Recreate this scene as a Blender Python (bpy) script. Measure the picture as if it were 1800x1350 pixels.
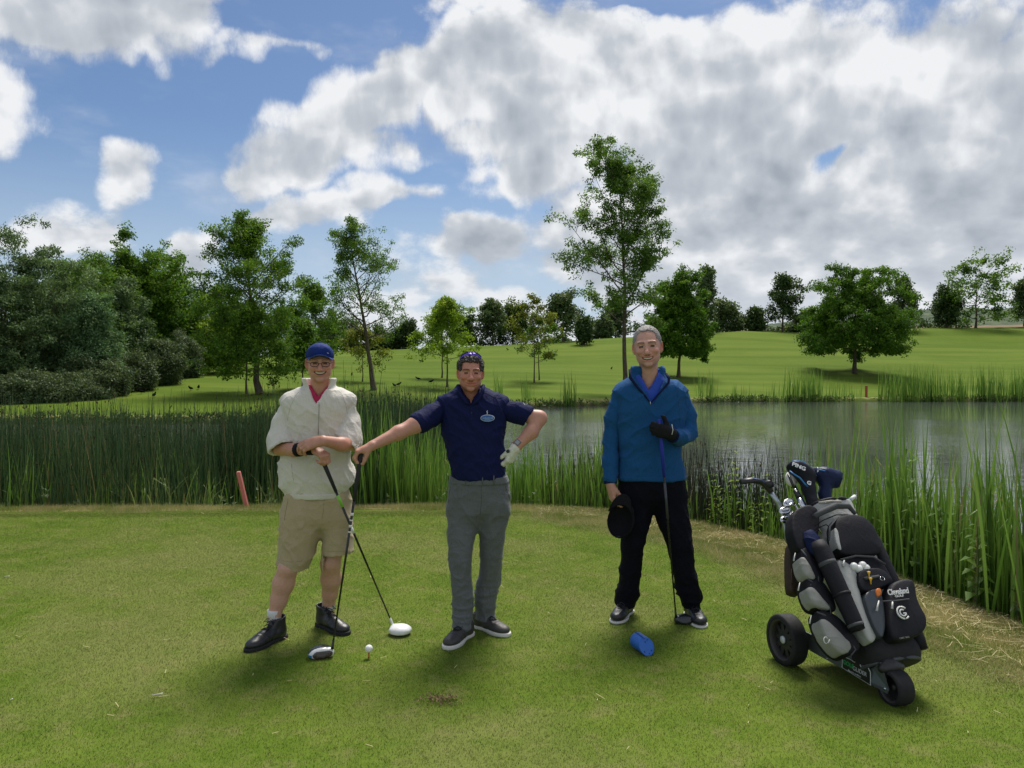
import bpy, bmesh, math, random
import numpy as np
from mathutils import Vector, Matrix, Euler, noise as mnoise

for o in list(bpy.data.objects):
    bpy.data.objects.remove(o)
scene = bpy.context.scene
COL = scene.collection
R = math.radians
rng = np.random.default_rng(7)
random.seed(7)

# ------------------------------------------------------------------ camera
CAM_H = 1.62
PITCH = math.atan(25 / 1350)
cam_data = bpy.data.cameras.new('camera')
cam_data.sensor_width = 36
cam_data.lens = 27.0
cam_data.clip_start = 0.05
cam_data.clip_end = 9000
cam = bpy.data.objects.new('camera', cam_data)
COL.objects.link(cam)
cam.location = (0, 0, CAM_H)
cam.rotation_euler = (math.pi / 2 - PITCH, 0, 0)
scene.camera = cam

# ------------------------------------------------------------------ light
SUN_EL, SUN_AZ = R(58), R(14)      # azimuth clockwise from +Y (straight ahead)
sun_data = bpy.data.lights.new('sun', 'SUN')
sun_data.energy = 3.3
sun_data.angle = R(24)
sun_data.color = (1.0, 0.95, 0.86)
sun = bpy.data.objects.new('sun', sun_data)
COL.objects.link(sun)
to_sun = Vector((math.sin(SUN_AZ) * math.cos(SUN_EL), math.cos(SUN_AZ) * math.cos(SUN_EL), math.sin(SUN_EL)))
sun.rotation_euler = to_sun.to_track_quat('Z', 'Y').to_euler()
scene.view_settings.view_transform = 'Standard'
scene.view_settings.look = 'None'
scene.view_settings.gamma = 1
scene.view_settings.exposure = 0.6
scene.cycles.use_denoising = True
scene.cycles.max_bounces = 8
scene.cycles.transparent_max_bounces = 8


# ------------------------------------------------------------------ node helper
class NT:
    """tiny expression builder for shader node trees"""
    def __init__(self, tree):
        self.t = tree
        tree.nodes.clear()

    def n(self, kind, **kw):
        nd = self.t.nodes.new(kind)
        for k, v in kw.items():
            if k.startswith('i_'):
                nd.inputs[k[2:].replace('_', ' ')].default_value = v
            else:
                setattr(nd, k, v)
        return nd

    def put(self, sock, v):
        if v is None:
            return
        if isinstance(v, bpy.types.NodeSocket):
            self.t.links.new(v, sock)
        else:
            sock.default_value = v

    def m(self, op, a, b=None, c=None, clamp=False):
        nd = self.t.nodes.new('ShaderNodeMath')
        nd.operation = op
        nd.use_clamp = clamp
        for i, v in enumerate((a, b, c)):
            if v is not None:
                self.put(nd.inputs[i], v)
        return nd.outputs[0]

    def vm(self, op, a, b=None, scale=None):
        nd = self.t.nodes.new('ShaderNodeVectorMath')
        nd.operation = op
        self.put(nd.inputs[0], a)
        if b is not None:
            self.put(nd.inputs[1], b)
        if scale is not None:
            self.put(nd.inputs['Scale'], scale)
        return nd.outputs['Value'] if op in ('DOT_PRODUCT', 'LENGTH', 'DISTANCE') else nd.outputs[0]

    def noise(self, vec, scale, detail=4, rough=0.5, lac=2.0, dist=0.0, dim='3D'):
        nd = self.t.nodes.new('ShaderNodeTexNoise')
        nd.noise_dimensions = dim
        if vec is not None:
            self.put(nd.inputs['Vector'], vec)
        nd.inputs['Scale'].default_value = scale
        nd.inputs['Detail'].default_value = detail
        nd.inputs['Roughness'].default_value = rough
        nd.inputs['Lacunarity'].default_value = lac
        nd.inputs['Distortion'].default_value = dist
        return nd.outputs['Fac']

    def step(self, x, lo, hi, a=0.0, b=1.0, smooth=True):
        nd = self.t.nodes.new('ShaderNodeMapRange')
        nd.interpolation_type = 'SMOOTHSTEP' if smooth else 'LINEAR'
        nd.clamp = True
        self.put(nd.inputs[0], x)
        for i, v in enumerate((lo, hi, a, b)):
            self.put(nd.inputs[i + 1], v)
        return nd.outputs[0]

    def mix(self, f, a, b, mode='MIX'):
        nd = self.t.nodes.new('ShaderNodeMix')
        nd.data_type = 'RGBA'
        nd.blend_type = mode
        nd.clamp_factor = True
        self.put(nd.inputs[0], f)
        self.put(nd.inputs[6], a if not isinstance(a, tuple) else (*a[:3], 1))
        self.put(nd.inputs[7], b if not isinstance(b, tuple) else (*b[:3], 1))
        return nd.outputs[2]

    def xyz(self, v):
        nd = self.t.nodes.new('ShaderNodeSeparateXYZ')
        self.put(nd.inputs[0], v)
        return nd.outputs

    def comb(self, x, y, z):
        nd = self.t.nodes.new('ShaderNodeCombineXYZ')
        for i, v in enumerate((x, y, z)):
            self.put(nd.inputs[i], v)
        return nd.outputs[0]

    def ramp(self, f, stops):
        nd = self.t.nodes.new('ShaderNodeValToRGB')
        self.put(nd.inputs[0], f)
        el = nd.color_ramp.elements
        while len(el) < len(stops):
            el.new(0.5)
        for e, (p, c) in zip(el, stops):
            e.position = p
            e.color = (*c[:3], 1)
        return nd.outputs[0]


# ------------------------------------------------------------------ sky with clouds
world = bpy.data.worlds.new('World')
scene.world = world
world.use_nodes = True


def build_world():
    k = NT(world.node_tree)
    sky = k.n('ShaderNodeTexSky', sky_type='NISHITA', sun_disc=False, sun_elevation=SUN_EL,
              sun_rotation=SUN_AZ, altitude=60.0, air_density=1.0, dust_density=0.6, ozone_density=2.0)
    tc = k.n('ShaderNodeTexCoord')
    d = tc.outputs['Generated']
    x, y, z = k.xyz(d)
    yy = k.m('MAXIMUM', y, 0.12)
    u, v = k.m('DIVIDE', x, yy), k.m('DIVIDE', z, yy)
    # wobble so that the cloud banks get ragged outlines
    wn = k.n('ShaderNodeTexNoise', i_Scale=5.0, i_Detail=3.0, i_Roughness=0.6)
    k.put(wn.inputs['Vector'], d)
    wob = k.vm('SCALE', k.vm('SUBTRACT', wn.outputs['Color'], (0.5, 0.5, 0.5)), scale=0.16)
    wx, wy, _ = k.xyz(wob)
    uv = k.vm('ADD', k.comb(u, v, 0.0), k.comb(wx, wy, 0.0))

    def blob(px, py, rx, ry, w, rot=0.0):
        mp = k.n('ShaderNodeMapping', vector_type='TEXTURE')
        k.put(mp.inputs[0], uv)
        mp.inputs[1].default_value = ((px - 900) / 1350, (650 - py) / 1350, 0)
        mp.inputs[2].default_value = (0, 0, rot)
        mp.inputs[3].default_value = (rx / 1350, ry / 1350, 1)
        return k.m('MULTIPLY_ADD', k.vm('LENGTH', mp.outputs[0]), -w, w)

    banks = [(130, 10, 330, 115, 1.0, 0.05), (5, 180, 85, 95, .6), (190, 305, 60, 56, .7), (105, 400, 120, 45, .45),
             (335, 440, 75, 60, .7), (490, 100, 110, 26, .45), (790, 15, 85, 50, .6), (580, 285, 235, 60, .9, .10),
             (650, 205, 240, 100, 1.0, .45), (860, 130, 260, 105, 1.2, .35), (1010, 120, 260, 120, 1.2, .1),
             (1270, 180, 430, 190, 1.5), (1600, 230, 420, 260, 1.5), (1350, 420, 480, 170, 1.2),
             (620, 365, 230, 30, .6, .05), (850, 430, 170, 48, .7, .15), (800, 505, 260, 50, .55),
             (960, 260, 200, 110, 1.0), (300, 610, 600, 40, .5), (1720, 420, 250, 150, 1.2), (1300, 590, 700, 80, .8),
             (900, 590, 250, 40, .5)]
    cov = None
    for b in banks:
        e = blob(*b)
        cov = e if cov is None else k.m('SMOOTH_MAX', cov, e, 0.12)
    gaps = [(880, 365, 110, 42, .55), (1150, 8, 120, 26, .55), (1455, 285, 95, 30, .75, .5), (1100, 265, 60, 18, .25),
            (640, 55, 150, 60, .3), (1300, 240, 90, 20, .3)]
    for g in gaps:
        cov = k.m('SUBTRACT', cov, k.m('MAXIMUM', blob(*g), 0.0))
    front = k.step(y, 0.15, 0.4)
    cov_n = k.m('MULTIPLY', k.m('SUBTRACT', k.noise(d, 1.7, 3, 0.5), 0.42), 3.0)
    cov = k.m('ADD', k.m('MULTIPLY', cov, front), k.m('MULTIPLY', cov_n, k.m('SUBTRACT', 1.0, front)))
    cov = k.m('MINIMUM', cov, 0.62)
    # billows: fractal noise plus rounded puffs
    dsq = k.comb(x, y, k.m('MULTIPLY', z, k.step(z, 0.0, 0.42, 2.7, 1.35)))
    st = k.m('DIVIDE', 2.0, k.m('ADD', 1.02, y))
    warp = k.vm('ADD', k.vm('MULTIPLY', k.vm('SCALE', k.comb(x, z, 0.0), scale=st), (1, 1.4, 1)), k.vm('SCALE', wob, scale=0.55))

    def puffs(vec):
        tot = None
        for sc_, w_ in ((11.0, 0.62), (25.0, 0.38)):
            vo = k.n('ShaderNodeTexVoronoi', feature='F1', voronoi_dimensions='2D', i_Scale=sc_)
            k.put(vo.inputs['Vector'], vec)
            e = k.m('MULTIPLY', k.m('SUBTRACT', 0.55, vo.outputs['Distance']), w_)
            tot = e if tot is None else k.m('ADD', tot, e)
        return tot
    n1 = k.m('ADD', k.noise(dsq, 6.5, 8, 0.63, 2.05), k.m('MULTIPLY', puffs(warp), 0.34))
    off = (0.010, 0.0, 0.045)
    n2 = k.m('ADD', k.noise(k.vm('ADD', dsq, off), 6.5, 4, 0.6, 2.05),
             k.m('MULTIPLY', puffs(k.vm('ADD', warp, (0.010, 0.045, 0.0))), 0.34))
    dens = k.m('ADD', cov, k.m('MULTIPLY', k.m('SUBTRACT', n1, 0.52), 1.8))
    alpha = k.step(dens, -0.03, 0.36)
    wisp = k.m('MULTIPLY', k.step(k.noise(k.vm('MULTIPLY', d, (1, 1, 2.5)), 4.0, 5, 0.62), 0.46, 0.85), 0.55)
    alpha = k.m('MAXIMUM', alpha, wisp)
    low = k.noise(k.vm('ADD', dsq, (3.1, 0, 0)), 4.2, 4, 0.55)
    thick = k.step(k.m('ADD', k.m('MULTIPLY', dens, 0.55), k.m('MULTIPLY', k.m('SUBTRACT', low, 0.5), 1.5)), 0.02, 0.80)
    lit = k.m('MULTIPLY', k.m('SUBTRACT', n1, n2), 2.6)
    shade = k.m('SUBTRACT', k.m('ADD', k.m('MULTIPLY', thick, 0.66), 0.15), lit, clamp=True)
    S = 0.08
    ccol = k.ramp(shade, [(0.0, (0.575 / S, 0.585 / S, 0.60 / S)), (0.42, (0.37 / S, 0.395 / S, 0.43 / S)),
                          (1.0, (0.24 / S, 0.268 / S, 0.31 / S))])
    skyc = k.vm('MULTIPLY', sky.outputs[0], (0.58, 0.65, 0.74))
    # pale air towards the horizon
    hz = k.step(z, -0.02, 0.30, 0.95, 0.0)
    skyc = k.mix(hz, skyc, (0.36 / S, 0.43 / S, 0.51 / S))
    ccol = k.mix(k.step(z, 0.0, 0.20, 0.6, 0.0), ccol, (0.47 / S, 0.50 / S, 0.545 / S))
    col = k.mix(alpha, skyc, ccol)
    bg = k.n('ShaderNodeBackground')
    k.put(bg.inputs[0], col)
    bg.inputs[1].default_value = S
    out = k.n('ShaderNodeOutputWorld')
    k.t.links.new(bg.outputs[0], out.inputs[0])


build_world()
world.cycles.sampling_method = 'MANUAL'
world.cycles.sample_map_resolution = 512

# ------------------------------------------------------------------ scene-graph helpers
def link(o, parent=None):
    COL.objects.link(o)
    if parent is not None:
        o.parent = parent
    return o


def tag(o, label=None, category=None, group=None, kind=None):
    for key, v in (('label', label), ('category', category), ('group', group), ('kind', kind)):
        if v:
            o[key] = v
    return o


def empty(name, loc=(0, 0, 0), rz=0.0):
    o = bpy.data.objects.new(name, None)
    o.location = loc
    o.rotation_euler = (0, 0, rz)
    o.empty_display_size = 0.1
    return link(o)


def mesh_np(name, verts, faces, mat=None, parent=None, smooth=True, uniform=None):
    """fast mesh from numpy arrays; faces (n,k) or list of arrays of different k"""
    me = bpy.data.meshes.new(name)
    verts = np.asarray(verts, dtype=np.float32)
    fl = faces if isinstance(faces, list) else [faces]
    fl = [np.asarray(f, dtype=np.int32) for f in fl if len(f)]
    nl = sum(f.size for f in fl)
    npoly = sum(len(f) for f in fl)
    me.vertices.add(len(verts))
    me.vertices.foreach_set('co', verts.ravel())
    me.loops.add(nl)
    me.loops.foreach_set('vertex_index', np.concatenate([f.ravel() for f in fl]))
    me.polygons.add(npoly)
    tot = np.concatenate([np.full(len(f), f.shape[1], np.int32) for f in fl])
    me.polygons.foreach_set('loop_start', np.concatenate([[0], np.cumsum(tot)[:-1]]).astype(np.int32))
    me.polygons.foreach_set('loop_total', tot)
    me.update(calc_edges=True)
    me.polygons.foreach_set('use_smooth', np.full(npoly, smooth))
    if mat is not None:
        me.materials.append(mat)
    o = bpy.data.objects.new(name, me)
    link(o, parent)
    return o


def obj_from_mesh(name, me, parent=None, loc=(0, 0, 0)):
    o = bpy.data.objects.new(name, me)
    o.location = loc
    return link(o, parent)


def add_attr(o, name, vals):
    a = o.data.attributes.new(name, 'FLOAT', 'POINT')
    a.data.foreach_set('value', np.asarray(vals, dtype=np.float32))


MATS = {}


def new_mat(name):
    m = bpy.data.materials.new(name)
    m.use_nodes = True
    MATS[name] = m
    return m, NT(m.node_tree)


def finish(k, bsdf_out, disp=None):
    out = k.n('ShaderNodeOutputMaterial')
    k.t.links.new(bsdf_out, out.inputs['Surface'])
    return out


def pbr(k, col, rough=0.6, spec=0.5, metal=0.0, normal=None, sheen=0.0, sss=0.0, coat=0.0):
    b = k.n('ShaderNodeBsdfPrincipled')
    k.put(b.inputs['Base Color'], col if not isinstance(col, tuple) else (*col[:3], 1))
    k.put(b.inputs['Roughness'], rough)
    b.inputs['Specular IOR Level'].default_value = spec
    b.inputs['Metallic'].default_value = metal
    b.inputs['Sheen Weight'].default_value = sheen
    b.inputs['Coat Weight'].default_value = coat
    if sss:
        b.inputs['Subsurface Weight'].default_value = sss
        b.inputs['Subsurface Radius'].default_value = (0.012, 0.005, 0.003)
        b.inputs['Subsurface Scale'].default_value = 1.0
    if normal is not None:
        k.put(b.inputs['Normal'], normal)
    return b.outputs[0]


def bump(k, h, strength=0.3, dist=0.01):
    nd = k.n('ShaderNodeBump')
    nd.inputs['Strength'].default_value = strength
    nd.inputs['Distance'].default_value = dist
    k.put(nd.inputs['Height'], h)
    return nd.outputs[0]


def simple_mat(name, col, rough=0.6, spec=0.5, metal=0.0, var=0.12, scale=30.0, bump_s=0.0, bump_scale=200.0, coat=0.0, sheen=0.0):
    """plain procedural material: base colour with slight uneven wear and optional fine relief"""
    if name in MATS:
        return MATS[name]
    m, k = new_mat(name)
    tc = k.n('ShaderNodeTexCoord').outputs['Object']
    f = k.noise(tc, scale, 5, 0.6)
    c = k.mix(f, tuple(v * (1 - var) for v in col), tuple(min(1, v * (1 + var)) for v in col))
    nrm = bump(k, k.noise(tc, bump_scale, 3, 0.6), bump_s, 0.003) if bump_s else None
    r = k.step(k.noise(tc, scale * 2.3, 4, 0.6), 0.2, 0.8, max(0.02, rough - 0.07), min(1, rough + 0.07))
    finish(k, pbr(k, c, r, spec, metal, nrm, sheen, 0, coat))
    return m


# ------------------------------------------------------------------ pixel rays (1800 x 1350 frame) for surveying the place
def ray(px, py):
    v = np.array([(px - 900) / 1350, 1.0, (675 - py) / 1350])
    c, s = math.cos(PITCH), math.sin(PITCH)
    return np.array([v[0], v[1] * c + v[2] * s, -v[1] * s + v[2] * c])


def at(px, py, depth):
    """the point seen at a pixel, at a given distance along +Y"""
    d = ray(px, py)
    t = depth / d[1]
    return Vector((d[0] * t, depth, CAM_H + d[2] * t))


# ------------------------------------------------------------------ terrain
WATER_Z = -0.70
TEE = np.array([(-60, 8.6), (-8, 9.1), (-3, 9.3), (0, 9.35), (1.2, 9.0), (2.04, 8.15), (2.6, 7.25), (2.95, 6.4),
                (3.2, 4.9), (3.5, 3.2), (4.2, 0), (7, -6), (20, -20)], float)
FAR = np.array([(-140, 26), (-60, 29), (-22, 33), (-10, 33.5), (-6, 42), (2.1, 48), (10, 53), (16.6, 56), (37, 56.5),
                (80, 60), (160, 75)], float)


def seg_dist(P, line):
    best = np.full(len(P), 1e9)
    for a, b in zip(line[:-1], line[1:]):
        ab = b - a
        t = np.clip(((P - a) @ ab) / (ab @ ab), 0, 1)
        best = np.minimum(best, np.hypot(*(P - a - t[:, None] * ab).T))
    return best


def in_poly(P, poly):
    x, y = P[:, 0], P[:, 1]
    c = np.zeros(len(P), bool)
    j = len(poly) - 1
    for i in range(len(poly)):
        (xi, yi), (xj, yj) = poly[i], poly[j]
        if yi != yj:
            c ^= ((yi > y) != (yj > y)) & (x < (xj - xi) * (y - yi) / (yj - yi) + xi)
        j = i
    return c


def sstep(a, b, x):
    t = np.clip((x - a) / (b - a), 0, 1)
    return t * t * (3 - 2 * t)


TEE_POLY = np.vstack([TEE, [(20, -80), (-60, -80)]])


def tee_sd(P):      # > 0 on the tee
    return seg_dist(P, TEE) * np.where(in_poly(P, TEE_POLY), 1, -1)


def far_sd(P):      # > 0 beyond the pond
    yb = np.interp(P[:, 0], FAR[:, 0], FAR[:, 1])
    return seg_dist(P, FAR) * np.where(P[:, 1] > yb, 1, -1)


_cp = []
for px, py, D in [(0, 715, 37), (0, 690, 46), (-300, 690, 46), (-300, 650, 80), (150, 700, 43), (250, 690, 47), (350, 664, 58), (450, 646, 76), (450, 628, 105),
                  (0, 640, 90), (700, 692, 52), (700, 642, 84), (700, 614, 112), (580, 620, 110), (900, 684, 57), (900, 642, 84), (900, 607, 112),
                  (1050, 694, 54), (1050, 652, 78), (1050, 598, 112), (1250, 690, 62), (1250, 642, 84), (1250, 592, 110),
                  (1310, 581, 118), (1440, 588, 118), (1500, 692, 64), (1500, 646, 84), (1500, 606, 108), (1640, 576, 128), (1800, 692, 64),
                  (1800, 646, 86), (1800, 606, 110), (1800, 573, 130), (2200, 680, 70), (2200, 575, 130)]:
    p = at(px, py, D)
    _cp.append((p.x, p.y, p.z))
for bx_, by_ in FAR[1:-1]:
    _cp.append((bx_, by_ + 0.8, -0.42))
for X in (-160, -60, 0, 60, 160):
    _cp.append((X, 190, 2.5 if X < 20 else 5.0))
    _cp.append((X, 260, 1.0))
_cp = np.array(_cp)
_A = np.hypot(_cp[:, None, 0] - _cp[None, :, 0], _cp[:, None, 1] - _cp[None, :, 1])
_n = len(_cp)
_K = np.zeros((_n + 3, _n + 3))
_K[:_n, :_n] = _A + np.eye(_n) * -0.8
_K[:_n, _n:] = np.c_[np.ones(_n), _cp[:, :2]]
_K[_n:, :_n] = _K[:_n, _n:].T
_w = np.linalg.solve(_K, np.r_[_cp[:, 2], 0, 0, 0])


def far_h(P):
    out = np.empty(len(P))
    for i in range(0, len(P), 20000):
        q = P[i:i + 20000]
        A = np.hypot(q[:, None, 0] - _cp[None, :, 0], q[:, None, 1] - _cp[None, :, 1])
        out[i:i + 20000] = A @ _w[:_n] + _w[_n] + q @ _w[_n + 1:]
    return out


def height(P):
    P = np.atleast_2d(np.asarray(P, float))
    sd, fd = tee_sd(P), far_sd(P)
    x, y = P[:, 0], P[:, 1]
    roll = 0.010 * np.sin(x * 1.7 + 0.4 * y) * np.sin(y * 1.1 - 0.5 * x) + 0.012 * np.sin(x * 0.6 + 1.0)
    tee = roll * sstep(0.2, 2.0, sd)
    near = tee - 0.07 * (1 - sstep(0, 0.9, sd)) - 1.35 * sstep(0.02, 1.9, -sd)
    capY = np.clip(y, None, 255)
    Q = np.c_[np.clip(x, -150, 150), capY]
    fh = np.maximum(far_h(Q), -0.42)
    fh = fh + 0.10 * np.sin(x * 0.23 + 1.3) * np.sin(y * 0.19) * sstep(4, 14, fd)
    fh = fh * (1 - sstep(255, 400, y))
    far = -1.4 + (fh + 1.4) * sstep(-1.1, 0.5, fd)
    return np.where(fd > -1.2, far, near)


def gz(x, y):
    return float(height([(x, y)])[0])


def ground_hit(px, py, dmin=1.5, dmax=200):
    """where the ray through a pixel meets the terrain"""
    d = ray(px, py)
    ts = np.linspace(dmin, dmax, 6000)
    P = np.c_[d[0] / d[1] * ts, ts]
    zr = CAM_H + d[2] / d[1] * ts
    below = np.nonzero(zr <= height(P))[0]
    i = below[0] if len(below) else len(ts) - 1
    return Vector((P[i, 0], P[i, 1], float(height(P[i:i + 1])[0])))


def axis(*parts):
    v = []
    for a, b, s in parts:
        v.extend(np.arange(a, b - 1e-6, s))
    v.append(parts[-1][1])
    return np.array(v)


GX = axis((-3000, -400, 200), (-400, -150, 25), (-150, -60, 4), (-60, -24, 1.5), (-24, -9, 0.5), (-9, 6, 0.14), (6, 24, 0.5),
          (24, 60, 1.2), (60, 150, 4), (150, 400, 25), (400, 3000, 200))
GY = axis((-60, -6, 6), (-6, 1, 0.5), (1, 12, 0.14), (12, 26, 0.7), (26, 66, 0.5), (66, 150, 1.5), (150, 260, 6), (260, 600, 40),
          (600, 5000, 300))
XX, YY = np.meshgrid(GX, GY)
GP = np.c_[XX.ravel(), YY.ravel()]
GZ = height(GP)
nx, ny = len(GX), len(GY)
ii = (np.arange(ny - 1)[:, None] * nx + np.arange(nx - 1)[None, :]).ravel()
GF = np.c_[ii, ii + 1, ii + nx + 1, ii + nx]


# ------------------------------------------------------------------ grass colour, shared by the ground and the blades on it
def turf_colour(k, pos):
    """mown turf: fresh green with dull, worn and straw-coloured patches; attribute-free so that blades and soil agree"""
    flat = k.vm('MULTIPLY', pos, (1, 1, 0.2))
    big = k.noise(flat, 0.55, 3, 0.55)
    mid = k.noise(k.vm('ADD', flat, (7.3, 2.1, 0)), 2.2, 4, 0.6)
    fine = k.noise(k.vm('MULTIPLY', pos, (1.0, 1.6, 1)), 14.0, 4, 0.65)
    g = k.mix(k.step(mid, 0.34, 0.66), (0.092, 0.146, 0.016), (0.128, 0.180, 0.026))
    g = k.mix(k.step(big, 0.44, 0.64, 0.0, 0.85), g, (0.158, 0.178, 0.050))
    worn = k.noise(k.vm('ADD', flat, (1.7, 9.2, 0)), 5.5, 5, 0.7)
    g = k.mix(k.step(worn, 0.48, 0.72, 0.0, 0.70), g, (0.190, 0.185, 0.066))
    g = k.mix(k.step(worn, 0.28, 0.44, 0.55, 0.0), g, (0.076, 0.138, 0.012))
    g = k.mix(k.step(fine, 0.52, 0.80, 0.0, 0.55), g, (0.185, 0.188, 0.062))
    g = k.mix(k.step(fine, 0.20, 0.42, 0.55, 0.0), g, (0.052, 0.092, 0.009))
    return g, big, mid, fine


def make_ground_mat():
    m, k = new_mat('turf')
    pos = k.n('ShaderNodeNewGeometry').outputs['Position']
    g, big, mid, fine = turf_colour(k, pos)
    x, y, z = k.xyz(pos)
    # fairways beyond the pond: mown bands and pale streaks
    band = k.noise(k.vm('MULTIPLY', pos, (0.06, 0.55, 0.6)), 0.55, 4, 0.55)
    far = k.mix(k.step(band, 0.36, 0.64), (0.080, 0.128, 0.013), (0.118, 0.166, 0.022))
    patch = k.noise(pos, 0.09, 4, 0.6)
    far = k.mix(k.step(patch, 0.40, 0.70, 0.0, 0.65), far, (0.076, 0.124, 0.012))
    far = k.mix(k.step(k.noise(pos, 1.4, 5, 0.7), 0.50, 0.80, 0.0, 0.45), far, (0.155, 0.188, 0.036))
    col = k.mix(k.step(y, 12.0, 24.0), g, far)
    # dry straw and bare edge along the bank (painted by distance to the edge of the tee)
    edge = k.n('ShaderNodeAttribute', attribute_name='edge').outputs['Fac']
    en = k.m('ADD', edge, k.m('MULTIPLY', k.m('SUBTRACT', k.noise(pos, 3.0, 5, 0.65), 0.5), 1.1))
    straw = k.mix(k.step(fine, 0.3, 0.7), (0.24, 0.205, 0.085), (0.42, 0.36, 0.18))
    col = k.mix(k.step(en, 0.42, 0.80, 0.0, 0.85), col, straw)
    mud = k.n('ShaderNodeAttribute', attribute_name='mud').outputs['Fac']
    col = k.mix(mud, col, k.mix(mid, (0.030, 0.026, 0.016), (0.065, 0.060, 0.030)))
    h = k.noise(pos, 90.0, 3, 0.7)
    finish(k, pbr(k, col, 0.9, 0.04, normal=bump(k, h, 0.5, 0.01)))
    return m


ground = mesh_np('ground', np.c_[GP, GZ], GF, make_ground_mat())
tag(ground, kind='structure')
_sd, _fd = tee_sd(GP), far_sd(GP)
_side = np.clip((GP[:, 0] - 0.2) / 1.2, 0, 1)
_edge = (1 - sstep(-0.10, 1.15, _sd)) * _side + (1 - sstep(-0.1, 0.30, _sd)) * (1 - _side) * 0.8
_edge *= (np.abs(_sd) < 5)
_edge = np.where(_fd > 0, 0.62 * (1 - sstep(0.4, 3.0, _fd)), _edge)
add_attr(ground, 'edge', np.clip(_edge, 0, 1))
add_attr(ground, 'mud', 1 - sstep(-0.62, -0.46, GZ))


# ------------------------------------------------------------------ water
def make_water():
    m, k = new_mat('pond_water')
    pos = k.n('ShaderNodeNewGeometry').outputs['Position']
    a = k.noise(k.vm('MULTIPLY', pos, (0.35, 1.0, 1.0)), 2.6, 4, 0.55)
    b = k.noise(k.vm('MULTIPLY', pos, (0.5, 1.0, 1.0)), 9.0, 3, 0.5)
    calm = k.step(k.noise(pos, 0.09, 2, 0.5), 0.40, 0.62, 0.35, 1.0)
    h = k.m('MULTIPLY', k.m('ADD', k.m('MULTIPLY', a, 0.7), k.m('MULTIPLY', b, 0.25)), calm)
    b_ = k.n('ShaderNodeBsdfPrincipled')
    b_.inputs['Base Color'].default_value = (0.075, 0.084, 0.078, 1)
    b_.inputs['Roughness'].default_value = 0.03
    b_.inputs['IOR'].default_value = 1.85
    b_.inputs['Specular IOR Level'].default_value = 0.5
    k.put(b_.inputs['Normal'], bump(k, h, 0.32, 0.10))
    finish(k, b_.outputs[0])
    xs, ys = np.linspace(-145, 165, 32), np.linspace(3, 76, 24)
    X, Y = np.meshgrid(xs, ys)
    i = (np.arange(23)[:, None] * 32 + np.arange(31)[None, :]).ravel()
    o = mesh_np('pond', np.c_[X.ravel(), Y.ravel(), np.full(X.size, WATER_Z)], np.c_[i, i + 1, i + 33, i + 32], m)
    tag(o, kind='structure')


make_water()

# ------------------------------------------------------------------ vegetation materials
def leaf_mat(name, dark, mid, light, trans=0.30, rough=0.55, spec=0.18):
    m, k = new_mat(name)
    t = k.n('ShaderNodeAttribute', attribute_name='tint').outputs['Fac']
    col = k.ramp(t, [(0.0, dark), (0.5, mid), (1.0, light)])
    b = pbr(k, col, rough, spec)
    tr = k.n('ShaderNodeBsdfTranslucent')
    k.put(tr.inputs[0], k.mix(1.0, col, (1.0, 1.0, 0.55), 'MULTIPLY'))
    mx = k.n('ShaderNodeMixShader')
    mx.inputs[0].default_value = trans
    k.t.links.new(b, mx.inputs[1])
    k.t.links.new(tr.outputs[0], mx.inputs[2])
    finish(k, mx.outputs[0])
    return m


def bark_mat(name, a, b, moss=None):
    m, k = new_mat(name)
    pos = k.n('ShaderNodeTexCoord').outputs['Object']
    v = k.vm('MULTIPLY', pos, (1, 1, 0.25))
    n = k.noise(v, 14.0, 6, 0.65)
    col = k.mix(k.step(n, 0.3, 0.7), a, b)
    if moss:
        col = k.mix(k.step(k.noise(pos, 1.2, 4, 0.6), 0.5, 0.66, 0, 0.8), col, moss)
    finish(k, pbr(k, col, 0.9, 0.2, normal=bump(k, n, 0.6, 0.03)))
    return m


bark_grey = bark_mat('bark_grey', (0.045, 0.036, 0.026), (0.13, 0.11, 0.08), (0.11, 0.085, 0.025))
bark_brown = bark_mat('bark_brown', (0.040, 0.028, 0.018), (0.105, 0.075, 0.048))

L_ASH = leaf_mat('leaf_ash', (0.053, 0.115, 0.017), (0.112, 0.221, 0.028), (0.222, 0.344, 0.055), 0.46)
L_LUSH = leaf_mat('leaf_lush', (0.037, 0.094, 0.010), (0.107, 0.221, 0.020), (0.231, 0.353, 0.038), 0.44)
L_WILLOW = leaf_mat('leaf_willow', (0.040, 0.081, 0.031), (0.112, 0.182, 0.069), (0.277, 0.373, 0.175), 0.32, 0.6, 0.15)
L_PALE = leaf_mat('leaf_pale', (0.066, 0.135, 0.055), (0.131, 0.238, 0.097), (0.251, 0.391, 0.175), 0.34)
L_MAPLE = leaf_mat('leaf_maple', (0.040, 0.105, 0.010), (0.095, 0.206, 0.018), (0.194, 0.322, 0.036), 0.46)
L_YEL = leaf_mat('leaf_young', (0.105, 0.193, 0.015), (0.210, 0.327, 0.028), (0.332, 0.427, 0.055), 0.52)
L_OAK = leaf_mat('leaf_bronze', (0.081, 0.118, 0.015), (0.170, 0.209, 0.028), (0.308, 0.309, 0.055), 0.48)
L_DARK = leaf_mat('leaf_dark', (0.025, 0.053, 0.015), (0.059, 0.103, 0.028), (0.122, 0.184, 0.052), 0.34)
L_FAR = leaf_mat('leaf_far', (0.051, 0.086, 0.031), (0.100, 0.153, 0.054), (0.187, 0.243, 0.092), 0.34)
L_SCRUB = leaf_mat('leaf_scrub', (0.044, 0.071, 0.028), (0.100, 0.147, 0.060), (0.216, 0.271, 0.138), 0.30)


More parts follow.
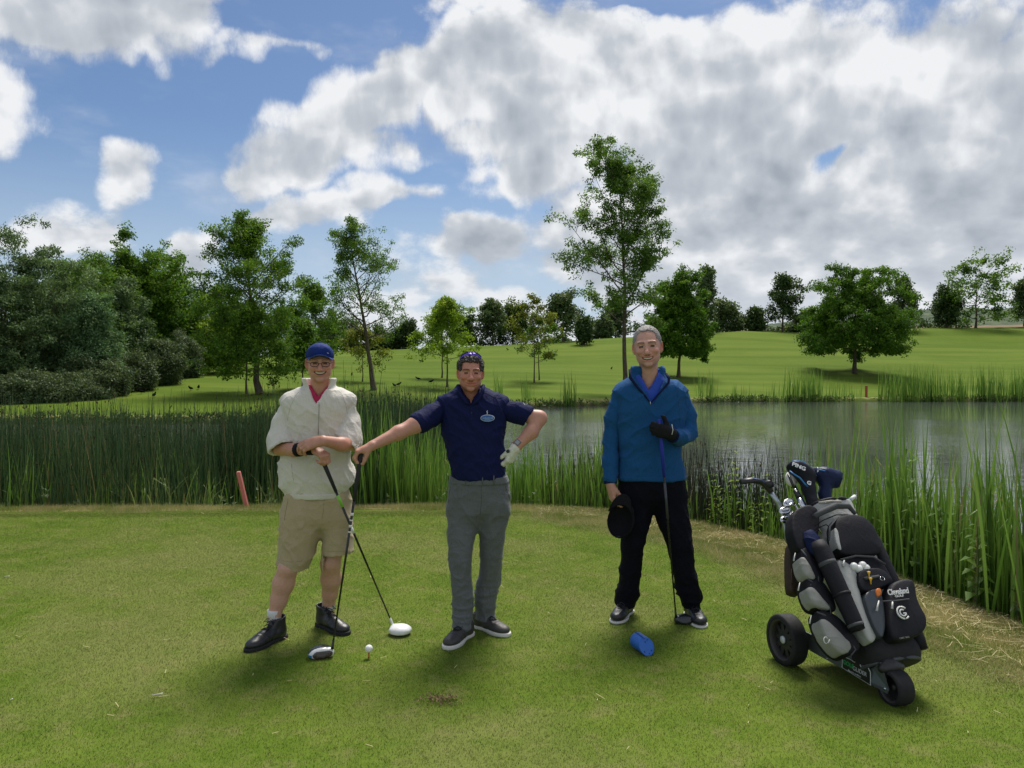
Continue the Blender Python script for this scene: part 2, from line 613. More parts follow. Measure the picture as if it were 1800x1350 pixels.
def tube_mesh(paths, sides=6):
    """paths: list of (pts (n,3), radii (n)) -> verts, quads; rings oriented by parallel transport"""
    V, F = [], []
    off = 0
    ang = np.linspace(0, 2 * np.pi, sides, endpoint=False)
    ca, sa = np.cos(ang), np.sin(ang)
    for pts, rad in paths:
        pts = np.asarray(pts, float)
        n = len(pts)
        tan = np.gradient(pts, axis=0)
        tan /= np.linalg.norm(tan, axis=1)[:, None] + 1e-9
        ref = np.array([1.0, 0, 0]) if abs(tan[0][0]) < 0.8 else np.array([0, 1.0, 0])
        u = np.cross(tan, ref)
        u /= np.linalg.norm(u, axis=1)[:, None] + 1e-9
        w = np.cross(tan, u)
        ring = pts[:, None, :] + np.asarray(rad)[:, None, None] * (u[:, None, :] * ca[None, :, None] + w[:, None, :] * sa[None, :, None])
        V.append(ring.reshape(-1, 3))
        i = (np.arange(n - 1)[:, None] * sides + np.arange(sides)[None, :]).ravel()
        j = (np.arange(n - 1)[:, None] * sides + (np.arange(sides)[None, :] + 1) % sides).ravel()
        F.append(np.c_[i, j, j + sides, i + sides] + off)
        # end cap
        off += n * sides
    return np.vstack(V), np.vstack(F)


def leaf_cloud(rg, C, rad, per, length, width, tint_c=None, flat=0.75, droop=0.0, fan=0.6):
    """C (n,3) clump centres, rad (n), per leaves each; returns verts, quads, tint"""
    n = len(C)
    per = int(per)
    c = np.repeat(C, per, axis=0)
    r = np.repeat(rad, per)
    N = len(c)
    off = rg.normal(size=(N, 3))
    off /= np.linalg.norm(off, axis=1)[:, None]
    off *= (rg.random(N) ** 0.45)[:, None]
    off[:, 2] *= flat
    p = c + off * r[:, None]
    d = off * fan + rg.normal(size=(N, 3)) * 0.55
    d[:, 2] -= droop
    d /= np.linalg.norm(d, axis=1)[:, None] + 1e-9
    nn = rg.normal(size=(N, 3)) * 0.42 + off * 0.95 + np.array([0, 0, 0.55])
    s = np.cross(d, nn)
    s /= np.linalg.norm(s, axis=1)[:, None] + 1e-9
    up = np.cross(s, d)
    L = (length * rg.uniform(0.6, 1.25, N))[:, None]
    W = (width * rg.uniform(0.7, 1.25, N))[:, None]
    tip = p + d * L - up * L * 0.12
    l = p + d * L * 0.12 + s * W * 0.72 + up * W * 0.12
    rr = p + d * L * 0.22 - s * W * 0.72 - up * W * 0.08
    V = np.stack([l, tip, rr], 1).reshape(-1, 3)
    F = np.arange(N * 3).reshape(-1, 3)
    tc = rg.uniform(0.2, 0.8, n) if tint_c is None else tint_c
    t = np.clip(np.repeat(tc, per) + rg.normal(size=N) * 0.17, 0, 1)
    return V, F, np.repeat(t, 3)


def unit(v):
    v = np.asarray(v, float)
    return v / (np.linalg.norm(v) + 1e-9)


def grow(rg, H, tr, profile, t0, nb, el=(10, 62), lean=(0, 0), wob=0.02, sub=4, clus=0.5, twist=0.0, bend=0.25, top_r=0.12, lenvar=0.3):
    """skeleton of a tree standing at the origin; returns tube paths and leaf clump centres"""
    paths, C = [], []
    tt = np.linspace(0, 1, 13)
    w = np.cumsum(rg.normal(size=(13, 2)) * wob * H / 6, axis=0)
    w -= w[0]
    trunk = np.c_[lean[0] * tt + w[:, 0], lean[1] * tt + w[:, 1], H * tt * 0.97]
    rad = tr * ((1 - tt) ** 0.85 * (1 - top_r) + 0.04)
    rad[0] *= 1.45
    rad[1] *= 1.08
    paths.append((trunk, rad))
    pt, pr = zip(*profile)
    for i in range(nb):
        t = t0 + (0.985 - t0) * ((i + rg.uniform(0.1, 0.9)) / nb) ** 0.9
        base = np.array([np.interp(t, tt, trunk[:, a]) for a in range(3)])
        az = i * 2.39996 + rg.normal() * 0.35 + twist
        f = (t - t0) / (1 - t0)
        e = R(el[0] + (el[1] - el[0]) * f + rg.normal() * 7)
        Ln = max(0.15, np.interp(t, pt, pr) * H * (1 + rg.normal() * lenvar * 0.6)) / max(0.35, math.cos(e) + 0.1)
        d = np.array([math.cos(az) * math.cos(e), math.sin(az) * math.cos(e), math.sin(e)])
        n = 6
        pts = [base]
        dd = d.copy()
        for s in range(n):
            dd = unit(dd + rg.normal(size=3) * 0.13 + np.array([0, 0, bend * 0.28]))
            pts.append(pts[-1] + dd * Ln / n)
        pts = np.array(pts)
        r0 = np.interp(t, tt, rad) * 0.46 + 0.004
        paths.append((pts, np.linspace(r0, 0.006 + r0 * 0.08, n + 1)))
        C.append(pts[-1])
        for j in range(sub):
            s = rg.uniform(0.25, 0.97)
            q = s * n
            b0 = pts[int(q)] + (pts[min(n, int(q) + 1)] - pts[int(q)]) * (q % 1)
            loc = unit(pts[min(n, int(q) + 1)] - pts[int(q)])
            dv = unit(loc + rg.normal(size=3) * 0.75 + np.array([0, 0, 0.15]))
            l2 = Ln * rg.uniform(0.22, 0.48) * (1.15 - 0.5 * s)
            m = b0 + dv * l2 * 0.5 + rg.normal(size=3) * l2 * 0.07
            e2 = m + unit(dv + rg.normal(size=3) * 0.3 + np.array([0, 0, bend * 0.5])) * l2 * 0.55
            paths.append((np.array([b0, m, e2]), np.array([r0 * 0.38, r0 * 0.22, 0.005])))
            C.append(e2)
            C.append(m + rg.normal(size=3) * l2 * 0.1)
            if rg.random() < clus:
                C.append((m + e2) / 2 + rg.normal(size=3) * l2 * 0.25)
    return paths, np.array(C)


TREE_N = [0]


def tree(name, label, base, H, profile, mat, *, bark=None, tr=None, t0=0.25, nb=24, per=34, leaf=(0.16, 0.075), crad=0.45,
         el=(10, 62), lean=(0, 0), sub=4, fill=0, wob=0.02, droop=0.1, flat=0.75, bend=0.25, group=None, category='tree',
         seed=None, twist=0.0, parts=True, lenvar=0.3, sides=5):
    TREE_N[0] += 1
    rg = np.random.default_rng(seed if seed is not None else 100 + TREE_N[0])
    tr = tr or H * 0.014
    paths, C = grow(rg, H, tr, profile, t0, nb, el, lean, wob, sub, 0.6, twist, bend, lenvar=lenvar)
    if fill:
        pt, pr = zip(*profile)
        t = t0 + (1 - t0) * rg.random(fill) ** 0.9
        r = np.interp(t, pt, pr) * H * np.sqrt(rg.uniform(0.25, 1.0, fill)) * rg.uniform(0.8, 1.05, fill)
        t = t * 0.97
        a = rg.random(fill) * 2 * np.pi
        C = np.vstack([C, np.c_[lean[0] * t + r * np.cos(a), lean[1] * t + r * np.sin(a), t * H]])
    # trim the whole figure to the surveyed height and spread
    axis_x = lambda z: lean[0] * np.clip(z / H, 0, 1)
    kz = H * 0.985 / (np.percentile(C[:, 2], 99.6) + crad * 0.5)
    spread = np.percentile(np.hypot(C[:, 0] - axis_x(C[:, 2]), C[:, 1]), 95) + crad * 0.6
    kx = np.clip(max(p[1] for p in profile) * H / spread, 0.55, 1.25)

    def trim(P):
        P = P.copy()
        ax = axis_x(P[:, 2])
        P[:, 0] = ax + (P[:, 0] - ax) * kx
        P[:, 1] *= kx
        P[:, 2] *= kz
        return P
    C = trim(C)
    paths = [(trim(p_), r_) for p_, r_ in paths]
    root = empty(name, base)
    tag(root, label, category, group)
    v, f = tube_mesh(paths, sides)
    trunk = mesh_np('trunk', v, f, bark or bark_grey, root)
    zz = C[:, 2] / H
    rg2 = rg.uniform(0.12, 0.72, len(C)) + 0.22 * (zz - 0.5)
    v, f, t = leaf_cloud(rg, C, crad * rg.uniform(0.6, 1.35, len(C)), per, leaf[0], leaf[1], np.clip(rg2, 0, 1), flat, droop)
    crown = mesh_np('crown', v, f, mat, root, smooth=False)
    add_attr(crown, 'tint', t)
    return root


def place(px, py, D=None):
    """tree base: on the terrain under a pixel, or at a pixel column and a distance"""
    if D is None:
        return ground_hit(px, py)
    x = (px - 900) / 1350 * D
    return Vector((x, D, gz(x, D)))


def tall(base, pytop):
    """height of a tree at base whose top shows at pytop"""
    d = ray(900, pytop)
    return CAM_H + d[2] / d[1] * base.y - base.z


P_ASH = [(0.2, 0.16), (0.35, 0.20), (0.55, 0.18), (0.75, 0.12), (1.0, 0.02)]
P_TALL = [(0.24, 0.10), (0.32, 0.21), (0.46, 0.235), (0.62, 0.20), (0.8, 0.14), (0.93, 0.06), (1.0, 0.02)]
P_OVOID = [(0.15, 0.14), (0.25, 0.24), (0.45, 0.27), (0.65, 0.22), (0.85, 0.12), (1.0, 0.02)]
P_WIDE = [(0.12, 0.36), (0.3, 0.44), (0.55, 0.42), (0.8, 0.30), (1.0, 0.08)]
P_BUSH = [(0.0, 0.42), (0.25, 0.52), (0.55, 0.50), (0.8, 0.40), (0.93, 0.24), (1.0, 0.10)]
P_CONE = [(0.05, 0.24), (0.3, 0.22), (0.6, 0.14), (1.0, 0.01)]
P_YOUNG = [(0.2, 0.20), (0.35, 0.30), (0.55, 0.27), (0.75, 0.15), (1.0, 0.02)]


def T(name, label, px, py, top, prof, mat, D=None, hw=None, **kw):
    b = place(px, py, D)
    H = tall(b, top)
    if hw:
        w = hw / 1350 * b.y / H
        pk = max(p[1] for p in prof)
        prof = [(a, r * w / pk) for a, r in prof]
    k = b.y / 50.0
    kw.setdefault('leaf', (0.17 * k ** 0.7, 0.085 * k ** 0.7))
    kw.setdefault('crad', 0.45 * k ** 0.6)
    kw['per'] = int(kw.get('per', 34) * 1.35)
    o = tree(name, label, b, H, prof, mat, **kw)
    return o


# the three tall airy ashes across the pond
T('ash_tree', 'tallest airy tree across the pond, directly behind the man in the blue pullover', 1099, 693, 235, P_TALL, L_ASH, hw=98, nb=36, sub=9, per=36, fill=0,
  crad=0.46, leaf=(0.20, 0.08), t0=0.27, el=(20, 66), tr=0.20, lean=(-0.75, 0), seed=11, droop=0.3, lenvar=0.55)
T('ash_tree', 'airy leaning tree with bare lower trunk behind the man in the cream jacket', 657, 686, 378, P_ASH, L_ASH, hw=84, nb=30, sub=5, per=28, fill=30,
  crad=0.38, leaf=(0.16, 0.06), t0=0.33, el=(20, 68), tr=0.19, lean=(-1.6, 0), seed=5, droop=0.35)
T('ash_tree', 'tall dark leafy tree with a knobbly trunk left of the capped man', 456, 693, 365, P_OVOID, L_LUSH, hw=94, nb=34, sub=6, per=40, fill=50,
  crad=0.42, leaf=(0.17, 0.07), t0=0.20, el=(8, 64), tr=0.22, lean=(-0.8, 0), seed=9, wob=0.05)
T('young_maple', 'small dense tree with a thin straight trunk under the tall dark tree', 433, 693, 520, P_YOUNG, L_LUSH, hw=92, nb=22, sub=5, per=34, t0=0.22,
  tr=0.075, fill=110)
T('young_maple', 'slim dense tree with thin trunk just left of the blue cap', 531, 671, 560, P_YOUNG, L_MAPLE, D=52, hw=34, nb=16, per=36, t0=0.3, tr=0.07, fill=40)
T('maple_tree', 'broad leafy tree farther back behind the blue cap', 505, 649, 520, P_OVOID, L_MAPLE, D=74, hw=60, nb=22, per=38, t0=0.2, fill=60)
T('maple_tree', 'tall rounded tree in the background between the two airy trees', 556, 640, 488, P_OVOID, L_LUSH, D=80, hw=52, nb=22, per=36, t0=0.12, fill=80)
T('young_oak', 'thin sapling with yellow green leaves left of the leaning trunk', 637, 671, 566, P_YOUNG, L_OAK, hw=50, nb=13, sub=3, per=20, t0=0.35, tr=0.05)
T('young_maple', 'bright yellow green young tree left of the dark haired man, front of the pair', 786, 680, 520, P_YOUNG, L_YEL, hw=58, nb=24, sub=4, per=26,
  t0=0.30, tr=0.075, fill=30, crad=.38)
T('young_maple', 'bright yellow green young tree left of the dark haired man, rear of the pair', 777, 664, 530, P_YOUNG, L_YEL, hw=40, nb=16, sub=4, per=24, t0=0.36, tr=0.07)
T('young_oak', 'sparse bronze green sapling right of the dark haired man, nearer of two trunks', 939, 673, 515, P_YOUNG, L_OAK, hw=58, nb=17, sub=3, per=17, t0=0.22, tr=0.065,
  el=(4, 55), crad=0.36)
T('young_oak', 'sparse green sapling right of the dark haired man, farther of two trunks', 948, 668, 548, P_YOUNG, L_ASH, hw=42, nb=14, sub=3, per=17, t0=0.28, tr=0.06, crad=.36)
T('maple_tree', 'compact egg shaped dark green tree right of the grey haired man', 1193, 663, 474, P_OVOID, L_MAPLE, hw=60, nb=32, sub=5, per=44, t0=0.24, tr=0.18,
  fill=620, el=(5, 70), crad=.42, lenvar=0.1)
T('chestnut_tree', 'wide spreading tree standing alone on the grass right of the pond', 1503, 657, 462, P_WIDE, L_MAPLE, hw=94, nb=34, sub=6, per=44, t0=0.26, tr=0.24,
  el=(-8, 70), fill=620, bend=0.05, droop=0.4, crad=.5, lenvar=0.1)

# wood along the left edge
W = 'wood on the left bank'
T('willow_tree', 'large silvery dark tree at the left edge of the picture', 10, 705, 402, P_BUSH, L_WILLOW, D=45, hw=168, nb=40, sub=5, per=55, t0=0.03, fill=672, group=W, leaf=(0.2, 0.06))
T('willow_tree', 'silvery dark tree cut by the picture edge, lower than its neighbour', -120, 705, 470, P_BUSH, L_WILLOW, D=42, hw=145, nb=30, sub=4, per=50, t0=0.03, fill=416, group=W, leaf=(0.2, 0.06))
T('alder_tree', 'mid green bushy tree between the silvery tree and the pale cone', 108, 700, 452, P_BUSH, L_ASH, D=50, hw=95, nb=26, sub=4, per=50, t0=0.05, fill=384, group=W)
T('chestnut_tree', 'tall round headed bright green tree rising above the left wood', 242, 668, 404, P_BUSH, L_LUSH, D=66, hw=116, nb=34, sub=5, per=48, t0=0.16, fill=900, group=W,
  leaf=(0.24, 0.12), crad=.55, tr=.3)
T('willow_tree', 'pale blue green cone shaped tree in the left wood', 160, 698, 512, P_CONE, L_PALE, D=45, hw=58, nb=34, sub=4, per=55, t0=0.02, fill=384, group=W, leaf=(0.17, 0.05), el=(25, 72))
T('hawthorn_tree', 'grey green tree right of the pale cone shaped tree', 212, 690, 490, P_BUSH, L_WILLOW, D=53, hw=62, nb=24, sub=4, per=50, t0=0.03, fill=352, group=W)
T('alder_tree', 'mid green tree behind the pale cone, topping the wood', 85, 690, 470, P_BUSH, L_LUSH, D=56, hw=84, nb=22, sub=4, per=47, t0=0.1, fill=256, group=W)
T('hawthorn_tree', 'dark green tree filling the wood right of the round headed tree', 312, 662, 520, P_BUSH, L_LUSH, D=66, hw=56, nb=22, sub=4, per=47, t0=0.03, fill=272, group=W)
for i, (px, py, top, hw, D, lab) in enumerate([
        (180, 695, 622, 46, None, 'grey green thorn bush at the foot of the hawthorn, leftmost of the bush row'),
        (228, 686, 608, 46, None, 'grey green thorn bush second from the left in the bush row'),
        (280, 676, 596, 42, None, 'grey green thorn bush third from the left in the bush row'),
        (326, 664, 580, 30, None, 'tall grey green thorn bush at the right end of the row')]):
    T('thorn_bush', lab, px, py, top, P_BUSH, L_SCRUB, D=D, hw=hw, nb=22, sub=4, per=50, t0=0.02, fill=240, group='thorn bushes at the foot of the wood', category='bush',
      leaf=(0.14, 0.06))
for i, (px, D, lab) in enumerate([(20, 39.5, 'low weedy bush at the left edge below the silvery tree'),
                                  (85, 40.5, 'low weedy bush below the mid green trees'),
                                  (145, 42.0, 'low weedy bush below the pale cone shaped tree')]):
    T('low_bush', lab, px, 700, 652, P_BUSH, L_SCRUB, D=D, hw=53, nb=16, sub=3, per=42, t0=0.02, fill=144, group='low weedy bushes by the wood', category='bush', leaf=(0.16, 0.05))
T('field_maple', 'yellow green tree at the right end of the left wood', 392, 655, 556, P_BUSH, L_YEL, D=66, hw=49, nb=22, sub=4, per=42, t0=0.08, fill=176, group=W)
T('alder_tree', 'tree standing far back between the wood and the tall dark tree', 368, 645, 500, P_OVOID, L_ASH, D=84, hw=58, nb=22, sub=4, per=42, t0=0.1, fill=128, group=W)

# trees along the far skyline
S = 'trees along the skyline'
for px, py, top, hw, prof, mat, D, lab in [
        (600, 612, 560, 40, P_BUSH, L_FAR, 118, 'low rounded far tree behind the leaning tree, left side'),
        (672, 612, 572, 36, P_BUSH, L_DARK, 120, 'low dark far tree behind the leaning tree, right side'),
        (716, 612, 560, 24, P_OVOID, L_DARK, 120, 'dark far tree left of the yellow green pair'),
        (812, 610, 552, 28, P_OVOID, L_DARK, 122, 'dark far tree just right of the yellow green pair'),
        (866, 606, 524, 32, P_OVOID, L_FAR, 124, 'rounded far tree above the dark haired man, left one'),
        (902, 604, 532, 34, P_OVOID, L_DARK, 128, 'darker far tree right of the rounded far tree'),
        (990, 600, 506, 36, P_OVOID, L_FAR, 116, 'tall rounded far tree left of the tallest tree'),
        (1026, 611, 558, 14, P_OVOID, L_DARK, 106, 'small lone tree on the slope left of the tallest tree'),
        (1058, 596, 552, 22, P_BUSH, L_FAR, 124, 'low hazy far tree right of the small lone tree'),
        (1082, 596, 536, 26, P_OVOID, L_FAR, 130, 'hazy far tree behind the trunk of the tallest tree'),
        (1241, 588, 464, 19, P_ASH, L_FAR, 120, 'slender tall far tree right of the egg shaped tree'),
        (1278, 584, 526, 34, P_BUSH, L_FAR, 124, 'rounded far tree right of the slender one'),
        (1326, 582, 540, 19, P_CONE, L_DARK, 122, 'small dark cone shaped tree on the crest'),
        (1376, 582, 480, 38, P_OVOID, L_DARK, 124, 'tall dark far tree left of the spreading tree'),
        (1420, 582, 545, 34, P_BUSH, L_FAR, 126, 'low far tree right of the tall dark one'),
        (1586, 580, 486, 24, P_ASH, L_FAR, 126, 'thin topped far tree behind the spreading tree'),
        (1714, 574, 440, 66, P_BUSH, L_ASH, 128, 'largest skyline tree at the far right'),
        (1664, 576, 498, 26, P_BUSH, L_DARK, 130, 'dark smaller tree beside the largest skyline tree'),
        (1800, 574, 488, 26, P_OVOID, L_FAR, 130, 'skyline tree cut by the right picture edge')]:
    T('skyline_tree', lab, px, py, top, prof, mat, D=D, hw=hw, nb=18, sub=3, per=20, t0=0.10 if prof in (P_BUSH, P_CONE) else 0.2,
      fill=70, group=S, leaf=(0.42, 0.22), crad=0.85, tr=0.2)


def hedge(label, px0, px1, D, h, mat, z0=-0.3):
    rg = np.random.default_rng(int(px0))
    x0, x1 = (px0 - 900) / 1350 * D, (px1 - 900) / 1350 * D
    n = int((x1 - x0) * h * 4)
    x = rg.uniform(x0, x1, n)
    y = D + rg.normal(size=n) * 0.8
    z = gz((x0 + x1) / 2, D)
    hh = h * (0.75 + 0.35 * np.sin(x * 0.6) * np.sin(x * 0.23 + 1))
    C = np.c_[x - (x0 + x1) / 2, y - D, z0 + rg.uniform(0, 1, n) * hh]
    root = empty('hedge', ((x0 + x1) / 2, D, z))
    tag(root, label, 'hedge', 'hedges on the crest')
    v, f, t = leaf_cloud(rg, C, np.full(n, 0.7), 14, 0.42, 0.24)
    c = mesh_np('foliage', v, f, mat, root, smooth=False)
    add_attr(c, 'tint', t)


hedge('dark hedge on the skyline behind the capped man', 545, 725, 122, 2.6, L_DARK)
hedge('dark hedge on the skyline right of the dark haired man', 815, 1000, 126, 2.4, L_DARK)
hedge('low hedge on the skyline between the egg shaped and spreading trees', 1205, 1460, 130, 2.6, L_DARK)
hedge('low hedge on the skyline under the largest far right tree', 1590, 1700, 134, 2.2, L_DARK)


# distant wooded ridge and a ploughed field at the right
def make_hills():
    m, k = new_mat('far_ridge')
    pos = k.n('ShaderNodeNewGeometry').outputs['Position']
    n = k.noise(pos, 0.035, 6, 0.7)
    col = k.mix(k.step(n, 0.35, 0.65), (0.050, 0.078, 0.050), (0.120, 0.145, 0.085))
    x, y, z = k.xyz(pos)
    fld = k.m('MULTIPLY', k.step(k.m('ADD', z, k.m('MULTIPLY', k.m('SUBTRACT', n, 0.5), 3.0)), 41.0, 40.0), k.step(x, 200.0, 215.0))
    col = k.mix(fld, col, (0.24, 0.175, 0.115))
    finish(k, pbr(k, col, 0.95, 0.1))
    xs = np.linspace(-900, 1200, 260)
    ys = np.linspace(420, 900, 60)
    X, Y = np.meshgrid(xs, ys)
    rise = np.interp(X, [-900, -200, 100, 220, 420, 1200], [16, 14, 20, 42, 62, 80])
    t = sstep(420, 820, Y)
    Z = -8 + (rise + 8) * t
    rg = np.random.default_rng(3)
    Z += (np.sin(X * 0.031) * 2 + np.sin(X * 0.083 + 2) * 1.2) * t
    Z += rg.uniform(-1, 1, X.shape) * 2.2 * (t > 0.5)
    i = (np.arange(59)[:, None] * 260 + np.arange(259)[None, :]).ravel()
    o = mesh_np('hills', np.c_[X.ravel(), Y.ravel(), Z.ravel()], np.c_[i, i + 1, i + 261, i + 260], m)
    tag(o, kind='structure')


make_hills()

# ------------------------------------------------------------------ instancing of ground cover (geometry nodes)
def scatter(name, pts, rot, scl, idx, sources):
    """one object that instances small meshes on points; sources are mesh datablocks"""
    coll = bpy.data.collections.new(name + '_kinds')
    for i, me in enumerate(sources):
        coll.objects.link(bpy.data.objects.new('%s_kind_%02d' % (name, i), me))
    me = bpy.data.meshes.new(name)
    me.vertices.add(len(pts))
    me.vertices.foreach_set('co', np.asarray(pts, np.float32).ravel())
    a = me.attributes.new('rot', 'FLOAT_VECTOR', 'POINT')
    a.data.foreach_set('vector', np.asarray(rot, np.float32).ravel())
    a = me.attributes.new('scl', 'FLOAT_VECTOR', 'POINT')
    a.data.foreach_set('vector', np.asarray(scl, np.float32).ravel())
    a = me.attributes.new('idx', 'INT', 'POINT')
    a.data.foreach_set('value', np.asarray(idx, np.int32))
    o = link(bpy.data.objects.new(name, me))
    g = bpy.data.node_groups.new(name + '_nodes', 'GeometryNodeTree')
    g.interface.new_socket('Geometry', in_out='INPUT', socket_type='NodeSocketGeometry')
    g.interface.new_socket('Geometry', in_out='OUTPUT', socket_type='NodeSocketGeometry')
    N = g.nodes
    gi, go = N.new('NodeGroupInput'), N.new('NodeGroupOutput')
    ci = N.new('GeometryNodeCollectionInfo')
    ci.inputs[0].default_value = coll
    ci.inputs['Separate Children'].default_value = True
    ci.inputs['Reset Children'].default_value = True
    ip = N.new('GeometryNodeInstanceOnPoints')
    ip.inputs['Pick Instance'].default_value = True

    def attr(nm, kind):
        n = N.new('GeometryNodeInputNamedAttribute')
        n.data_type = kind
        n.inputs[0].default_value = nm
        return n.outputs[0]
    e2r = N.new('FunctionNodeEulerToRotation')
    g.links.new(attr('rot', 'FLOAT_VECTOR'), e2r.inputs[0])
    g.links.new(gi.outputs[0], ip.inputs['Points'])
    g.links.new(ci.outputs[0], ip.inputs['Instance'])
    g.links.new(attr('idx', 'INT'), ip.inputs['Instance Index'])
    g.links.new(e2r.outputs[0], ip.inputs['Rotation'])
    g.links.new(attr('scl', 'FLOAT_VECTOR'), ip.inputs['Scale'])
    g.links.new(ip.outputs[0], go.inputs[0])
    md = o.modifiers.new('scatter', 'NODES')
    md.node_group = g
    return o


def mesh_only(name, V, F, mat, attr=None, smooth=False):
    o = mesh_np(name, V, F, mat, smooth=smooth)
    me = o.data
    if attr is not None:
        add_attr(o, 'tint', attr)
    bpy.data.objects.remove(o)
    return me


# ------------------------------------------------------------------ mown turf
def blade_mat(name, rough_grass=False):
    m, k = new_mat(name)
    pos = k.n('ShaderNodeNewGeometry').outputs['Position']
    g, big, mid, fine = turf_colour(k, pos)
    t = k.n('ShaderNodeAttribute', attribute_name='tint').outputs['Fac']
    g = k.mix(k.step(t, 0.0, 0.5, 0.45, 0.0), g, (0.050, 0.088, 0.010))
    g = k.mix(k.step(t, 0.55, 0.9, 0.0, 0.55), g, (0.148, 0.196, 0.032))
    g = k.mix(k.step(t, 0.93, 0.97, 0.0, 0.9), g, (0.34, 0.30, 0.15))
    if rough_grass:
        x, y, z = k.xyz(pos)
        dry = k.m('ADD', k.noise(pos, 2.4, 4, 0.6), k.m('MULTIPLY', t, 0.25))
        g = k.mix(0.5, g, (0.235, 0.305, 0.055))
        g = k.mix(k.step(dry, 0.50, 0.72, 0.0, 0.9), g, (0.45, 0.385, 0.19))
    b = pbr(k, g, 0.6, 0.12)
    tr = k.n('ShaderNodeBsdfTranslucent')
    k.put(tr.inputs[0], g)
    mx = k.n('ShaderNodeMixShader')
    mx.inputs[0].default_value = 0.3
    k.t.links.new(b, mx.inputs[1])
    k.t.links.new(tr.outputs[0], mx.inputs[2])
    finish(k, mx.outputs[0])
    return m


def turf_tile(rg, n, size, h, w, lean, mat, nm, straw=0.03):
    p = (rg.random((n, 2)) + rg.random((n, 2)) - 1) * size      # tent-shaped, so that neighbouring tiles blend
    a = rg.random(n) * 2 * np.pi
    hh = h * rg.uniform(0.55, 1.25, n)
    ln = hh * np.abs(rg.normal(size=n)) * lean
    b = rg.random(n) * 2 * np.pi
    ww = w * rg.uniform(0.7, 1.3, n)
    z = np.full(n, -0.002)
    l = np.c_[p[:, 0] + np.cos(a) * ww / 2, p[:, 1] + np.sin(a) * ww / 2, z]
    r = np.c_[p[:, 0] - np.cos(a) * ww / 2, p[:, 1] - np.sin(a) * ww / 2, z]
    tip = np.c_[p[:, 0] + np.cos(b) * ln, p[:, 1] + np.sin(b) * ln, hh]
    V = np.stack([l, r, tip], 1).reshape(-1, 3)
    t = np.where(rg.random(n) < straw, 1.0, rg.uniform(0, 0.9, n))
    return mesh_only(nm, V, np.arange(3 * n).reshape(-1, 3), mat, np.repeat(t, 3))


def make_turf():
    rg = np.random.default_rng(21)
    bm, rm = blade_mat('mown_blades'), blade_mat('rough_blades', True)
    short = [turf_tile(rg, 900, 0.20, 0.0085, 0.0022, 1.1, bm, 'turf_tile') for _ in range(4)]
    rough = [turf_tile(rg, 460, 0.20, 0.040, 0.0030, 0.8, rm, 'rough_tile', 0.10) for _ in range(4)]
    sp = 0.20
    X, Y = np.meshgrid(np.arange(-10, 5, sp), np.arange(2.2, 10.6, sp))
    P = np.c_[X.ravel(), Y.ravel()]
    keep = (np.abs(P[:, 0]) < P[:, 1] * 0.85 + 0.8)
    P = P[keep]
    sd = tee_sd(P)
    P, sd = P[sd > -0.30], sd[sd > -0.30]
    # longer grass towards the right-hand bank, where the mower does not reach
    n_ = np.array([mnoise.noise((x * 0.9, y * 0.9, 3.3)) for x, y in P])
    lim = np.where(P[:, 0] > 0.2, 0.95 + 0.55 * n_, 0.12)
    isr = (sd < lim) & (P[:, 0] > -0.3) | (sd < 0.16 + 0.25 * n_)
    for nm, sel, src in (('turf_grass', ~isr | (sd > 0.5), short), ('rough_grass', isr, rough)):
        Q = P[sel]
        z = height(Q)
        e = 0.05
        dzx = (height(Q + [e, 0]) - z) / e
        dzy = (height(Q + [0, e]) - z) / e
        rot = np.c_[np.arctan(dzy), -np.arctan(dzx), rg.integers(0, 4, len(Q)) * (np.pi / 2)]
        rot[:, :2] *= (np.abs(rot[:, :2]) > 0.06)
        yaw = rot[:, 2].copy()
        steep = np.abs(rot[:, :2]).max(1) > 0
        rot[steep, 2] = 0
        s = np.ones(len(Q))
        if nm == 'rough_grass':
            s = s * (0.55 + 0.75 * np.clip(1 - sd[sel] / 1.2, 0, 1)) * (0.75 + 0.7 * np.clip(n_[sel] + 0.3, 0, 1))
        o = scatter(nm, np.c_[Q, z], rot, np.c_[np.ones(len(Q)), np.ones(len(Q)), s], rg.integers(0, 4, len(Q)), src)
        tag(o, 'short mown grass of the tee' if nm == 'turf_grass' else 'longer part dried grass along the bank edge', 'grass', kind='stuff')


make_turf()


# ------------------------------------------------------------------ reeds
def reed_mat(name, base, mid, tip, trans=0.30, rough=0.45):
    m, k = new_mat(name)
    t = k.n('ShaderNodeAttribute', attribute_name='tint').outputs['Fac']
    rnd = k.n('ShaderNodeObjectInfo').outputs['Random']
    t = k.m('ADD', t, k.m('MULTIPLY', k.m('SUBTRACT', rnd, 0.5), 0.25), clamp=True)
    col = k.ramp(t, [(0.0, base), (0.5, mid), (0.92, tip), (1.0, (0.26, 0.22, 0.10))])
    b = pbr(k, col, rough, 0.35)
    tr = k.n('ShaderNodeBsdfTranslucent')
    k.put(tr.inputs[0], col)
    mx = k.n('ShaderNodeMixShader')
    mx.inputs[0].default_value = trans
    k.t.links.new(b, mx.inputs[1])
    k.t.links.new(tr.outputs[0], mx.inputs[2])
    finish(k, mx.outputs[0])
    return m


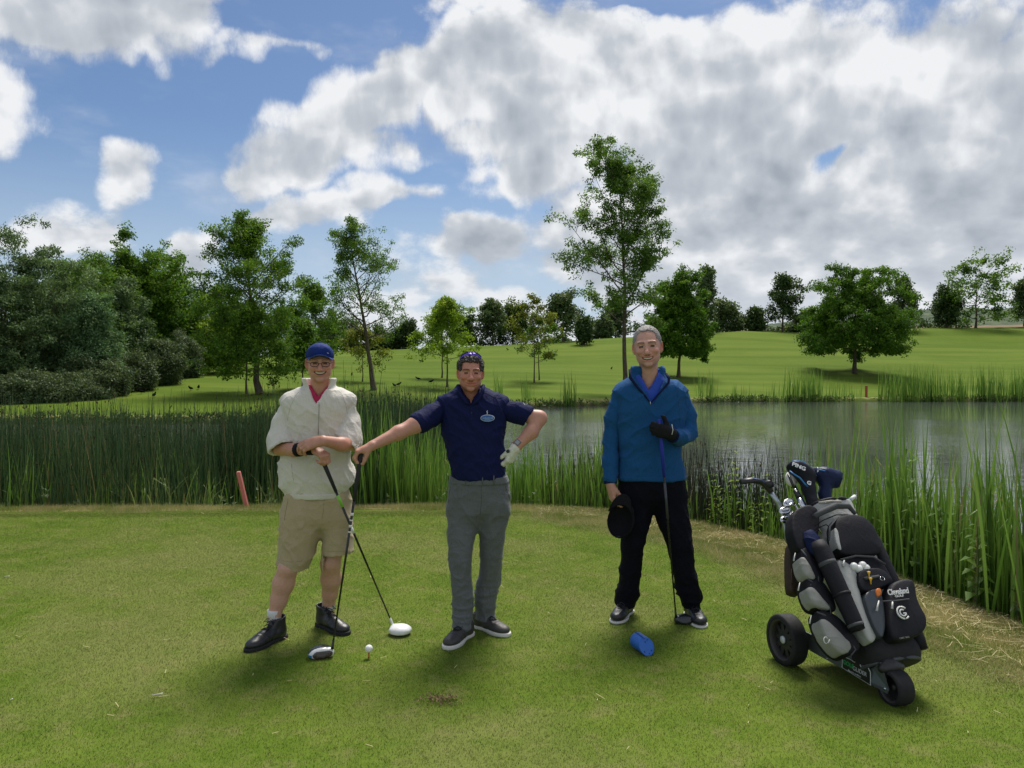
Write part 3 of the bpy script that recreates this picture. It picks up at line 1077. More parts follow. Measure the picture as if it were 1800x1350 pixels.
M_TYPHA = reed_mat('cattail_leaf', (0.068, 0.140, 0.020), (0.118, 0.230, 0.031), (0.200, 0.320, 0.055), 0.46)
M_RUSH = reed_mat('bulrush_stem', (0.036, 0.090, 0.036), (0.075, 0.155, 0.055), (0.160, 0.205, 0.078), 0.36)
M_RUSHD = reed_mat('bulrush_dark_stem', (0.018, 0.030, 0.014), (0.032, 0.050, 0.022), (0.070, 0.062, 0.032), 0.1)
M_SEED = simple_mat('rush_seed', (0.075, 0.045, 0.022), 0.9, 0.2)
M_PALEG = reed_mat('pale_grass_blade', (0.070, 0.120, 0.020), (0.135, 0.195, 0.045), (0.270, 0.300, 0.120), 0.35)


def strips(rg, base, h, w, lean, curl, tint, seg=6, fold=0.0):
    """leaf blades: base (n,2), heights, widths; returns V,F,t"""
    n = len(base)
    az = rg.random(n) * 2 * np.pi
    ln = np.abs(rg.normal(size=n)) * lean
    cu = np.abs(rg.normal(size=n)) * curl
    face = rg.random(n) * np.pi
    folded = rg.random(n) < fold
    s = np.linspace(0, 1, seg + 1)
    ang = ln[:, None] + cu[:, None] * s[None, :] ** 2
    brk = rg.uniform(0.45, 0.85, n)
    ang = ang + np.where(folded[:, None] & (s[None, :] > brk[:, None]), rg.uniform(1.2, 2.3, n)[:, None], 0)
    ds = h[:, None] / seg
    rr = np.cumsum(np.sin(ang) * ds, axis=1) - np.sin(ang) * ds
    zz = np.cumsum(np.cos(ang) * ds, axis=1) - np.cos(ang) * ds
    cx = base[:, 0:1] + np.cos(az)[:, None] * rr
    cy = base[:, 1:2] + np.sin(az)[:, None] * rr
    prof = np.clip(np.minimum(0.55 + s * 1.6, (1 - s) * 1.9 + 0.04), 0, 1)
    tw = face[:, None] + s[None, :] * rg.normal(size=n)[:, None] * 0.7
    ox = np.cos(tw) * w[:, None] * prof[None, :] / 2
    oy = np.sin(tw) * w[:, None] * prof[None, :] / 2
    A = np.stack([cx - ox, cy - oy, zz], -1)
    B = np.stack([cx + ox, cy + oy, zz], -1)
    V = np.stack([A, B], 2).reshape(-1, 3)          # n, seg+1, 2
    k = 2 * (seg + 1)
    i = (np.arange(n)[:, None] * k + np.arange(seg)[None, :] * 2).ravel()
    F = np.c_[i, i + 1, i + 3, i + 2]
    t = np.clip(tint[:, None] + 0.18 * (s[None, :] - 0.4), 0, 0.93)
    return V, F, np.repeat(t.ravel(), 2)


def typha_clump(rg, n, rad, h, w=0.015, lean=0.10, curl=0.22, fold=0.10, mat=None, dead=0.05):
    b = rg.normal(size=(n, 2)) * rad * 0.5
    t = np.where(rg.random(n) < dead, 0.97, rg.uniform(0.08, 0.85, n))
    V, F, tt = strips(rg, b, h * rg.uniform(0.55, 1.12, n), w * rg.uniform(0.6, 1.25, n), lean, curl, t, 7, fold)
    return mesh_only('cattail_kind', V, F, mat or M_TYPHA, tt, True)


def rush_clump(rg, n, rad, h, r=0.0042, lean=0.075, mat=None, seeds=True):
    b = rg.normal(size=(n, 2)) * rad * 0.55
    paths, tints = [], []
    seedp = []
    for i in range(n):
        hh = h * rg.uniform(0.45, 1.12)
        d = rg.normal(size=2) * lean
        c = rg.normal(size=2) * 0.05
        pts = np.array([[b[i, 0], b[i, 1], 0], [b[i, 0] + d[0] * hh * .5, b[i, 1] + d[1] * hh * .5, hh * 0.5],
                        [b[i, 0] + d[0] * hh + c[0], b[i, 1] + d[1] * hh + c[1], hh]])
        paths.append((pts, np.array([r * 1.2, r, r * 0.35])))
        tints.append(0.96 if rg.random() < 0.07 else rg.uniform(0.05, 0.9))
        if seeds and rg.random() < 0.13:
            q = pts[1] * 0.14 + pts[2] * 0.86
            for _ in range(2):
                o = rg.normal(size=3) * 0.008
                seedp.append((np.array([q + o * 0.3, q + o + [0, 0, 0.006], q + o * 1.5 + [0, 0, 0.014]]), np.array([0.003, 0.0062, 0.002])))
    V, F = tube_mesh(paths, 3)
    t = np.repeat(np.array(tints), 9)
    me = mesh_np('rush_kind', V, F, mat or M_RUSH, smooth=True)
    data = me.data
    if seedp:
        V2, F2 = tube_mesh(seedp, 4)
        bpy.data.objects.remove(me)
        o = mesh_np('rush_kind', np.vstack([V, V2]), np.vstack([F, F2 + len(V)]), mat or M_RUSH)
        data = o.data
        data.materials.append(M_SEED)
        mi = np.r_[np.zeros(len(F), np.int32), np.ones(len(F2), np.int32)]
        data.polygons.foreach_set('material_index', mi)
        t = np.r_[t, np.full(len(V2), 0.5)]
        me = o
    add_attr(me, 'tint', t)
    bpy.data.objects.remove(me)
    return data


def bed(name, label, pts, hs, kinds, rg, zoff=0.0):
    z = np.minimum(height(pts), 0.0)
    z = np.maximum(z, WATER_Z - 0.15) + zoff
    n = len(pts)
    rot = np.c_[rg.normal(size=n) * 0.02, rg.normal(size=n) * 0.02, rg.random(n) * 6.28]
    s = hs * rg.uniform(0.85, 1.12, n)
    o = scatter(name, np.c_[pts, z], rot, np.c_[np.sqrt(s), np.sqrt(s), s], rg.integers(0, len(kinds), n), kinds)
    tag(o, label, 'reeds', kind='stuff')


def rand_region(rg, n, x0, x1, y0, y1, sd0, sd1):
    P = np.c_[rg.uniform(x0, x1, n), rg.uniform(y0, y1, n)]
    s = tee_sd(P)
    return P[(s < -sd0) & (s > -sd1)]


def make_reeds():
    rg = np.random.default_rng(33)
    rush = [rush_clump(rg, 44, 0.34, 1.0) for _ in range(6)]
    rushd = [rush_clump(rg, 30, 0.30, 1.0, 0.0038, 0.06, M_RUSHD) for _ in range(5)]
    cat = [typha_clump(rg, 20, 0.26, 1.0, 0.017) for _ in range(8)]
    # dark bulrush on the left
    P = rand_region(rg, 3000, -19, -1.7, 9.0, 17.5, 0.55, 6.6)
    P = P[np.abs(P[:, 0]) < P[:, 1] * 1.0 + 0.6]
    gap = ((P[:, 0] + 3.75) / 0.55) ** 2 + ((P[:, 1] - 11.5) / 3.5) ** 2 < 1
    dens = np.clip(1.25 - (P[:, 1] - 10) * 0.10, 0.35, 1)
    P = P[(rg.random(len(P)) < dens * 0.34) & ~(gap & (rg.random(len(P)) < 0.85))]
    bed('bulrush_bed', 'dense dark bulrushes along the left bank of the pond', P, rg.uniform(1.45, 1.85, len(P)), rush, rg)
    P = rand_region(rg, 260, -14, -2.3, 9.0, 13.0, 0.5, 2.6)
    P = P[rg.random(len(P)) < 0.75]
    bed('cattail_bed', 'scattered cattail leaves among the dark bulrushes on the left', P, rg.uniform(0.75, 1.5, len(P)), cat, rg)
    # cattails in the middle
    P = rand_region(rg, 900, -2.3, 1.6, 9.0, 13.0, 0.45, 2.6)
    P = P[rg.random(len(P)) < 0.48]
    hs = np.where(P[:, 0] < -0.9, 1.62, 1.25) * rg.uniform(0.8, 1.15, len(P))
    bed('cattail_bed', 'bright green cattails behind the dark haired man', P, hs, cat, rg)
    P = rand_region(rg, 900, -4.4, -1.2, 11.5, 19, 1.8, 8.5)
    P = P[rg.random(len(P)) < 0.30]
    bed('bulrush_bed', 'dark bulrushes standing in the water behind the cattails', P, np.full(len(P), 1.8), rush, rg)
    # thin dark stems right of the man in blue
    P = rand_region(rg, 1500, 0.2, 4.3, 6.0, 12.5, 0.5, 2.3)
    a = P[:, 0] / P[:, 1]
    P = P[(a > 0.06) & (a < 0.40)]
    P = P[rg.random(len(P)) < 0.26]
    bed('bulrush_bed', 'thin dark rush stems with brown tips before the bright water', P, np.full(len(P), 1.22), rushd, rg)
    P = rand_region(rg, 500, 0.2, 3.6, 6.0, 11, 0.3, 1.3)
    a = P[:, 0] / P[:, 1]
    P = P[(a > 0.10) & (a < 0.36)]
    P = P[rg.random(len(P)) < 0.45]
    bed('cattail_bed', 'short cattail leaves at the foot of the thin rushes', P, rg.uniform(0.5, 0.95, len(P)), cat, rg)
    # big bright cattails on the right
    P = rand_region(rg, 1900, 2.2, 8.0, 3.0, 9.5, 0.35, 2.6)
    a = P[:, 0] / P[:, 1]
    P = P[(a > 0.36) & (a < 0.86)]
    a = P[:, 0] / P[:, 1]
    P = P[rg.random(len(P)) < np.clip(0.80 - 0.40 * (tee_sd(P) < -1.5), 0, 1)]
    bed('cattail_bed', 'tall bright cattails behind the golf bag', P, rg.uniform(0.95, 1.55, len(P)) * np.clip(1.25 - 0.09 * (P[:, 1] - 4), 0.85, 1.25), cat, rg)
    # low dull growth at the water's edge under the reeds
    P = rand_region(rg, 3200, -12, 4.6, 3.0, 11.5, 0.25, 0.95)
    P = P[np.abs(P[:, 0]) < P[:, 1] * 0.75 + 0.5]
    z = height(P)
    C = np.c_[P, z + rg.uniform(0.0, 0.22, len(P))]
    V, F, t = leaf_cloud(rg, C, np.full(len(C), 0.10), 9, 0.075, 0.022, None, 0.9, -0.3)
    o = mesh_np('bank_weeds', V, F, L_SCRUB, smooth=False)
    add_attr(o, 'tint', t)
    tag(o, 'low brownish weeds at the foot of the reeds', 'weeds', kind='stuff')
    # far bank fringe
    n = 1700
    xs = rg.uniform(-30, 46, n)
    xs = xs[(np.sin(xs * 0.9) + np.sin(xs * 0.37 + 1) + rg.normal(size=n) * 0.7) > -0.35]
    n = len(xs)
    yb = np.interp(xs, FAR[:, 0], FAR[:, 1])
    P = np.c_[xs, yb + rg.normal(size=n) * 0.25 - 0.15]
    C = np.c_[P, np.full(n, WATER_Z) + rg.uniform(0.0, 0.32, n)]
    V, F, t = leaf_cloud(rg, C, np.full(n, 0.22), 9, 0.22, 0.06, None, 0.9, -0.6)
    o = mesh_np('bank_weeds', V, F, L_DARK, smooth=False)
    add_attr(o, 'tint', t)
    tag(o, 'dark weeds hanging over the far waterline', 'weeds', kind='stuff')


make_reeds()


def reed_clump(label, px, D, width_px, h, n, group='reed clumps on the far bank', mat=None):
    rg = np.random.default_rng(int(px))
    w = width_px / 1350 * D
    x = (px - 900) / 1350 * D
    b = np.c_[rg.uniform(-w / 2, w / 2, n), rg.normal(size=n) * 0.45]
    t = rg.uniform(0.05, 0.8, n)
    V, F, tt = strips(rg, b, h * rg.uniform(0.5, 1.1, n), np.full(n, 0.045), 0.06, 0.22, t, 5, 0.05)
    o = mesh_np('reed_clump', V, F, mat or M_TYPHA)
    o.location = (x, D, max(WATER_Z - 0.1, gz(x, D)))
    add_attr(o, 'tint', tt)
    tag(o, label, 'reeds', group)


for args in [
        ('single thin tuft of reeds right of the dark haired man, first from the left', 876, 46.6, 16, 2.2, 26),
        ('thin tuft of reeds second from the left on the far bank', 928, 47.8, 22, 1.9, 26),
        ('tall thin tuft of reeds left of the man in blue', 1000, 48.6, 26, 2.4, 34),
        ('thin tuft of reeds just right of the man in blue', 1243, 55.0, 34, 2.2, 50),
        ('sparse low reeds between the man in blue and the full clump', 1305, 55.6, 40, 1.5, 26),
        ('full reed clump in front of the spreading tree, left side', 1415, 56.0, 62, 2.6, 170),
        ('sparse low reeds left of the full clump', 1362, 55.8, 30, 1.6, 30),
        ('sparse reeds below the trunk of the spreading tree', 1482, 56.0, 56, 1.9, 46),
        ('dense reed clump right of the far red stake', 1580, 56.0, 64, 2.9, 210),
        ('dense reed clump second right of the far red stake', 1636, 56.2, 46, 2.8, 150),
        ('dense reed clump third right of the far red stake', 1684, 56.2, 32, 2.6, 100),
        ('dense reed clump fourth right of the far red stake', 1738, 56.4, 42, 2.8, 130),
        ('dense reed clump at the right picture edge', 1788, 56.4, 46, 2.6, 140)]:
    reed_clump(*args)


# ------------------------------------------------------------------ single weeds and grass tufts on the near bank
def weed_mesh(rg, h, mat, n_pairs=9, ll=0.10):
    stem = np.array([[0, 0, 0], [0.02, 0.0, h * 0.5], [0.03, 0.02, h]])
    V1, F1 = tube_mesh([(stem, np.array([0.006, 0.005, 0.002]))], 5)
    V, F, T_ = [], [], []
    off = 0
    for i in range(n_pairs):
        z = h * (0.18 + 0.82 * i / n_pairs)
        a0 = i * 1.57 + rg.normal() * 0.3
        for s in range(2):
            a = a0 + s * math.pi
            L = ll * (1.1 - 0.6 * i / n_pairs) * rg.uniform(0.8, 1.2)
            c = np.array([0.03 * z / h, 0.015 * z / h, z])
            d = np.array([math.cos(a), math.sin(a), 0.45])
            s_ = np.array([-math.sin(a), math.cos(a), 0]) * L * 0.20
            m = c + d * L * 0.5 + [0, 0, L * 0.05]
            tip = c + np.array([d[0], d[1], 0.05]) * L
            V += [c, m + s_, tip, m - s_]
            F.append([off, off + 1, off + 2, off + 3])
            T_ += [rg.uniform(0.3, 0.9)] * 4
            off += 4
    return (V1, F1), (np.array(V), np.array(F), np.array(T_))


M_STALK = simple_mat('weed_stalk', (0.085, 0.120, 0.030), 0.7)


ORD = ['first', 'second', 'third', 'fourth', 'fifth', 'sixth', 'seventh', 'eighth', 'ninth', 'tenth', 'eleventh', 'twelfth', 'thirteenth',
       'fourteenth', 'fifteenth', 'sixteenth', 'seventeenth', 'eighteenth']


def make_weeds():
    rg = np.random.default_rng(5)
    kinds = []
    for i in range(5):
        kinds.append(weed_mesh(rg, rg.uniform(0.6, 1.0), L_LUSH, rg.integers(9, 14), rg.uniform(0.09, 0.14)))
    meshes = []
    for (v1, f1), (v2, f2, t2) in kinds:
        a = mesh_only('stem', v1, f1, M_STALK, smooth=True)
        b = mesh_only('leaves', v2, f2, L_YEL, t2)
        c = mesh_only('leaves', v2, f2, L_ASH, t2)
        meshes.append((a, b, c))

    def put(px, py, D, s, which, yellow, lab, grp):
        x = (px - 900) / 1350 * D
        r = empty('weed_plant', (x, D, gz(x, D) - 0.02), rg.random() * 6)
        r.scale = (s, s, s)
        tag(r, lab, 'weed', grp)
        a, b, c = meshes[which % 5]
        obj_from_mesh('stem', a, r)
        obj_from_mesh('leaves', b if yellow else c, r)
    g1 = 'leafy weeds among the cattails behind the golf bag'
    X1 = [1560, 1535, 1590, 1615, 1640, 1600, 1660, 1690, 1705, 1730, 1575, 1625, 1655, 1745, 1680, 1545, 1720, 1610]
    for i, (px, D) in enumerate([(1560, 6.9), (1535, 7.0), (1590, 6.6), (1615, 6.5), (1640, 6.3), (1600, 6.8), (1660, 6.1), (1690, 5.9),
                                 (1705, 6.2), (1730, 5.7), (1575, 6.5), (1625, 6.9), (1655, 6.5), (1745, 6.0), (1680, 6.4), (1545, 6.7),
                                 (1720, 5.5), (1610, 6.2)]):
        put(px, 0, D, rg.uniform(0.85, 1.35), i, False, 'leafy weed among the cattails behind the bag, %s from left' % ORD[sorted(X1).index(px)], g1)
    g2 = 'yellow green weeds right of the man in blue'
    for i, (px, D) in enumerate([(1252, 8.5), (1268, 8.35), (1278, 8.55), (1290, 8.3), (1330, 8.2), (1345, 8.0)]):
        put(px, 0, D, rg.uniform(0.7, 1.05), i, True, 'yellow green weed right of the man in blue, %s from the left' % ORD[i], g2)
    # pale arching grass tufts in front of the bulrushes
    g3 = 'pale grass tufts in front of the bulrushes'
    spots = [(135, 10.05, .75), (165, 10.0, .9), (205, 10.1, .6), (245, 10.0, .8), (268, 9.95, .95), (300, 10.0, 1.0), (325, 10.1, .85), (350, 9.9, .7),
             (95, 10.0, .45), (480, 10.0, .8), (700, 9.95, .5), (380, 9.9, .4)]
    labs = ['pale arching grass tuft before the bulrushes, %s from the left' % w for w in
            ('second', 'third', 'fourth', 'fifth', 'sixth', 'seventh', 'eighth', 'ninth', 'first', 'eleventh', 'twelfth', 'tenth')]
    for (px, D, h), lab in zip(spots, labs):
        n = 22
        b = rg.normal(size=(n, 2)) * 0.07
        V, F, tt = strips(rg, b, h * rg.uniform(0.5, 1.2, n), np.full(n, 0.014), 0.22, 0.75, rg.uniform(0.25, 0.85, n), 7, 0.25)
        o = mesh_np('grass_tuft', V, F, M_PALEG)
        add_attr(o, 'tint', tt)
        x = (px - 900) / 1350 * D
        o.location = (x, D, max(WATER_Z, gz(x, D)))
        tag(o, lab, 'grass tuft', g3)
    # dry straw lying along the right-hand bank
    P = rand_region(rg, 9000, 0.3, 4.2, 3.4, 9.6, -0.75, 0.30)
    P = P[rg.random(len(P)) < 0.30 + 0.7 * (np.abs(tee_sd(P) + 0.05) < 0.28)]
    n = len(P)
    a = rg.random(n) * np.pi
    L = rg.uniform(0.03, 0.16, n)
    d = np.c_[np.cos(a), np.sin(a), rg.normal(size=n) * 0.10] * L[:, None] / 2
    s = np.c_[-np.sin(a), np.cos(a), np.zeros(n)] * 0.0016
    c = np.c_[P, height(P) + 0.022 + rg.random(n) * 0.025]
    mid = c + rg.normal(size=(n, 3)) * (L * 0.06)[:, None]
    V = np.stack([c - d - s, c - d + s, mid + s, mid - s, c + d + s, c + d - s], 1).reshape(-1, 3)
    i = np.arange(n) * 6
    F = np.r_[np.c_[i, i + 1, i + 2, i + 3], np.c_[i + 3, i + 2, i + 4, i + 5]]
    o = mesh_np('dry_straw', V, F, simple_mat('straw', (0.44, 0.37, 0.20), 0.8, 0.2, var=0.3))
    tag(o, 'dry straw strewn along the bank edge', 'straw', kind='stuff')


make_weeds()

# ------------------------------------------------------------------ sculpting kit: smooth-blended solids -> one continuous skin
def A3(v):
    return np.array([v[0], v[1], v[2]], float)


def grid_axis(lo, hi, step, fine=()):
    out = [lo]
    while out[-1] < hi:
        x = out[-1]
        s = step
        for a, b, fs in fine:
            if a - step <= x <= b:
                s = fs
        out.append(x + s)
    return np.array(out)


def smin(a, b, k):
    if k <= 0:
        return np.minimum(a, b)
    h = np.maximum(k - np.abs(a - b), 0) / k
    return np.minimum(a, b) - h * h * k * 0.25


class Sculpt:
    """a field on a rectilinear grid; add / cut solids, then extract the surface"""
    def __init__(self, lo, hi, step, fx=(), fy=(), fz=()):
        self.x = grid_axis(lo[0], hi[0], step, fx)
        self.y = grid_axis(lo[1], hi[1], step, fy)
        self.z = grid_axis(lo[2], hi[2], step, fz)
        self.D = np.full((len(self.x), len(self.y), len(self.z)), 0.08, np.float32)

    def sub(self, lo, hi, pad):
        sl = []
        for ax, a, b in zip((self.x, self.y, self.z), lo, hi):
            i0 = max(0, np.searchsorted(ax, a - pad) - 1)
            i1 = min(len(ax), np.searchsorted(ax, b + pad) + 1)
            sl.append(slice(i0, i1))
        X = self.x[sl[0]][:, None, None]
        Y = self.y[sl[1]][None, :, None]
        Z = self.z[sl[2]][None, None, :]
        return tuple(sl), X, Y, Z

    def put(self, sl, d, k, op):
        cur = self.D[sl]
        if cur.size == 0:
            return
        if op == '+':
            self.D[sl] = smin(cur, d, k)
        elif op == '-':
            self.D[sl] = -smin(-cur, d, k)
        else:
            self.D[sl] = -smin(-cur, -d, k)

    def cone(self, a, b, ra, rb, k=0.02, op='+', flat=None):
        a, b = A3(a), A3(b)
        r = max(ra, rb)
        sl, X, Y, Z = self.sub(np.minimum(a, b) - r, np.maximum(a, b) + r, 0.035 + k)
        ab = b - a
        L = ab @ ab + 1e-12
        t = np.clip(((X - a[0]) * ab[0] + (Y - a[1]) * ab[1] + (Z - a[2]) * ab[2]) / L, 0, 1)
        d = np.sqrt((X - a[0] - t * ab[0]) ** 2 + (Y - a[1] - t * ab[1]) ** 2 + (Z - a[2] - t * ab[2]) ** 2) - (ra + t * (rb - ra))
        self.put(sl, d, k, op)

    def chain(self, pts, radii, k=0.02, op='+'):
        for i in range(len(pts) - 1):
            self.cone(pts[i], pts[i + 1], radii[i], radii[i + 1], k, op)

    def ell(self, c, r, k=0.02, op='+', rot=None):
        c, r = A3(c), A3(r)
        m = r.max()
        sl, X, Y, Z = self.sub(c - m, c + m, 0.03 + k)
        x, y, z = X - c[0], Y - c[1], Z - c[2]
        if rot is not None:
            Rm = np.array(rot)                      # columns: local axes in world
            x, y, z = (x * Rm[0, 0] + y * Rm[1, 0] + z * Rm[2, 0], x * Rm[0, 1] + y * Rm[1, 1] + z * Rm[2, 1],
                       x * Rm[0, 2] + y * Rm[1, 2] + z * Rm[2, 2])
        k0 = np.sqrt((x / r[0]) ** 2 + (y / r[1]) ** 2 + (z / r[2]) ** 2)
        k1 = np.sqrt((x / r[0] ** 2) ** 2 + (y / r[1] ** 2) ** 2 + (z / r[2] ** 2) ** 2) + 1e-9
        d = k0 * (k0 - 1) / k1
        self.put(sl, d, k, op)

    def loft(self, sec, k=0.02, op='+', pw=2.3, shell=0.0, grow=0.0, smooth=3):
        """sec: rows (z, cx, cy, rx, ry); stacked superellipses"""
        sec = np.array(sorted(sec), float)
        z0, z1 = sec[0, 0], sec[-1, 0]
        rm = sec[:, 3:5].max() + grow
        lo = (sec[:, 1].min() - rm, sec[:, 2].min() - rm, z0)
        hi = (sec[:, 1].max() + rm, sec[:, 2].max() + rm, z1)
        sl, X, Y, Z = self.sub(lo, hi, 0.04 + k)
        zz = Z.ravel()
        vals = []
        for c in range(1, 5):
            v = np.interp(zz, sec[:, 0], sec[:, c])
            if smooth and len(v) > 8:
                n = smooth * 2 + 1
                v = np.convolve(np.pad(v, smooth, mode='edge'), np.ones(n) / n, mode='valid')
            vals.append(v[None, None, :])
        cx, cy, rx, ry = vals
        rx, ry = rx + grow, ry + grow
        q = (np.abs((X - cx) / rx) ** pw + np.abs((Y - cy) / ry) ** pw) ** (1 / pw)
        d = (q - 1) * np.minimum(rx, ry)
        if shell:
            d = np.abs(d) - shell
        d = np.maximum(d, np.maximum(z0 - Z, Z - z1))
        self.put(sl, d, k, op)

    def half(self, p, n, k=0.0, lo=None, hi=None):
        """keep the side that n points away from: cut everything with (x-p).n > 0"""
        p, n = A3(p), unit(n)
        sl = (slice(None),) * 3
        X, Y, Z = self.x[:, None, None], self.y[None, :, None], self.z[None, None, :]
        if lo is not None:
            sl, X, Y, Z = self.sub(lo, hi, 0)
        d = (X - p[0]) * n[0] + (Y - p[1]) * n[1] + (Z - p[2]) * n[2]
        self.put(sl, d, k, '&')

    def field(self, fn, lo, hi, k=0.0, op='-'):
        sl, X, Y, Z = self.sub(lo, hi, 0.0)
        self.put(sl, fn(X, Y, Z), k, op)

    def extract(self):
        D = self.D
        D[0], D[-1], D[:, 0], D[:, -1], D[:, :, 0], D[:, :, -1] = (0.08,) * 6
        S = D < 0
        nx, ny, nz = D.shape
        c = np.zeros((nx - 1, ny - 1, nz - 1), np.uint8)
        offs = [(i, j, k) for i in (0, 1) for j in (0, 1) for k in (0, 1)]
        for i, j, k in offs:
            c += S[i:nx - 1 + i, j:ny - 1 + j, k:nz - 1 + k]
        cells = np.argwhere((c > 0) & (c < 8))
        ids = np.full(c.shape, -1, np.int32)
        ids[tuple(cells.T)] = np.arange(len(cells))
        ci, cj, ck = cells.T
        val = {o: D[ci + o[0], cj + o[1], ck + o[2]] for o in offs}
        acc = np.zeros((len(cells), 3))
        cnt = np.zeros(len(cells))
        for o in offs:
            for ax in range(3):
                if o[ax] == 0:
                    p = list(o)
                    p[ax] = 1
                    a, b = val[o], val[tuple(p)]
                    m = (a < 0) != (b < 0)
                    t = a / np.where(m, a - b, 1)
                    pos = np.tile(np.array(o, float), (len(cells), 1))
                    pos[:, ax] = t
                    acc += np.where(m[:, None], pos, 0)
                    cnt += m
        f = acc / cnt[:, None]
        V = np.empty((len(cells), 3))
        for a, (ax, ix) in enumerate(zip((self.x, self.y, self.z), (ci, cj, ck))):
            V[:, a] = ax[ix] + f[:, a] * (ax[ix + 1] - ax[ix])
        F = []
        for ax in range(3):
            a1, a2 = (ax + 1) % 3, (ax + 2) % 3
            s0 = [slice(None)] * 3
            s1 = [slice(None)] * 3
            s0[ax], s1[ax] = slice(0, -1), slice(1, None)
            e = np.argwhere(S[tuple(s0)] != S[tuple(s1)])
            e = e[(e[:, a1] > 0) & (e[:, a2] > 0) & (e[:, a1] < D.shape[a1] - 1) & (e[:, a2] < D.shape[a2] - 1)]
            inside = S[tuple(s0)][tuple(e.T)]

            def cid(d1, d2):
                q = e.copy()
                q[:, a1] -= d1
                q[:, a2] -= d2
                return ids[tuple(q.T)]
            q = np.c_[cid(1, 1), cid(0, 1), cid(0, 0), cid(1, 0)]
            q[~inside] = q[~inside][:, ::-1]
            F.append(q)
        F = np.vstack(F)
        F = F[(F >= 0).all(1)]
        return V, F


def relax(V, F, n=1, w=0.5):
    e = np.vstack([F[:, [0, 1]], F[:, [1, 2]], F[:, [2, 3]], F[:, [3, 0]]])
    cnt = np.bincount(e[:, 0], minlength=len(V))[:, None] + 1e-9
    for _ in range(n):
        s = np.stack([np.bincount(e[:, 0], V[e[:, 1], a], minlength=len(V)) for a in range(3)], 1)
        V = V * (1 - w) + w * s / cnt
    return V


def vnormals(V, F):
    n = np.cross(V[F[:, 2]] - V[F[:, 0]], V[F[:, 3]] - V[F[:, 1]])
    N = np.zeros_like(V)
    for i in range(4):
        for a in range(3):
            N[:, a] += np.bincount(F[:, i], n[:, a], minlength=len(V))
    return N / (np.linalg.norm(N, axis=1)[:, None] + 1e-12)


def vnoise(P, seed=0):
    """smooth lattice noise in [-1,1], vectorised"""
    P = np.asarray(P, float)
    i = np.floor(P).astype(np.int64)
    f = P - i
    u = f * f * f * (f * (f * 6 - 15) + 10)

    def h(a, b, c):
        n = (a * 73856093) ^ (b * 19349663) ^ (c * 83492791) ^ (seed * 2654435761)
        n = (n ^ (n >> 13)) * 1274126177
        n = (n ^ (n >> 16)) & 0xFFFF
        return n / 32767.5 - 1
    r = 0
    for a in (0, 1):
        for b in (0, 1):
            for c in (0, 1):
                w = (u[:, 0] if a else 1 - u[:, 0]) * (u[:, 1] if b else 1 - u[:, 1]) * (u[:, 2] if c else 1 - u[:, 2])
                r = r + w * h(i[:, 0] + a, i[:, 1] + b, i[:, 2] + c)
    return r


def folds(V, N, layers):
    """push the cloth in and out: layers of (amplitude, frequency xyz, seed, sharpness, mask or None)"""
    out = V.copy()
    for amp, fr, seed, sharp, mask in layers:
        warp = np.c_[vnoise(V * 6, seed + 11), vnoise(V * 6, seed + 12), vnoise(V * 6, seed + 13)] * 0.35
        n = vnoise((V @ np.asarray(fr, float) if np.ndim(fr) == 2 else V * np.asarray(fr)) + warp, seed)
        if sharp:
            n = 1 - 2 * np.abs(n) ** sharp
        m = 1 if mask is None else mask(V)
        out += N * (amp * n * m)[:, None]
    return out


def rotm(ax, ang):
    return np.array(Matrix.Rotation(ang, 3, Vector(ax)))


def ortho(d, n):
    d = unit(d)
    n = np.asarray(n, float)
    n = unit(n - d * (n @ d))
    return d, n


def add_hand(S, wrist, d, n, thumb, curls, scale=1.0, k=0.008, thumb_pose=(0.75, 0.65, 0.25, 0.5), spread=0.0, grow=0.0):
    """palm, four unequal bent fingers and a thumb; d to the knuckles, n where the palm faces, thumb the thumb side"""
    d, n = ortho(d, n)
    t = np.cross(d, n)
    if t @ np.asarray(thumb, float) < 0:
        t = -t
    w = A3(wrist)
    s = scale
    kn = []
    for i, o in enumerate((0.027, 0.009, -0.010, -0.027)):
        kn.append(w + d * (0.088, 0.092, 0.088, 0.080)[i] * s + t * o * s - n * (0.002, 0.004, 0.003, 0.0)[i] * s)
    for i in range(4):
        S.cone(w + t * (0.014, 0.005, -0.005, -0.014)[i] * s, kn[i], 0.0165 * s + grow, 0.0115 * s + grow, 0.018)
    S.ell(w + d * 0.045 * s + t * 0.018 * s + n * 0.010 * s, (0.020 * s,) * 3, 0.02)
    lens = ((0.042, 0.026, 0.021), (0.046, 0.029, 0.022), (0.042, 0.027, 0.021), (0.033, 0.021, 0.019))
    for i in range(4):
        p = kn[i]
        a = 0.0
        c = curls[i]
        r = (0.0098, 0.0098, 0.0093, 0.0084)[i] * s + grow
        side = t * (spread * (1.5 - i) * 0.12)
        for j in range(3):
            a += c[j]
            q = p + (d * math.cos(a) + n * math.sin(a) + side) * lens[i][j] * s
            S.cone(p, q, r, r * 0.92, k if j else 0.008)
            p, r = q, r * 0.92
    ta, tb, tn, bend = thumb_pose
    dv = unit(d * ta + t * tb + n * tn)
    p = w + d * 0.022 * s + t * 0.020 * s + n * 0.006 * s
    q = p + dv * 0.040 * s
    S.cone(p, q, 0.0145 * s + grow, 0.0125 * s + grow, 0.014)
    dv = unit(dv + (d * 0.5 - t * 0.5 + n * 0.5) * bend)
    p, q = q, q + dv * 0.033 * s
    S.cone(p, q, 0.0118 * s + grow, 0.0108 * s + grow, 0.006)
    dv = unit(dv + (d * 0.4 - t * 0.6 + n * 0.4) * bend)
    S.cone(q, q + dv * 0.024 * s, 0.0108 * s + grow, 0.0085 * s + grow, 0.006)

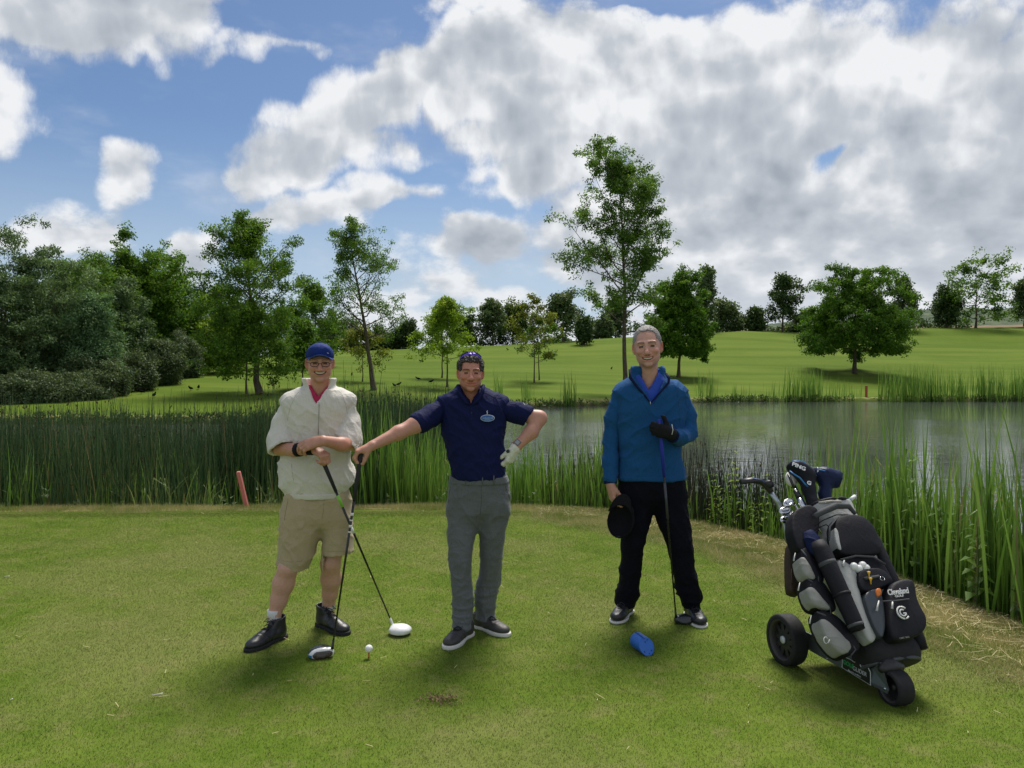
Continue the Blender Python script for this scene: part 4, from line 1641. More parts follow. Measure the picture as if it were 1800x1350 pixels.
# ------------------------------------------------------------------ materials for people
def skin_mat():
    m, k = new_mat('skin')
    a = k.n('ShaderNodeAttribute', attribute_name='col').outputs['Color']
    pos = k.n('ShaderNodeTexCoord').outputs['Object']
    f = k.noise(pos, 55.0, 4, 0.6)
    c = k.mix(k.step(f, 0.35, 0.7, 0.0, 0.22), a, (0.42, 0.14, 0.09))
    nrm = bump(k, k.noise(pos, 260.0, 3, 0.6), 0.12, 0.004)
    b = k.n('ShaderNodeBsdfPrincipled')
    k.put(b.inputs['Base Color'], c)
    b.inputs['Roughness'].default_value = 0.46
    b.inputs['Specular IOR Level'].default_value = 0.4
    b.inputs['Subsurface Weight'].default_value = 0.04
    b.inputs['Subsurface Radius'].default_value = (0.010, 0.004, 0.002)
    b.inputs['Subsurface Scale'].default_value = 0.8
    k.put(b.inputs['Normal'], nrm)
    finish(k, b.outputs[0])
    return m


SKIN = skin_mat()


def cloth_mat(name, col, rough=0.8, var=0.10, weave=900.0, sheen=0.0, spec=0.12, crease=0.12):
    m, k = new_mat(name)
    pos = k.n('ShaderNodeTexCoord').outputs['Object']
    f = k.noise(pos, 9.0, 5, 0.6)
    c = k.mix(f, tuple(v * (1 - var) for v in col), tuple(min(1, v * (1 + var)) for v in col))
    # crumples: ridged noise makes thin sharp creases between flatter facets
    r1 = k.noise(k.vm('MULTIPLY', pos, (1.0, 1.0, 0.6)), 16.0, 3, 0.5, 2.0, 0.9)
    r2 = k.noise(k.vm('ADD', pos, (3.0, 1.0, 2.0)), 38.0, 3, 0.5, 2.0, 0.7)
    h1 = k.m('ADD', k.m('ABSOLUTE', k.m('SUBTRACT', r1, 0.5)), k.m('MULTIPLY', k.m('ABSOLUTE', k.m('SUBTRACT', r2, 0.5)), 0.45))
    h2 = k.noise(pos, weave, 2, 0.5)
    n1 = bump(k, h1, min(1.0, crease * 2.6), 0.03)
    nd = k.n('ShaderNodeBump')
    nd.inputs['Strength'].default_value = 0.12
    nd.inputs['Distance'].default_value = 0.002
    k.put(nd.inputs['Height'], h2)
    k.put(nd.inputs['Normal'], n1)
    finish(k, pbr(k, c, rough, spec, 0, nd.outputs[0], sheen))
    return m


def painted_mat(name, rough=0.3, spec=0.5, coat=0.0):
    m, k = new_mat(name)
    a = k.n('ShaderNodeAttribute', attribute_name='col').outputs['Color']
    pos = k.n('ShaderNodeTexCoord').outputs['Object']
    f = k.noise(pos, 60.0, 4, 0.6)
    c = k.mix(k.step(f, 0.3, 0.8, 0.0, 0.18), a, (0.12, 0.12, 0.11))
    finish(k, pbr(k, c, k.step(f, 0.2, 0.8, rough, rough + 0.12), spec, 0, None, 0, 0, coat))
    return m


def set_col(o, cols):
    a = o.data.attributes.new('col', 'FLOAT_COLOR', 'POINT')
    c = np.c_[cols, np.ones(len(cols))].astype(np.float32)
    a.data.foreach_set('color', c.ravel())


def shape(S, name, mat, parent=None, layers=(), rl=1, tr=None):
    V, F = S.extract()
    if rl:
        V = relax(V, F, rl, 0.5)
    if layers:
        V = folds(V, vnormals(V, F), layers)
    if tr is not None:
        V = V @ np.array(tr.to_3x3()).T + A3(tr.translation)
    o = mesh_np(name, V, F, mat, parent)
    return o


# ------------------------------------------------------------------ heads
HEAD_FINE = 0.0029


def add_head(S, c, Rm, s, o):
    L = lambda p: c + Rm @ (np.asarray(p, float) * s)
    E = lambda p, r, k=0.02, op='+', rot=None: S.ell(L(p), np.asarray(r, float) * s, k * s, op, Rm if rot is None else Rm @ rot)
    Cn = lambda a, b, ra, rb, k=0.02, op='+': S.cone(L(a), L(b), ra * s, rb * s, k * s, op)
    fw = o.get('fw', 1.0)
    jw = o.get('jw', 1.0)
    E((0, 0.016, 0.030), (0.076, 0.095, 0.087))
    E((0, -0.018, -0.022), (0.066 * fw, 0.074, 0.088), 0.03)
    E((0, -0.024, -0.070), (0.048 * jw, 0.056, 0.040), 0.028)
    E((0, -0.078, -0.100), (0.021 * jw, 0.018, 0.016), 0.020)
    for q in (-1, 1):
        E((q * 0.047 * jw, -0.006, -0.058), (0.014, 0.028, 0.022), 0.025)          # jaw corner
        E((q * 0.042, -0.068, -0.027), (0.021, 0.020, 0.016), 0.016)           # cheek, bunched by the smile
        Cn((q * 0.012, -0.084, 0.021), (q * 0.048, -0.074, 0.022), 0.011, 0.008, 0.012)      # brow
    Cn((0, -0.086, 0.012), (0, -0.110, -0.030), 0.0080, 0.0120, 0.009)
    E((0, -0.114, -0.036), (0.0150 * o.get('nose', 1), 0.0135, 0.0125), 0.008)
    for q in (-1, 1):
        E((q * 0.0145 * o.get('nose', 1), -0.096, -0.040), (0.0095, 0.012, 0.0088), 0.006)
        E((q * 0.031, -0.099, 0.004), (0.0175, 0.019, 0.0105), 0.010, '-')      # socket
        E((q * 0.031, -0.072, 0.001), (0.0145, 0.014, 0.0120), 0.004)          # lids over the eye
        Cn((q * 0.022, -0.0865, 0.0008), (q * 0.031, -0.0885, 0.0018), 0.0016, 0.0020, 0.001, '-')
        Cn((q * 0.031, -0.0885, 0.0018), (q * 0.041, -0.0835, -0.0002), 0.0020, 0.0014, 0.001, '-')
        Cn((q * 0.020, -0.105, -0.040), (q * 0.038, -0.090, -0.070), 0.0060, 0.0050, 0.006, '-')   # smile fold
        Cn((q * 0.021, -0.090, -0.013), (q * 0.040, -0.084, -0.014), 0.003, 0.002, 0.007, '-')     # under the eye
    zm, cu = o.get('zm', -0.066), o.get('curl', 11.0)
    arc = lambda x: (x, -0.0905 + 13.0 * x * x, zm + cu * x * x)
    mw = o.get('mw', 0.030)
    xs = np.linspace(-mw, mw, 7)
    op_ = o.get('open', 0.006)
    for i in range(6):
        a, b = np.array(arc(xs[i])), np.array(arc(xs[i + 1]))
        up, dn = np.array((0, 0, op_ * 0.5 + 0.0045)), np.array((0, 0.002, -op_ * 0.5 - 0.005))
        Cn(a + up, b + up, 0.0052, 0.0052, 0.006)
        Cn(a * (0.92, 1, 1) + dn, b * (0.92, 1, 1) + dn, 0.0065, 0.0065, 0.006)
    for i in range(6):
        a, b = np.array(arc(xs[i])) + (0, -0.004, 0), np.array(arc(xs[i + 1])) + (0, -0.004, 0)
        f = 0.30 + 0.70 * (1 - abs(xs[i] / (mw * 1.04)) ** 2)
        g = 0.30 + 0.70 * (1 - abs(xs[i + 1] / (mw * 1.04)) ** 2)
        Cn(a, b, op_ * 0.5 * f + 0.0012, op_ * 0.5 * g + 0.0012, 0.001, '-')
        if op_ > 0.003:
            a, b = a + (0, 0.010, 0), b + (0, 0.010, 0)
            Cn(a, b, op_ * 0.5 * f + 0.001, op_ * 0.5 * g + 0.001, 0.001, '-')
    for q in (-1, 1):                                                          # ears
        er = rotm((0, 0, 1), q * o.get('ear', 0.45))
        E((q * 0.079 * fw, 0.010, -0.002), (0.0085, 0.020, 0.031), 0.006, '+', er)
        E((q * 0.074 * fw, 0.006, -0.028), (0.008, 0.010, 0.012), 0.006, '+', er)
        E((q * 0.085 * fw, -0.004, -0.002), (0.006, 0.011, 0.019), 0.006, '-', er)
    return L


def head_paint(V, c, Rm, s, o, base):
    q = (V - c) @ Rm / s
    x, y, z = q.T
    col = np.tile(np.array(base), (len(V), 1))

    def blend(mask, to, w=1.0):
        nonlocal col
        mk = np.clip(mask, 0, 1)[:, None] * w
        col = col * (1 - mk) + np.array(to) * mk
    base = np.array(base)
    front = (y < -0.03)
    red = base * np.array((1.0, 0.74, 0.72))
    g = lambda cx, cy, cz, r: np.exp(-(((np.abs(x) - cx) ** 2 + (y - cy) ** 2 + (z - cz) ** 2) / r ** 2))
    blend(g(0.0, -0.11, -0.036, 0.020), red, 0.75)
    blend(g(0.045, -0.075, -0.030, 0.026), red, 0.6)
    blend(g(0.08, 0.012, -0.004, 0.034) * (np.abs(x) > 0.068), base * (0.98, 0.52, 0.48), 0.7)  # ears reddened: the backlight through them put into the skin colour
    # beard shadow on the shaved jaw
    shadow = front * np.clip((-0.045 - z) / 0.02, 0, 1) * np.clip((z + 0.135) / 0.03, 0, 1)
    blend(shadow, base * (0.80, 0.80, 0.84), o.get('beard', 0.35))
    zm, cu, op_ = o.get('zm', -0.066), o.get('curl', 11.0), o.get('open', 0.006)
    dz = z - (zm + cu * x * x)
    lips = front * (np.abs(x) < o.get('mw', 0.030) + 0.001) * (np.abs(dz) < op_ * 0.5 + 0.0095) * (y < -0.060)
    blend(lips, base * (0.88, 0.55, 0.56), 0.6)
    if op_ > 0.003:
        inside = (np.abs(x) < o.get('mw', 0.030) + 0.001) * (np.abs(dz) < op_ * 0.5 + 0.001) * (y < -0.03) * (y > -0.0885 + 13 * x * x)
        blend(inside.astype(float), (0.05, 0.012, 0.010), 1.0)
    ax = np.abs(x)
    slit = front * (ax > 0.019) * (ax < 0.043) * (np.abs(z - 0.0012 + 9 * (ax - 0.031) ** 2) < 0.0058)
    blend(slit, (0.030, 0.018, 0.013), 0.95)
    bz = z - (0.0225 + 0.10 * (ax - 0.02) - 7.0 * (ax - 0.028) ** 2)
    brow = front * (ax > 0.010) * (ax < 0.050) * np.clip(1.3 - (bz / 0.0050) ** 2, 0, 1)
    blend(brow, o.get('brow', (0.05, 0.03, 0.02)), o.get('brow_w', 0.8))
    nost = front * (ax > 0.004) * (ax < 0.013) * (z < -0.044) * (z > -0.053) * (y < -0.088)
    blend(nost, base * (0.45, 0.30, 0.27), 0.5)
    return col


def teeth(parent, L, o):
    zm, cu = o.get('zm', -0.066), o.get('curl', 11.0)
    h = o.get('open', 0.006) * 0.5
    xs = np.linspace(-0.8, 0.8, 13) * o.get('mw', 0.030)
    V, F = [], []
    for i, x in enumerate(xs):
        y = -0.0835 + 13.0 * x * x
        zc = zm + cu * x * x
        V += [L((x, y, zc + h + 0.003)), L((x, y - 0.0005, zc - h * 0.25)), L((x, y + 0.004, zc - h * 0.25)), L((x, y + 0.004, zc + h + 0.003))]
    for i in range(12):
        b = i * 4
        for a in range(4):
            F.append([b + a, b + (a + 1) % 4, b + 4 + (a + 1) % 4, b + 4 + a])
    return mesh_np('teeth', np.array(V), np.array(F), simple_mat('tooth_enamel', (0.85, 0.80, 0.70), 0.3), parent)


def hair_cap(parent, c, Rm, s, mat, thick, front_z, side_z, curl, seed, back=-0.06, recede=0.0):
    """scalp of hair: a grown cranium trimmed along the hairline"""
    L = lambda p: c + Rm @ (np.asarray(p, float) * s)
    S = Sculpt(c - 0.15 * s, c + 0.16 * s, 0.0035)
    S.ell(L((0, 0.018, 0.033)), np.array((0.076 + thick * 0.8, 0.095 + thick, 0.087 + thick)) * s, 0, '+', Rm)
    # clear the face: everything in front of a slanted plane and below the hairline
    def face(X, Y, Z):
        px, py, pz = X - c[0], Y - c[1], Z - c[2]
        x = (px * Rm[0, 0] + py * Rm[1, 0] + pz * Rm[2, 0]) / s
        y = (px * Rm[0, 1] + py * Rm[1, 1] + pz * Rm[2, 1]) / s
        z = (px * Rm[0, 2] + py * Rm[1, 2] + pz * Rm[2, 2]) / s
        lim_z = front_z - recede * np.abs(x) ** 2 * 60 + 0.004 * np.sin(x * 140) - np.where(np.abs(x) > 0.055, 0.06, 0)
        d1 = np.maximum(z - lim_z, y + 0.030 + 0.20 * (z))          # forehead and face
        d2 = np.maximum(z - side_z, y - 0.035)                      # in front of and under the ears
        d3 = z - back
        return np.minimum(np.minimum(d1, d2), d3) * s
    S.field(face, c - 0.2, c + 0.2, 0.006)
    lay = [(curl * s, np.array((70, 70, 70)), seed, 0.8, None), (curl * 0.5 * s, np.array((150, 150, 150)), seed + 5, 0, None)]
    return shape(S, 'hair', mat, parent, lay, 1)


def hair_mat(name, a, b):
    m, k = new_mat(name)
    pos = k.n('ShaderNodeTexCoord').outputs['Object']
    n = k.noise(k.vm('MULTIPLY', pos, (1, 1, 0.5)), 180.0, 5, 0.7)
    c = k.mix(k.step(n, 0.3, 0.7), a, b)
    finish(k, pbr(k, c, 0.5, 0.35, normal=bump(k, n, 0.9, 0.008)))
    return m


# ------------------------------------------------------------------ footwear
def shoe(parent, name, foot, toward, mat, sole_mat, lace_mat, length=0.30, collar=0.085, sole_h=0.022, width=1.0, sock=None):
    """one shoe: upper (> laces), sole; foot = ankle point on the ground, toward = ground direction of the toe"""
    k = length / 0.30
    S = Sculpt((-0.075, -0.235, -0.01), (0.075, 0.125, collar + 0.09), 0.0045)
    S.ell((0, 0.055, 0.050), (0.036 * width, 0.046, 0.055), 0.02)
    S.ell((0, -0.045, 0.046), (0.041 * width, 0.085, 0.046), 0.03)
    S.ell((0.004, -0.130, 0.034), (0.047 * width, 0.066, 0.032), 0.03)
    S.cone((0, 0.040, 0.05), (0, 0.048, collar), 0.041, 0.042, 0.02)
    S.cone((0, -0.02, 0.075), (0, 0.030, collar - 0.01), 0.022, 0.030, 0.02)
    S.cone((0, 0.046, collar + 0.005), (0, 0.048, collar + 0.06), 0.034, 0.036, 0.004, '-')
    S.half((0, 0, collar), (0, -0.15, 1), 0.004)
    S.half((0, 0, sole_h - 0.003), (0, 0, -1))
    yaw = math.atan2(toward[0], -toward[1])
    tr = Matrix.Translation(Vector(foot)) @ Matrix.Rotation(yaw, 4, 'Z') @ Matrix.Scale(k, 4)
    V, F = S.extract()
    V = relax(V, F, 1)
    N = vnormals(V, F)
    V = folds(V, N, [(0.0016, np.array((30, 60, 40)), 3, 0.8, lambda P: (P[:, 1] < -0.03) * (P[:, 1] > -0.12))])
    M3_ = np.array(tr.to_3x3())
    up = mesh_np(name, V @ M3_.T + A3(tr.translation), F, mat, parent)
    S = Sculpt((-0.075, -0.235, -0.012), (0.075, 0.125, 0.05), 0.0045)
    S.ell((0, 0.060, 0.01), (0.038 * width, 0.050, 0.4), 0.02)
    S.ell((0.004, -0.118, 0.01), (0.052 * width, 0.088, 0.4), 0.02)
    S.cone((0, 0.03, 0.01), (0.002, -0.09, 0.01), 0.034, 0.044, 0.02)
    S.half((0, 0, sole_h), (0, 0, 1), 0.003)
    S.half((0, 0, 0.0), (0, 0, -1), 0.003)
    S.cone((-0.1, -0.01, -0.004), (0.1, -0.01, -0.004), 0.008, 0.008, 0.006, '-')
    V, F = S.extract()
    mesh_np('sole', V @ M3_.T + A3(tr.translation), F, sole_mat, up)
    paths = []
    for i in range(5):
        y = -0.085 + 0.022 * i
        z = 0.082 + 0.0085 * i + (collar - 0.085) * 0.12 * i
        w = 0.024
        for q in (-1, 1):
            paths.append((np.array([(-q * w, y, z - 0.010), (0, y + 0.008, z + 0.004), (q * w, y + 0.016, z - 0.006)]), np.full(3, 0.0028)))
    for q in (-1, 1):
        paths.append((np.array([(0, 0.0, collar + 0.002), (q * 0.025, -0.02, collar + 0.006), (q * 0.042, -0.03, collar - 0.014), (q * 0.02, -0.012, collar - 0.006)]), np.full(4, 0.0025)))
    V, F = tube_mesh(paths, 5)
    mesh_np('laces', V @ M3_.T + A3(tr.translation), F, lace_mat, up)
    return up


def tube(name, pts, r, mat, parent=None, sides=8, smooth=True):
    pts = np.array([A3(p) for p in pts])
    r = np.full(len(pts), r) if np.isscalar(r) else np.array(r)
    # closed ends
    pts = np.vstack([pts[:1], pts, pts[-1:]])
    r = np.r_[1e-5, r, 1e-5]
    d0, d1 = unit(pts[2] - pts[1]) * 1e-4, unit(pts[-2] - pts[-3]) * 1e-4
    pts[0] -= d0
    pts[-1] += d1
    V, F = tube_mesh([(pts, r)], sides)
    return mesh_np(name, V, F, mat, parent, smooth)


def cap_parts(parent, L, mat, brim_mat, squash=1.0):
    """baseball cap in head-local space given by the map L: crown (> button) and brim"""
    S = Sculpt((-0.12, -0.14, -0.02), (0.12, 0.15, 0.16), 0.0045)
    S.ell((0, 0.012, 0.040), (0.0865, 0.108, 0.086 * squash), 0)
    S.ell((0, -0.055, 0.075), (0.060, 0.045, 0.040 * squash), 0.03)
    S.ell((0, 0.012, 0.030), (0.0825, 0.103, 0.080 * squash), 0, '-')
    S.half((0, 0, 0.030), (0, -0.12, -1), 0)
    V, F = S.extract()
    V = relax(V, F, 1)
    a = np.arctan2(V[:, 0], -V[:, 1])
    N = vnormals(V, F)
    seam = np.exp(-((np.abs((a / (np.pi / 3)) % 1.0 - 0.5) - 0.5) / 0.03) ** 2)
    V = V - N * (seam * 0.0016)[:, None]
    V = folds(V, N, [(0.0018, np.array((25, 25, 30)), 8, 0, None)])
    crown = mesh_np('crown', np.array([L(p) for p in V]), F, mat, parent)
    u = np.linspace(-1, 1, 25)
    v = np.linspace(0, 1, 7)
    top, bot = [], []
    for b in v:
        for a in u:
            an = a * 1.12
            r0x, r0y = 0.084, 0.096
            x = math.sin(an) * (r0x + 0.004 * b)
            y0 = 0.008 - math.cos(an) * r0y
            reach = 0.066 * max(0.0, 1 - abs(a) ** 2.6) * b
            y = y0 - reach
            z = 0.047 + 0.012 * b - 0.12 * (y0 + 0.088) - 0.036 * (abs(x) / 0.08) ** 2.0 * (0.3 + 0.7 * b)
            top.append((x, y, z))
            bot.append((x, y + 0.0005, z - 0.0032))
    n = 25
    i = (np.arange(6)[:, None] * n + np.arange(24)[None, :]).ravel()
    F1 = np.c_[i, i + 1, i + n + 1, i + n]
    off = len(top)
    F2 = (F1 + off)[:, ::-1]
    e = np.arange(24) + 6 * n
    F3 = np.c_[e, e + 1, e + 1 + off, e + off]
    brim = mesh_np('brim', np.array([L(p) for p in top + bot]), np.vstack([F1, F2, F3]), brim_mat, parent)
    return crown, brim


def face_cam(c):
    """yaw that turns a head at c towards the camera"""
    return -math.atan2(c[0], c[1])


def secs(J, rows, dd=0.0):
    """rows (py, px_left, px_right, half_depth[, dd]) -> loft sections"""
    out = []
    for r in rows:
        e = dd + (r[4] if len(r) > 4 else 0)
        a, b = J(r[1], r[0], e), J(r[2], r[0], e)
        out.append((a[2], (a[0] + b[0]) / 2, a[1], (b[0] - a[0]) / 2, r[3]))
    return out


def rows_box(sec, pad=0.06):
    s = np.array(sec)
    m = s[:, 3:5].max() + pad
    return (np.array((s[:, 1].min() - m, s[:, 2].min() - m, s[:, 0].min() - pad)),
            np.array((s[:, 1].max() + m, s[:, 2].max() + m, s[:, 0].max() + pad)))


def vee(S, tip, top_l, top_r, y_max, soft=0.003, below=0.0):
    """cut an open neckline: a V from two upper points down to tip, in front of y_max"""
    tip, a, b = A3(tip), A3(top_l), A3(top_r)
    def fn(X, Y, Z):
        t = (Z - tip[2]) / (a[2] - tip[2])
        xl = tip[0] + (a[0] - tip[0]) * t
        t2 = (Z - tip[2]) / (b[2] - tip[2])
        xr = tip[0] + (b[0] - tip[0]) * t2
        d = np.maximum(xl - X, X - xr) * 0.8
        return np.maximum(d, Y - y_max)
    S.field(fn, np.minimum(tip, a) - (0.1, 0.3, 0.02), np.maximum(a, b) + (0.1, 0.3, 0.2), soft)


def arm_shell(S, pts, radii, k=0.03):
    S.chain(pts, radii, k)


def seam(o, pts, mat, parent, r=0.0011, name='seam', lift=0.0):
    """a stitched line on a garment: traced along the cloth between surveyed points"""
    from mathutils.bvhtree import BVHTree
    bv = BVHTree.FromPolygons([v.co for v in o.data.vertices], [list(f.vertices) for f in o.data.polygons])
    P = []
    for (ax, ay), (bx_, by_) in zip(pts[:-1], pts[1:]):
        n = max(2, int(math.hypot(bx_ - ax, by_ - ay) / 5))
        for i in range(n):
            P.append((ax + (bx_ - ax) * i / n, ay + (by_ - ay) * i / n))
    P.append(pts[-1])
    hits = []
    for px, py in P:
        d = Vector(ray(px, py)).normalized()
        loc, nr, _, _ = bv.ray_cast(Vector((0, 0, CAM_H)), d)
        if loc is not None:
            hits.append(A3(loc) - A3(d) * lift)
    if len(hits) > 2:
        tube(name, hits, r, mat, parent, 5)


# directions of cloth folds: long diagonal pulls and finer crumples
FOLD_A = np.array([[11, 3, 2], [0, 6, 0], [6, 0, 4.0]])
FOLD_B = np.array([[9, 0, 5], [0, 8, 0], [-9, 3, 6.0]])
FOLD_C = np.array([[24, 6, 8], [4, 20, 0], [14, -5, 18.0]])
FOLD_H = np.array([[3, 0, 0], [0, 4, 2], [6, 0, 22.0]])


# ------------------------------------------------------------------ shared fabrics
M_BLACKLEATHER = simple_mat('black_leather', (0.018, 0.018, 0.020), 0.35, 0.5, var=0.3, bump_s=0.3, bump_scale=300)
M_LACE = simple_mat('black_lace', (0.012, 0.012, 0.013), 0.8)
M_WHITE = simple_mat('white_plastic', (0.72, 0.72, 0.70), 0.35, var=0.05)
M_BLACK = simple_mat('black_plastic', (0.016, 0.016, 0.018), 0.42, var=0.25)
M_RUBBER = simple_mat('black_rubber', (0.020, 0.020, 0.021), 0.75, 0.3, var=0.3, bump_s=0.2)
M_CHROME = simple_mat('polished_steel', (0.62, 0.63, 0.65), 0.22, 0.5, 1.0, var=0.06)


# ================================================================== man in the cream jacket
def man_left():
    D0 = 4.64
    J = lambda px, py, dd=0.0: A3(at(px, py, D0 + dd))
    foot = ground_hit(525, 1122)
    root = empty('person', (foot.x, foot.y, foot.z))
    tag(root, 'smiling man in cream short sleeved jacket, khaki shorts and blue cap leaning on a club', 'person')
    inv = -A3(root.location)
    hc = J(562.5, 638, -0.02)
    Rm = rotm((0, 0, 1), face_cam(hc)) @ rotm((1, 0, 0), 0.06)
    s = 0.97
    o = dict(fw=1.02, jw=1.05, open=0.0145, mw=0.035, zm=-0.062, curl=10.0, nose=1.05, beard=0.45, brow=(0.12, 0.07, 0.05), brow_w=0.6, ear=0.55)
    base = (0.53, 0.275, 0.19)
    # ---- body
    lo = np.minimum(J(425, 595, -0.5), J(690, 1160, -0.4)) - 0.03
    S = Sculpt((J(462, 700)[0] - 0.1, D0 - 0.42, foot.z + 0.02), (J(640, 700)[0] + 0.06, D0 + 0.34, J(560, 596)[2]), 0.0085,
               fx=[(J(520, 700)[0], J(606, 700)[0], HEAD_FINE)], fy=[(hc[1] - 0.12, hc[1] + 0.02, HEAD_FINE), (D0 - 0.32, D0 - 0.17, 0.0040)],
               fz=[(J(500, 690)[2], J(500, 598)[2], HEAD_FINE), (J(500, 822)[2], J(500, 758)[2], 0.0040)])
    L = add_head(S, hc, Rm, s, o)
    S.cone(L((0, 0.016, -0.06)), J(561, 706, 0.035), 0.052, 0.060, 0.02)
    S.cone(J(561, 704, 0.04), J(518, 718, 0.04), 0.045, 0.035, 0.03)
    S.cone(J(561, 704, 0.04), J(603, 718, 0.04), 0.045, 0.035, 0.03)
    S.loft(secs(J, [(712, 520, 602, .075), (740, 516, 602, .09), (800, 514, 600, .095), (860, 516, 598, .10), (905, 516, 600, .10)], 0.04), 0.03)
    # arms: his right forearm (image left) below, his left forearm on top
    S.chain([J(514, 722, 0.03), J(492, 788, -0.05), J(518, 791, -0.15), J(551, 789, -0.235)], [0.036, 0.040, 0.038, 0.027], 0.02)
    add_hand(S, J(551, 789, -0.235), (0.80, -0.30, -0.42), (-0.45, 0.35, -0.85), (0.1, 0.8, -0.2),
             [(1.0, 1.25, 0.8), (1.05, 1.3, 0.8), (1.1, 1.3, 0.8), (1.15, 1.3, 0.9)], 0.98, thumb_pose=(0.8, 0.3, 0.7, 0.6))
    S.chain([J(606, 722, 0.03), J(617, 779, -0.05), J(600, 781, -0.17), J(570, 775, -0.275)], [0.036, 0.042, 0.040, 0.029], 0.02)
    add_hand(S, J(566, 775, -0.285), (-0.95, 0.02, -0.25), (-0.10, 0.75, -0.65), (0, 0, 1),
             [(0.25, 0.55, 0.4), (0.30, 0.65, 0.5), (0.35, 0.75, 0.5), (0.4, 0.8, 0.5)], 1.0, thumb_pose=(0.85, 0.45, 0.35, 0.35), spread=0.5)
    # legs
    S.chain([J(535, 905, 0.03), J(514, 975, 0.0), J(506, 1000, -0.05), J(498, 1026, -0.04), J(490, 1055, -0.05), J(482, 1082, -0.07), J(480, 1105, -0.07)],
            [0.070, 0.052, 0.055, 0.061, 0.047, 0.034, 0.036], 0.03)
    S.chain([J(585, 905, 0.04), J(588, 965, 0.07), J(581, 990, 0.07), J(582, 1018, 0.12), J(580, 1043, 0.15), J(578, 1062, 0.17), J(578, 1088, 0.19)],
            [0.070, 0.052, 0.057, 0.060, 0.045, 0.034, 0.036], 0.03)
    S.ell(J(506, 1001, -0.085), (0.030, 0.022, 0.030), 0.03)
    S.ell(J(582, 990, 0.035), (0.030, 0.022, 0.030), 0.03)
    body = shape(S, 'body', SKIN, root, (), 1)
    V = np.empty(len(body.data.vertices) * 3, np.float32)
    body.data.vertices.foreach_get('co', V)
    V = V.reshape(-1, 3)
    col = head_paint(V, hc, Rm, s, o, base)
    legs = V[:, 2] < J(500, 930)[2]
    col[legs] = np.array((0.56, 0.325, 0.24))
    arms = (V[:, 2] < J(500, 740)[2]) & ~legs
    col[arms] = np.array((0.49, 0.245, 0.17))
    set_col(body, col)
    teeth(root, L, o)
    # short greying hair below the cap
    hm = hair_mat('grey_hair', (0.10, 0.085, 0.075), (0.30, 0.27, 0.25))
    hair_cap(root, hc, Rm, s, hm, 0.004, 0.09, 0.004, 0.0012, 4)
    # ---- cap
    cm = cloth_mat('navy_cap', (0.012, 0.030, 0.155), 0.75, 0.15, crease=0.12)
    bm = cloth_mat('cap_brim', (0.055, 0.095, 0.34), 0.7, 0.15, crease=0.05)  # paler than the crown: the lit look of the brim put into its colour
    cr, br = cap_parts(root, L, cm, bm)
    cr.name, br.name = 'cap', 'cap_brim'
    br.parent = cr
    tube('button', [L((0, 0.012, 0.124)), L((0, 0.012, 0.130))], [0.008, 0.005], cm, cr)
    tube('cap_mark', [L((0.040, -0.0905, 0.0660)), L((0.046, -0.0870, 0.0640)), L((0.053, -0.0825, 0.0632))], [0.0007, 0.0016, 0.0007], M_WHITE, cr, 6)
    # ---- glasses
    fm = simple_mat('spectacle_frame', (0.012, 0.009, 0.009), 0.6, 0.2)
    gp = []
    gl = empty('glasses')
    gl.parent = root
    for q in (-1, 1):
        ring = []
        for t in np.linspace(0, 2 * math.pi, 17):
            cx, cz = math.cos(t), math.sin(t)
            ring.append(L((q * 0.033 + 0.0225 * np.sign(cx) * abs(cx) ** 0.55, -0.1035 + 0.010 * abs(q * 0.033 + 0.0225 * cx) / 0.05, -0.004 + 0.0125 * np.sign(cz) * abs(cz) ** 0.6)))
        tube('frame', ring, 0.0019, fm, gl, 6)
        tube('temple', [L((q * 0.055, -0.094, 0.004)), L((q * 0.078, -0.04, 0.004)), L((q * 0.080, 0.005, 0.002))], 0.0016, fm, gl, 6)
    tube('bridge', [L((-0.011, -0.106, -0.001)), L((0, -0.108, 0.002)), L((0.011, -0.106, -0.001))], 0.0012, fm, gl, 6)
    # ---- polo shirt under the jacket
    pm = cloth_mat('red_polo', (0.42, 0.030, 0.085), 0.8)
    rows = [(676, 541, 584, .070), (684, 539, 586, .076), (692, 531, 592, .085), (704, 512, 606, .097), (740, 507, 611, .112), (790, 505, 611, .112)]
    sec = secs(J, rows, 0.025)
    lo_, hi_ = rows_box(sec)
    S = Sculpt(lo_, hi_, 0.0066)
    S.loft(sec, 0)
    vee(S, J(563, 697), J(545, 672), J(583, 672), D0 - 0.0)
    S.loft(secs(J, [(660, 546, 580, .058), (700, 546, 580, .058)], 0.02), 0.002, '-')
    shape(S, 'polo_shirt', pm, root, [(0.002, np.array((20, 20, 20)), 2, 0, None)])
    # ---- jacket
    jm = cloth_mat('cream_nylon', (0.62, 0.585, 0.52), 0.62, 0.05, 1500, 0.05, 0.3, 0.17)
    jl = cloth_mat('jacket_lining', (0.16, 0.15, 0.14), 0.8)
    rows = [(684, 528, 596, .085), (690, 516, 606, .098), (697, 502, 617, .112), (706, 497, 621, .124), (722, 499, 619, .132), (742, 501, 618, .135), (780, 499, 617, .135),
            (810, 493, 617, .140), (832, 491, 622, .148), (848, 493, 620, .150), (857, 497, 615, .146), (863, 504, 609, .140), (870, 506, 606, .136)]
    sec = secs(J, rows, 0.03)
    lo_, hi_ = rows_box(sec, 0.09)
    S = Sculpt(lo_, hi_ + (0, 0, 0.06), 0.0066)
    S.loft(sec, 0, pw=2.5)
    S.cone(J(556, 690, 0.05), J(510, 703, 0.04), 0.055, 0.052, 0.04)
    S.cone(J(566, 690, 0.05), J(611, 703, 0.04), 0.055, 0.052, 0.04)
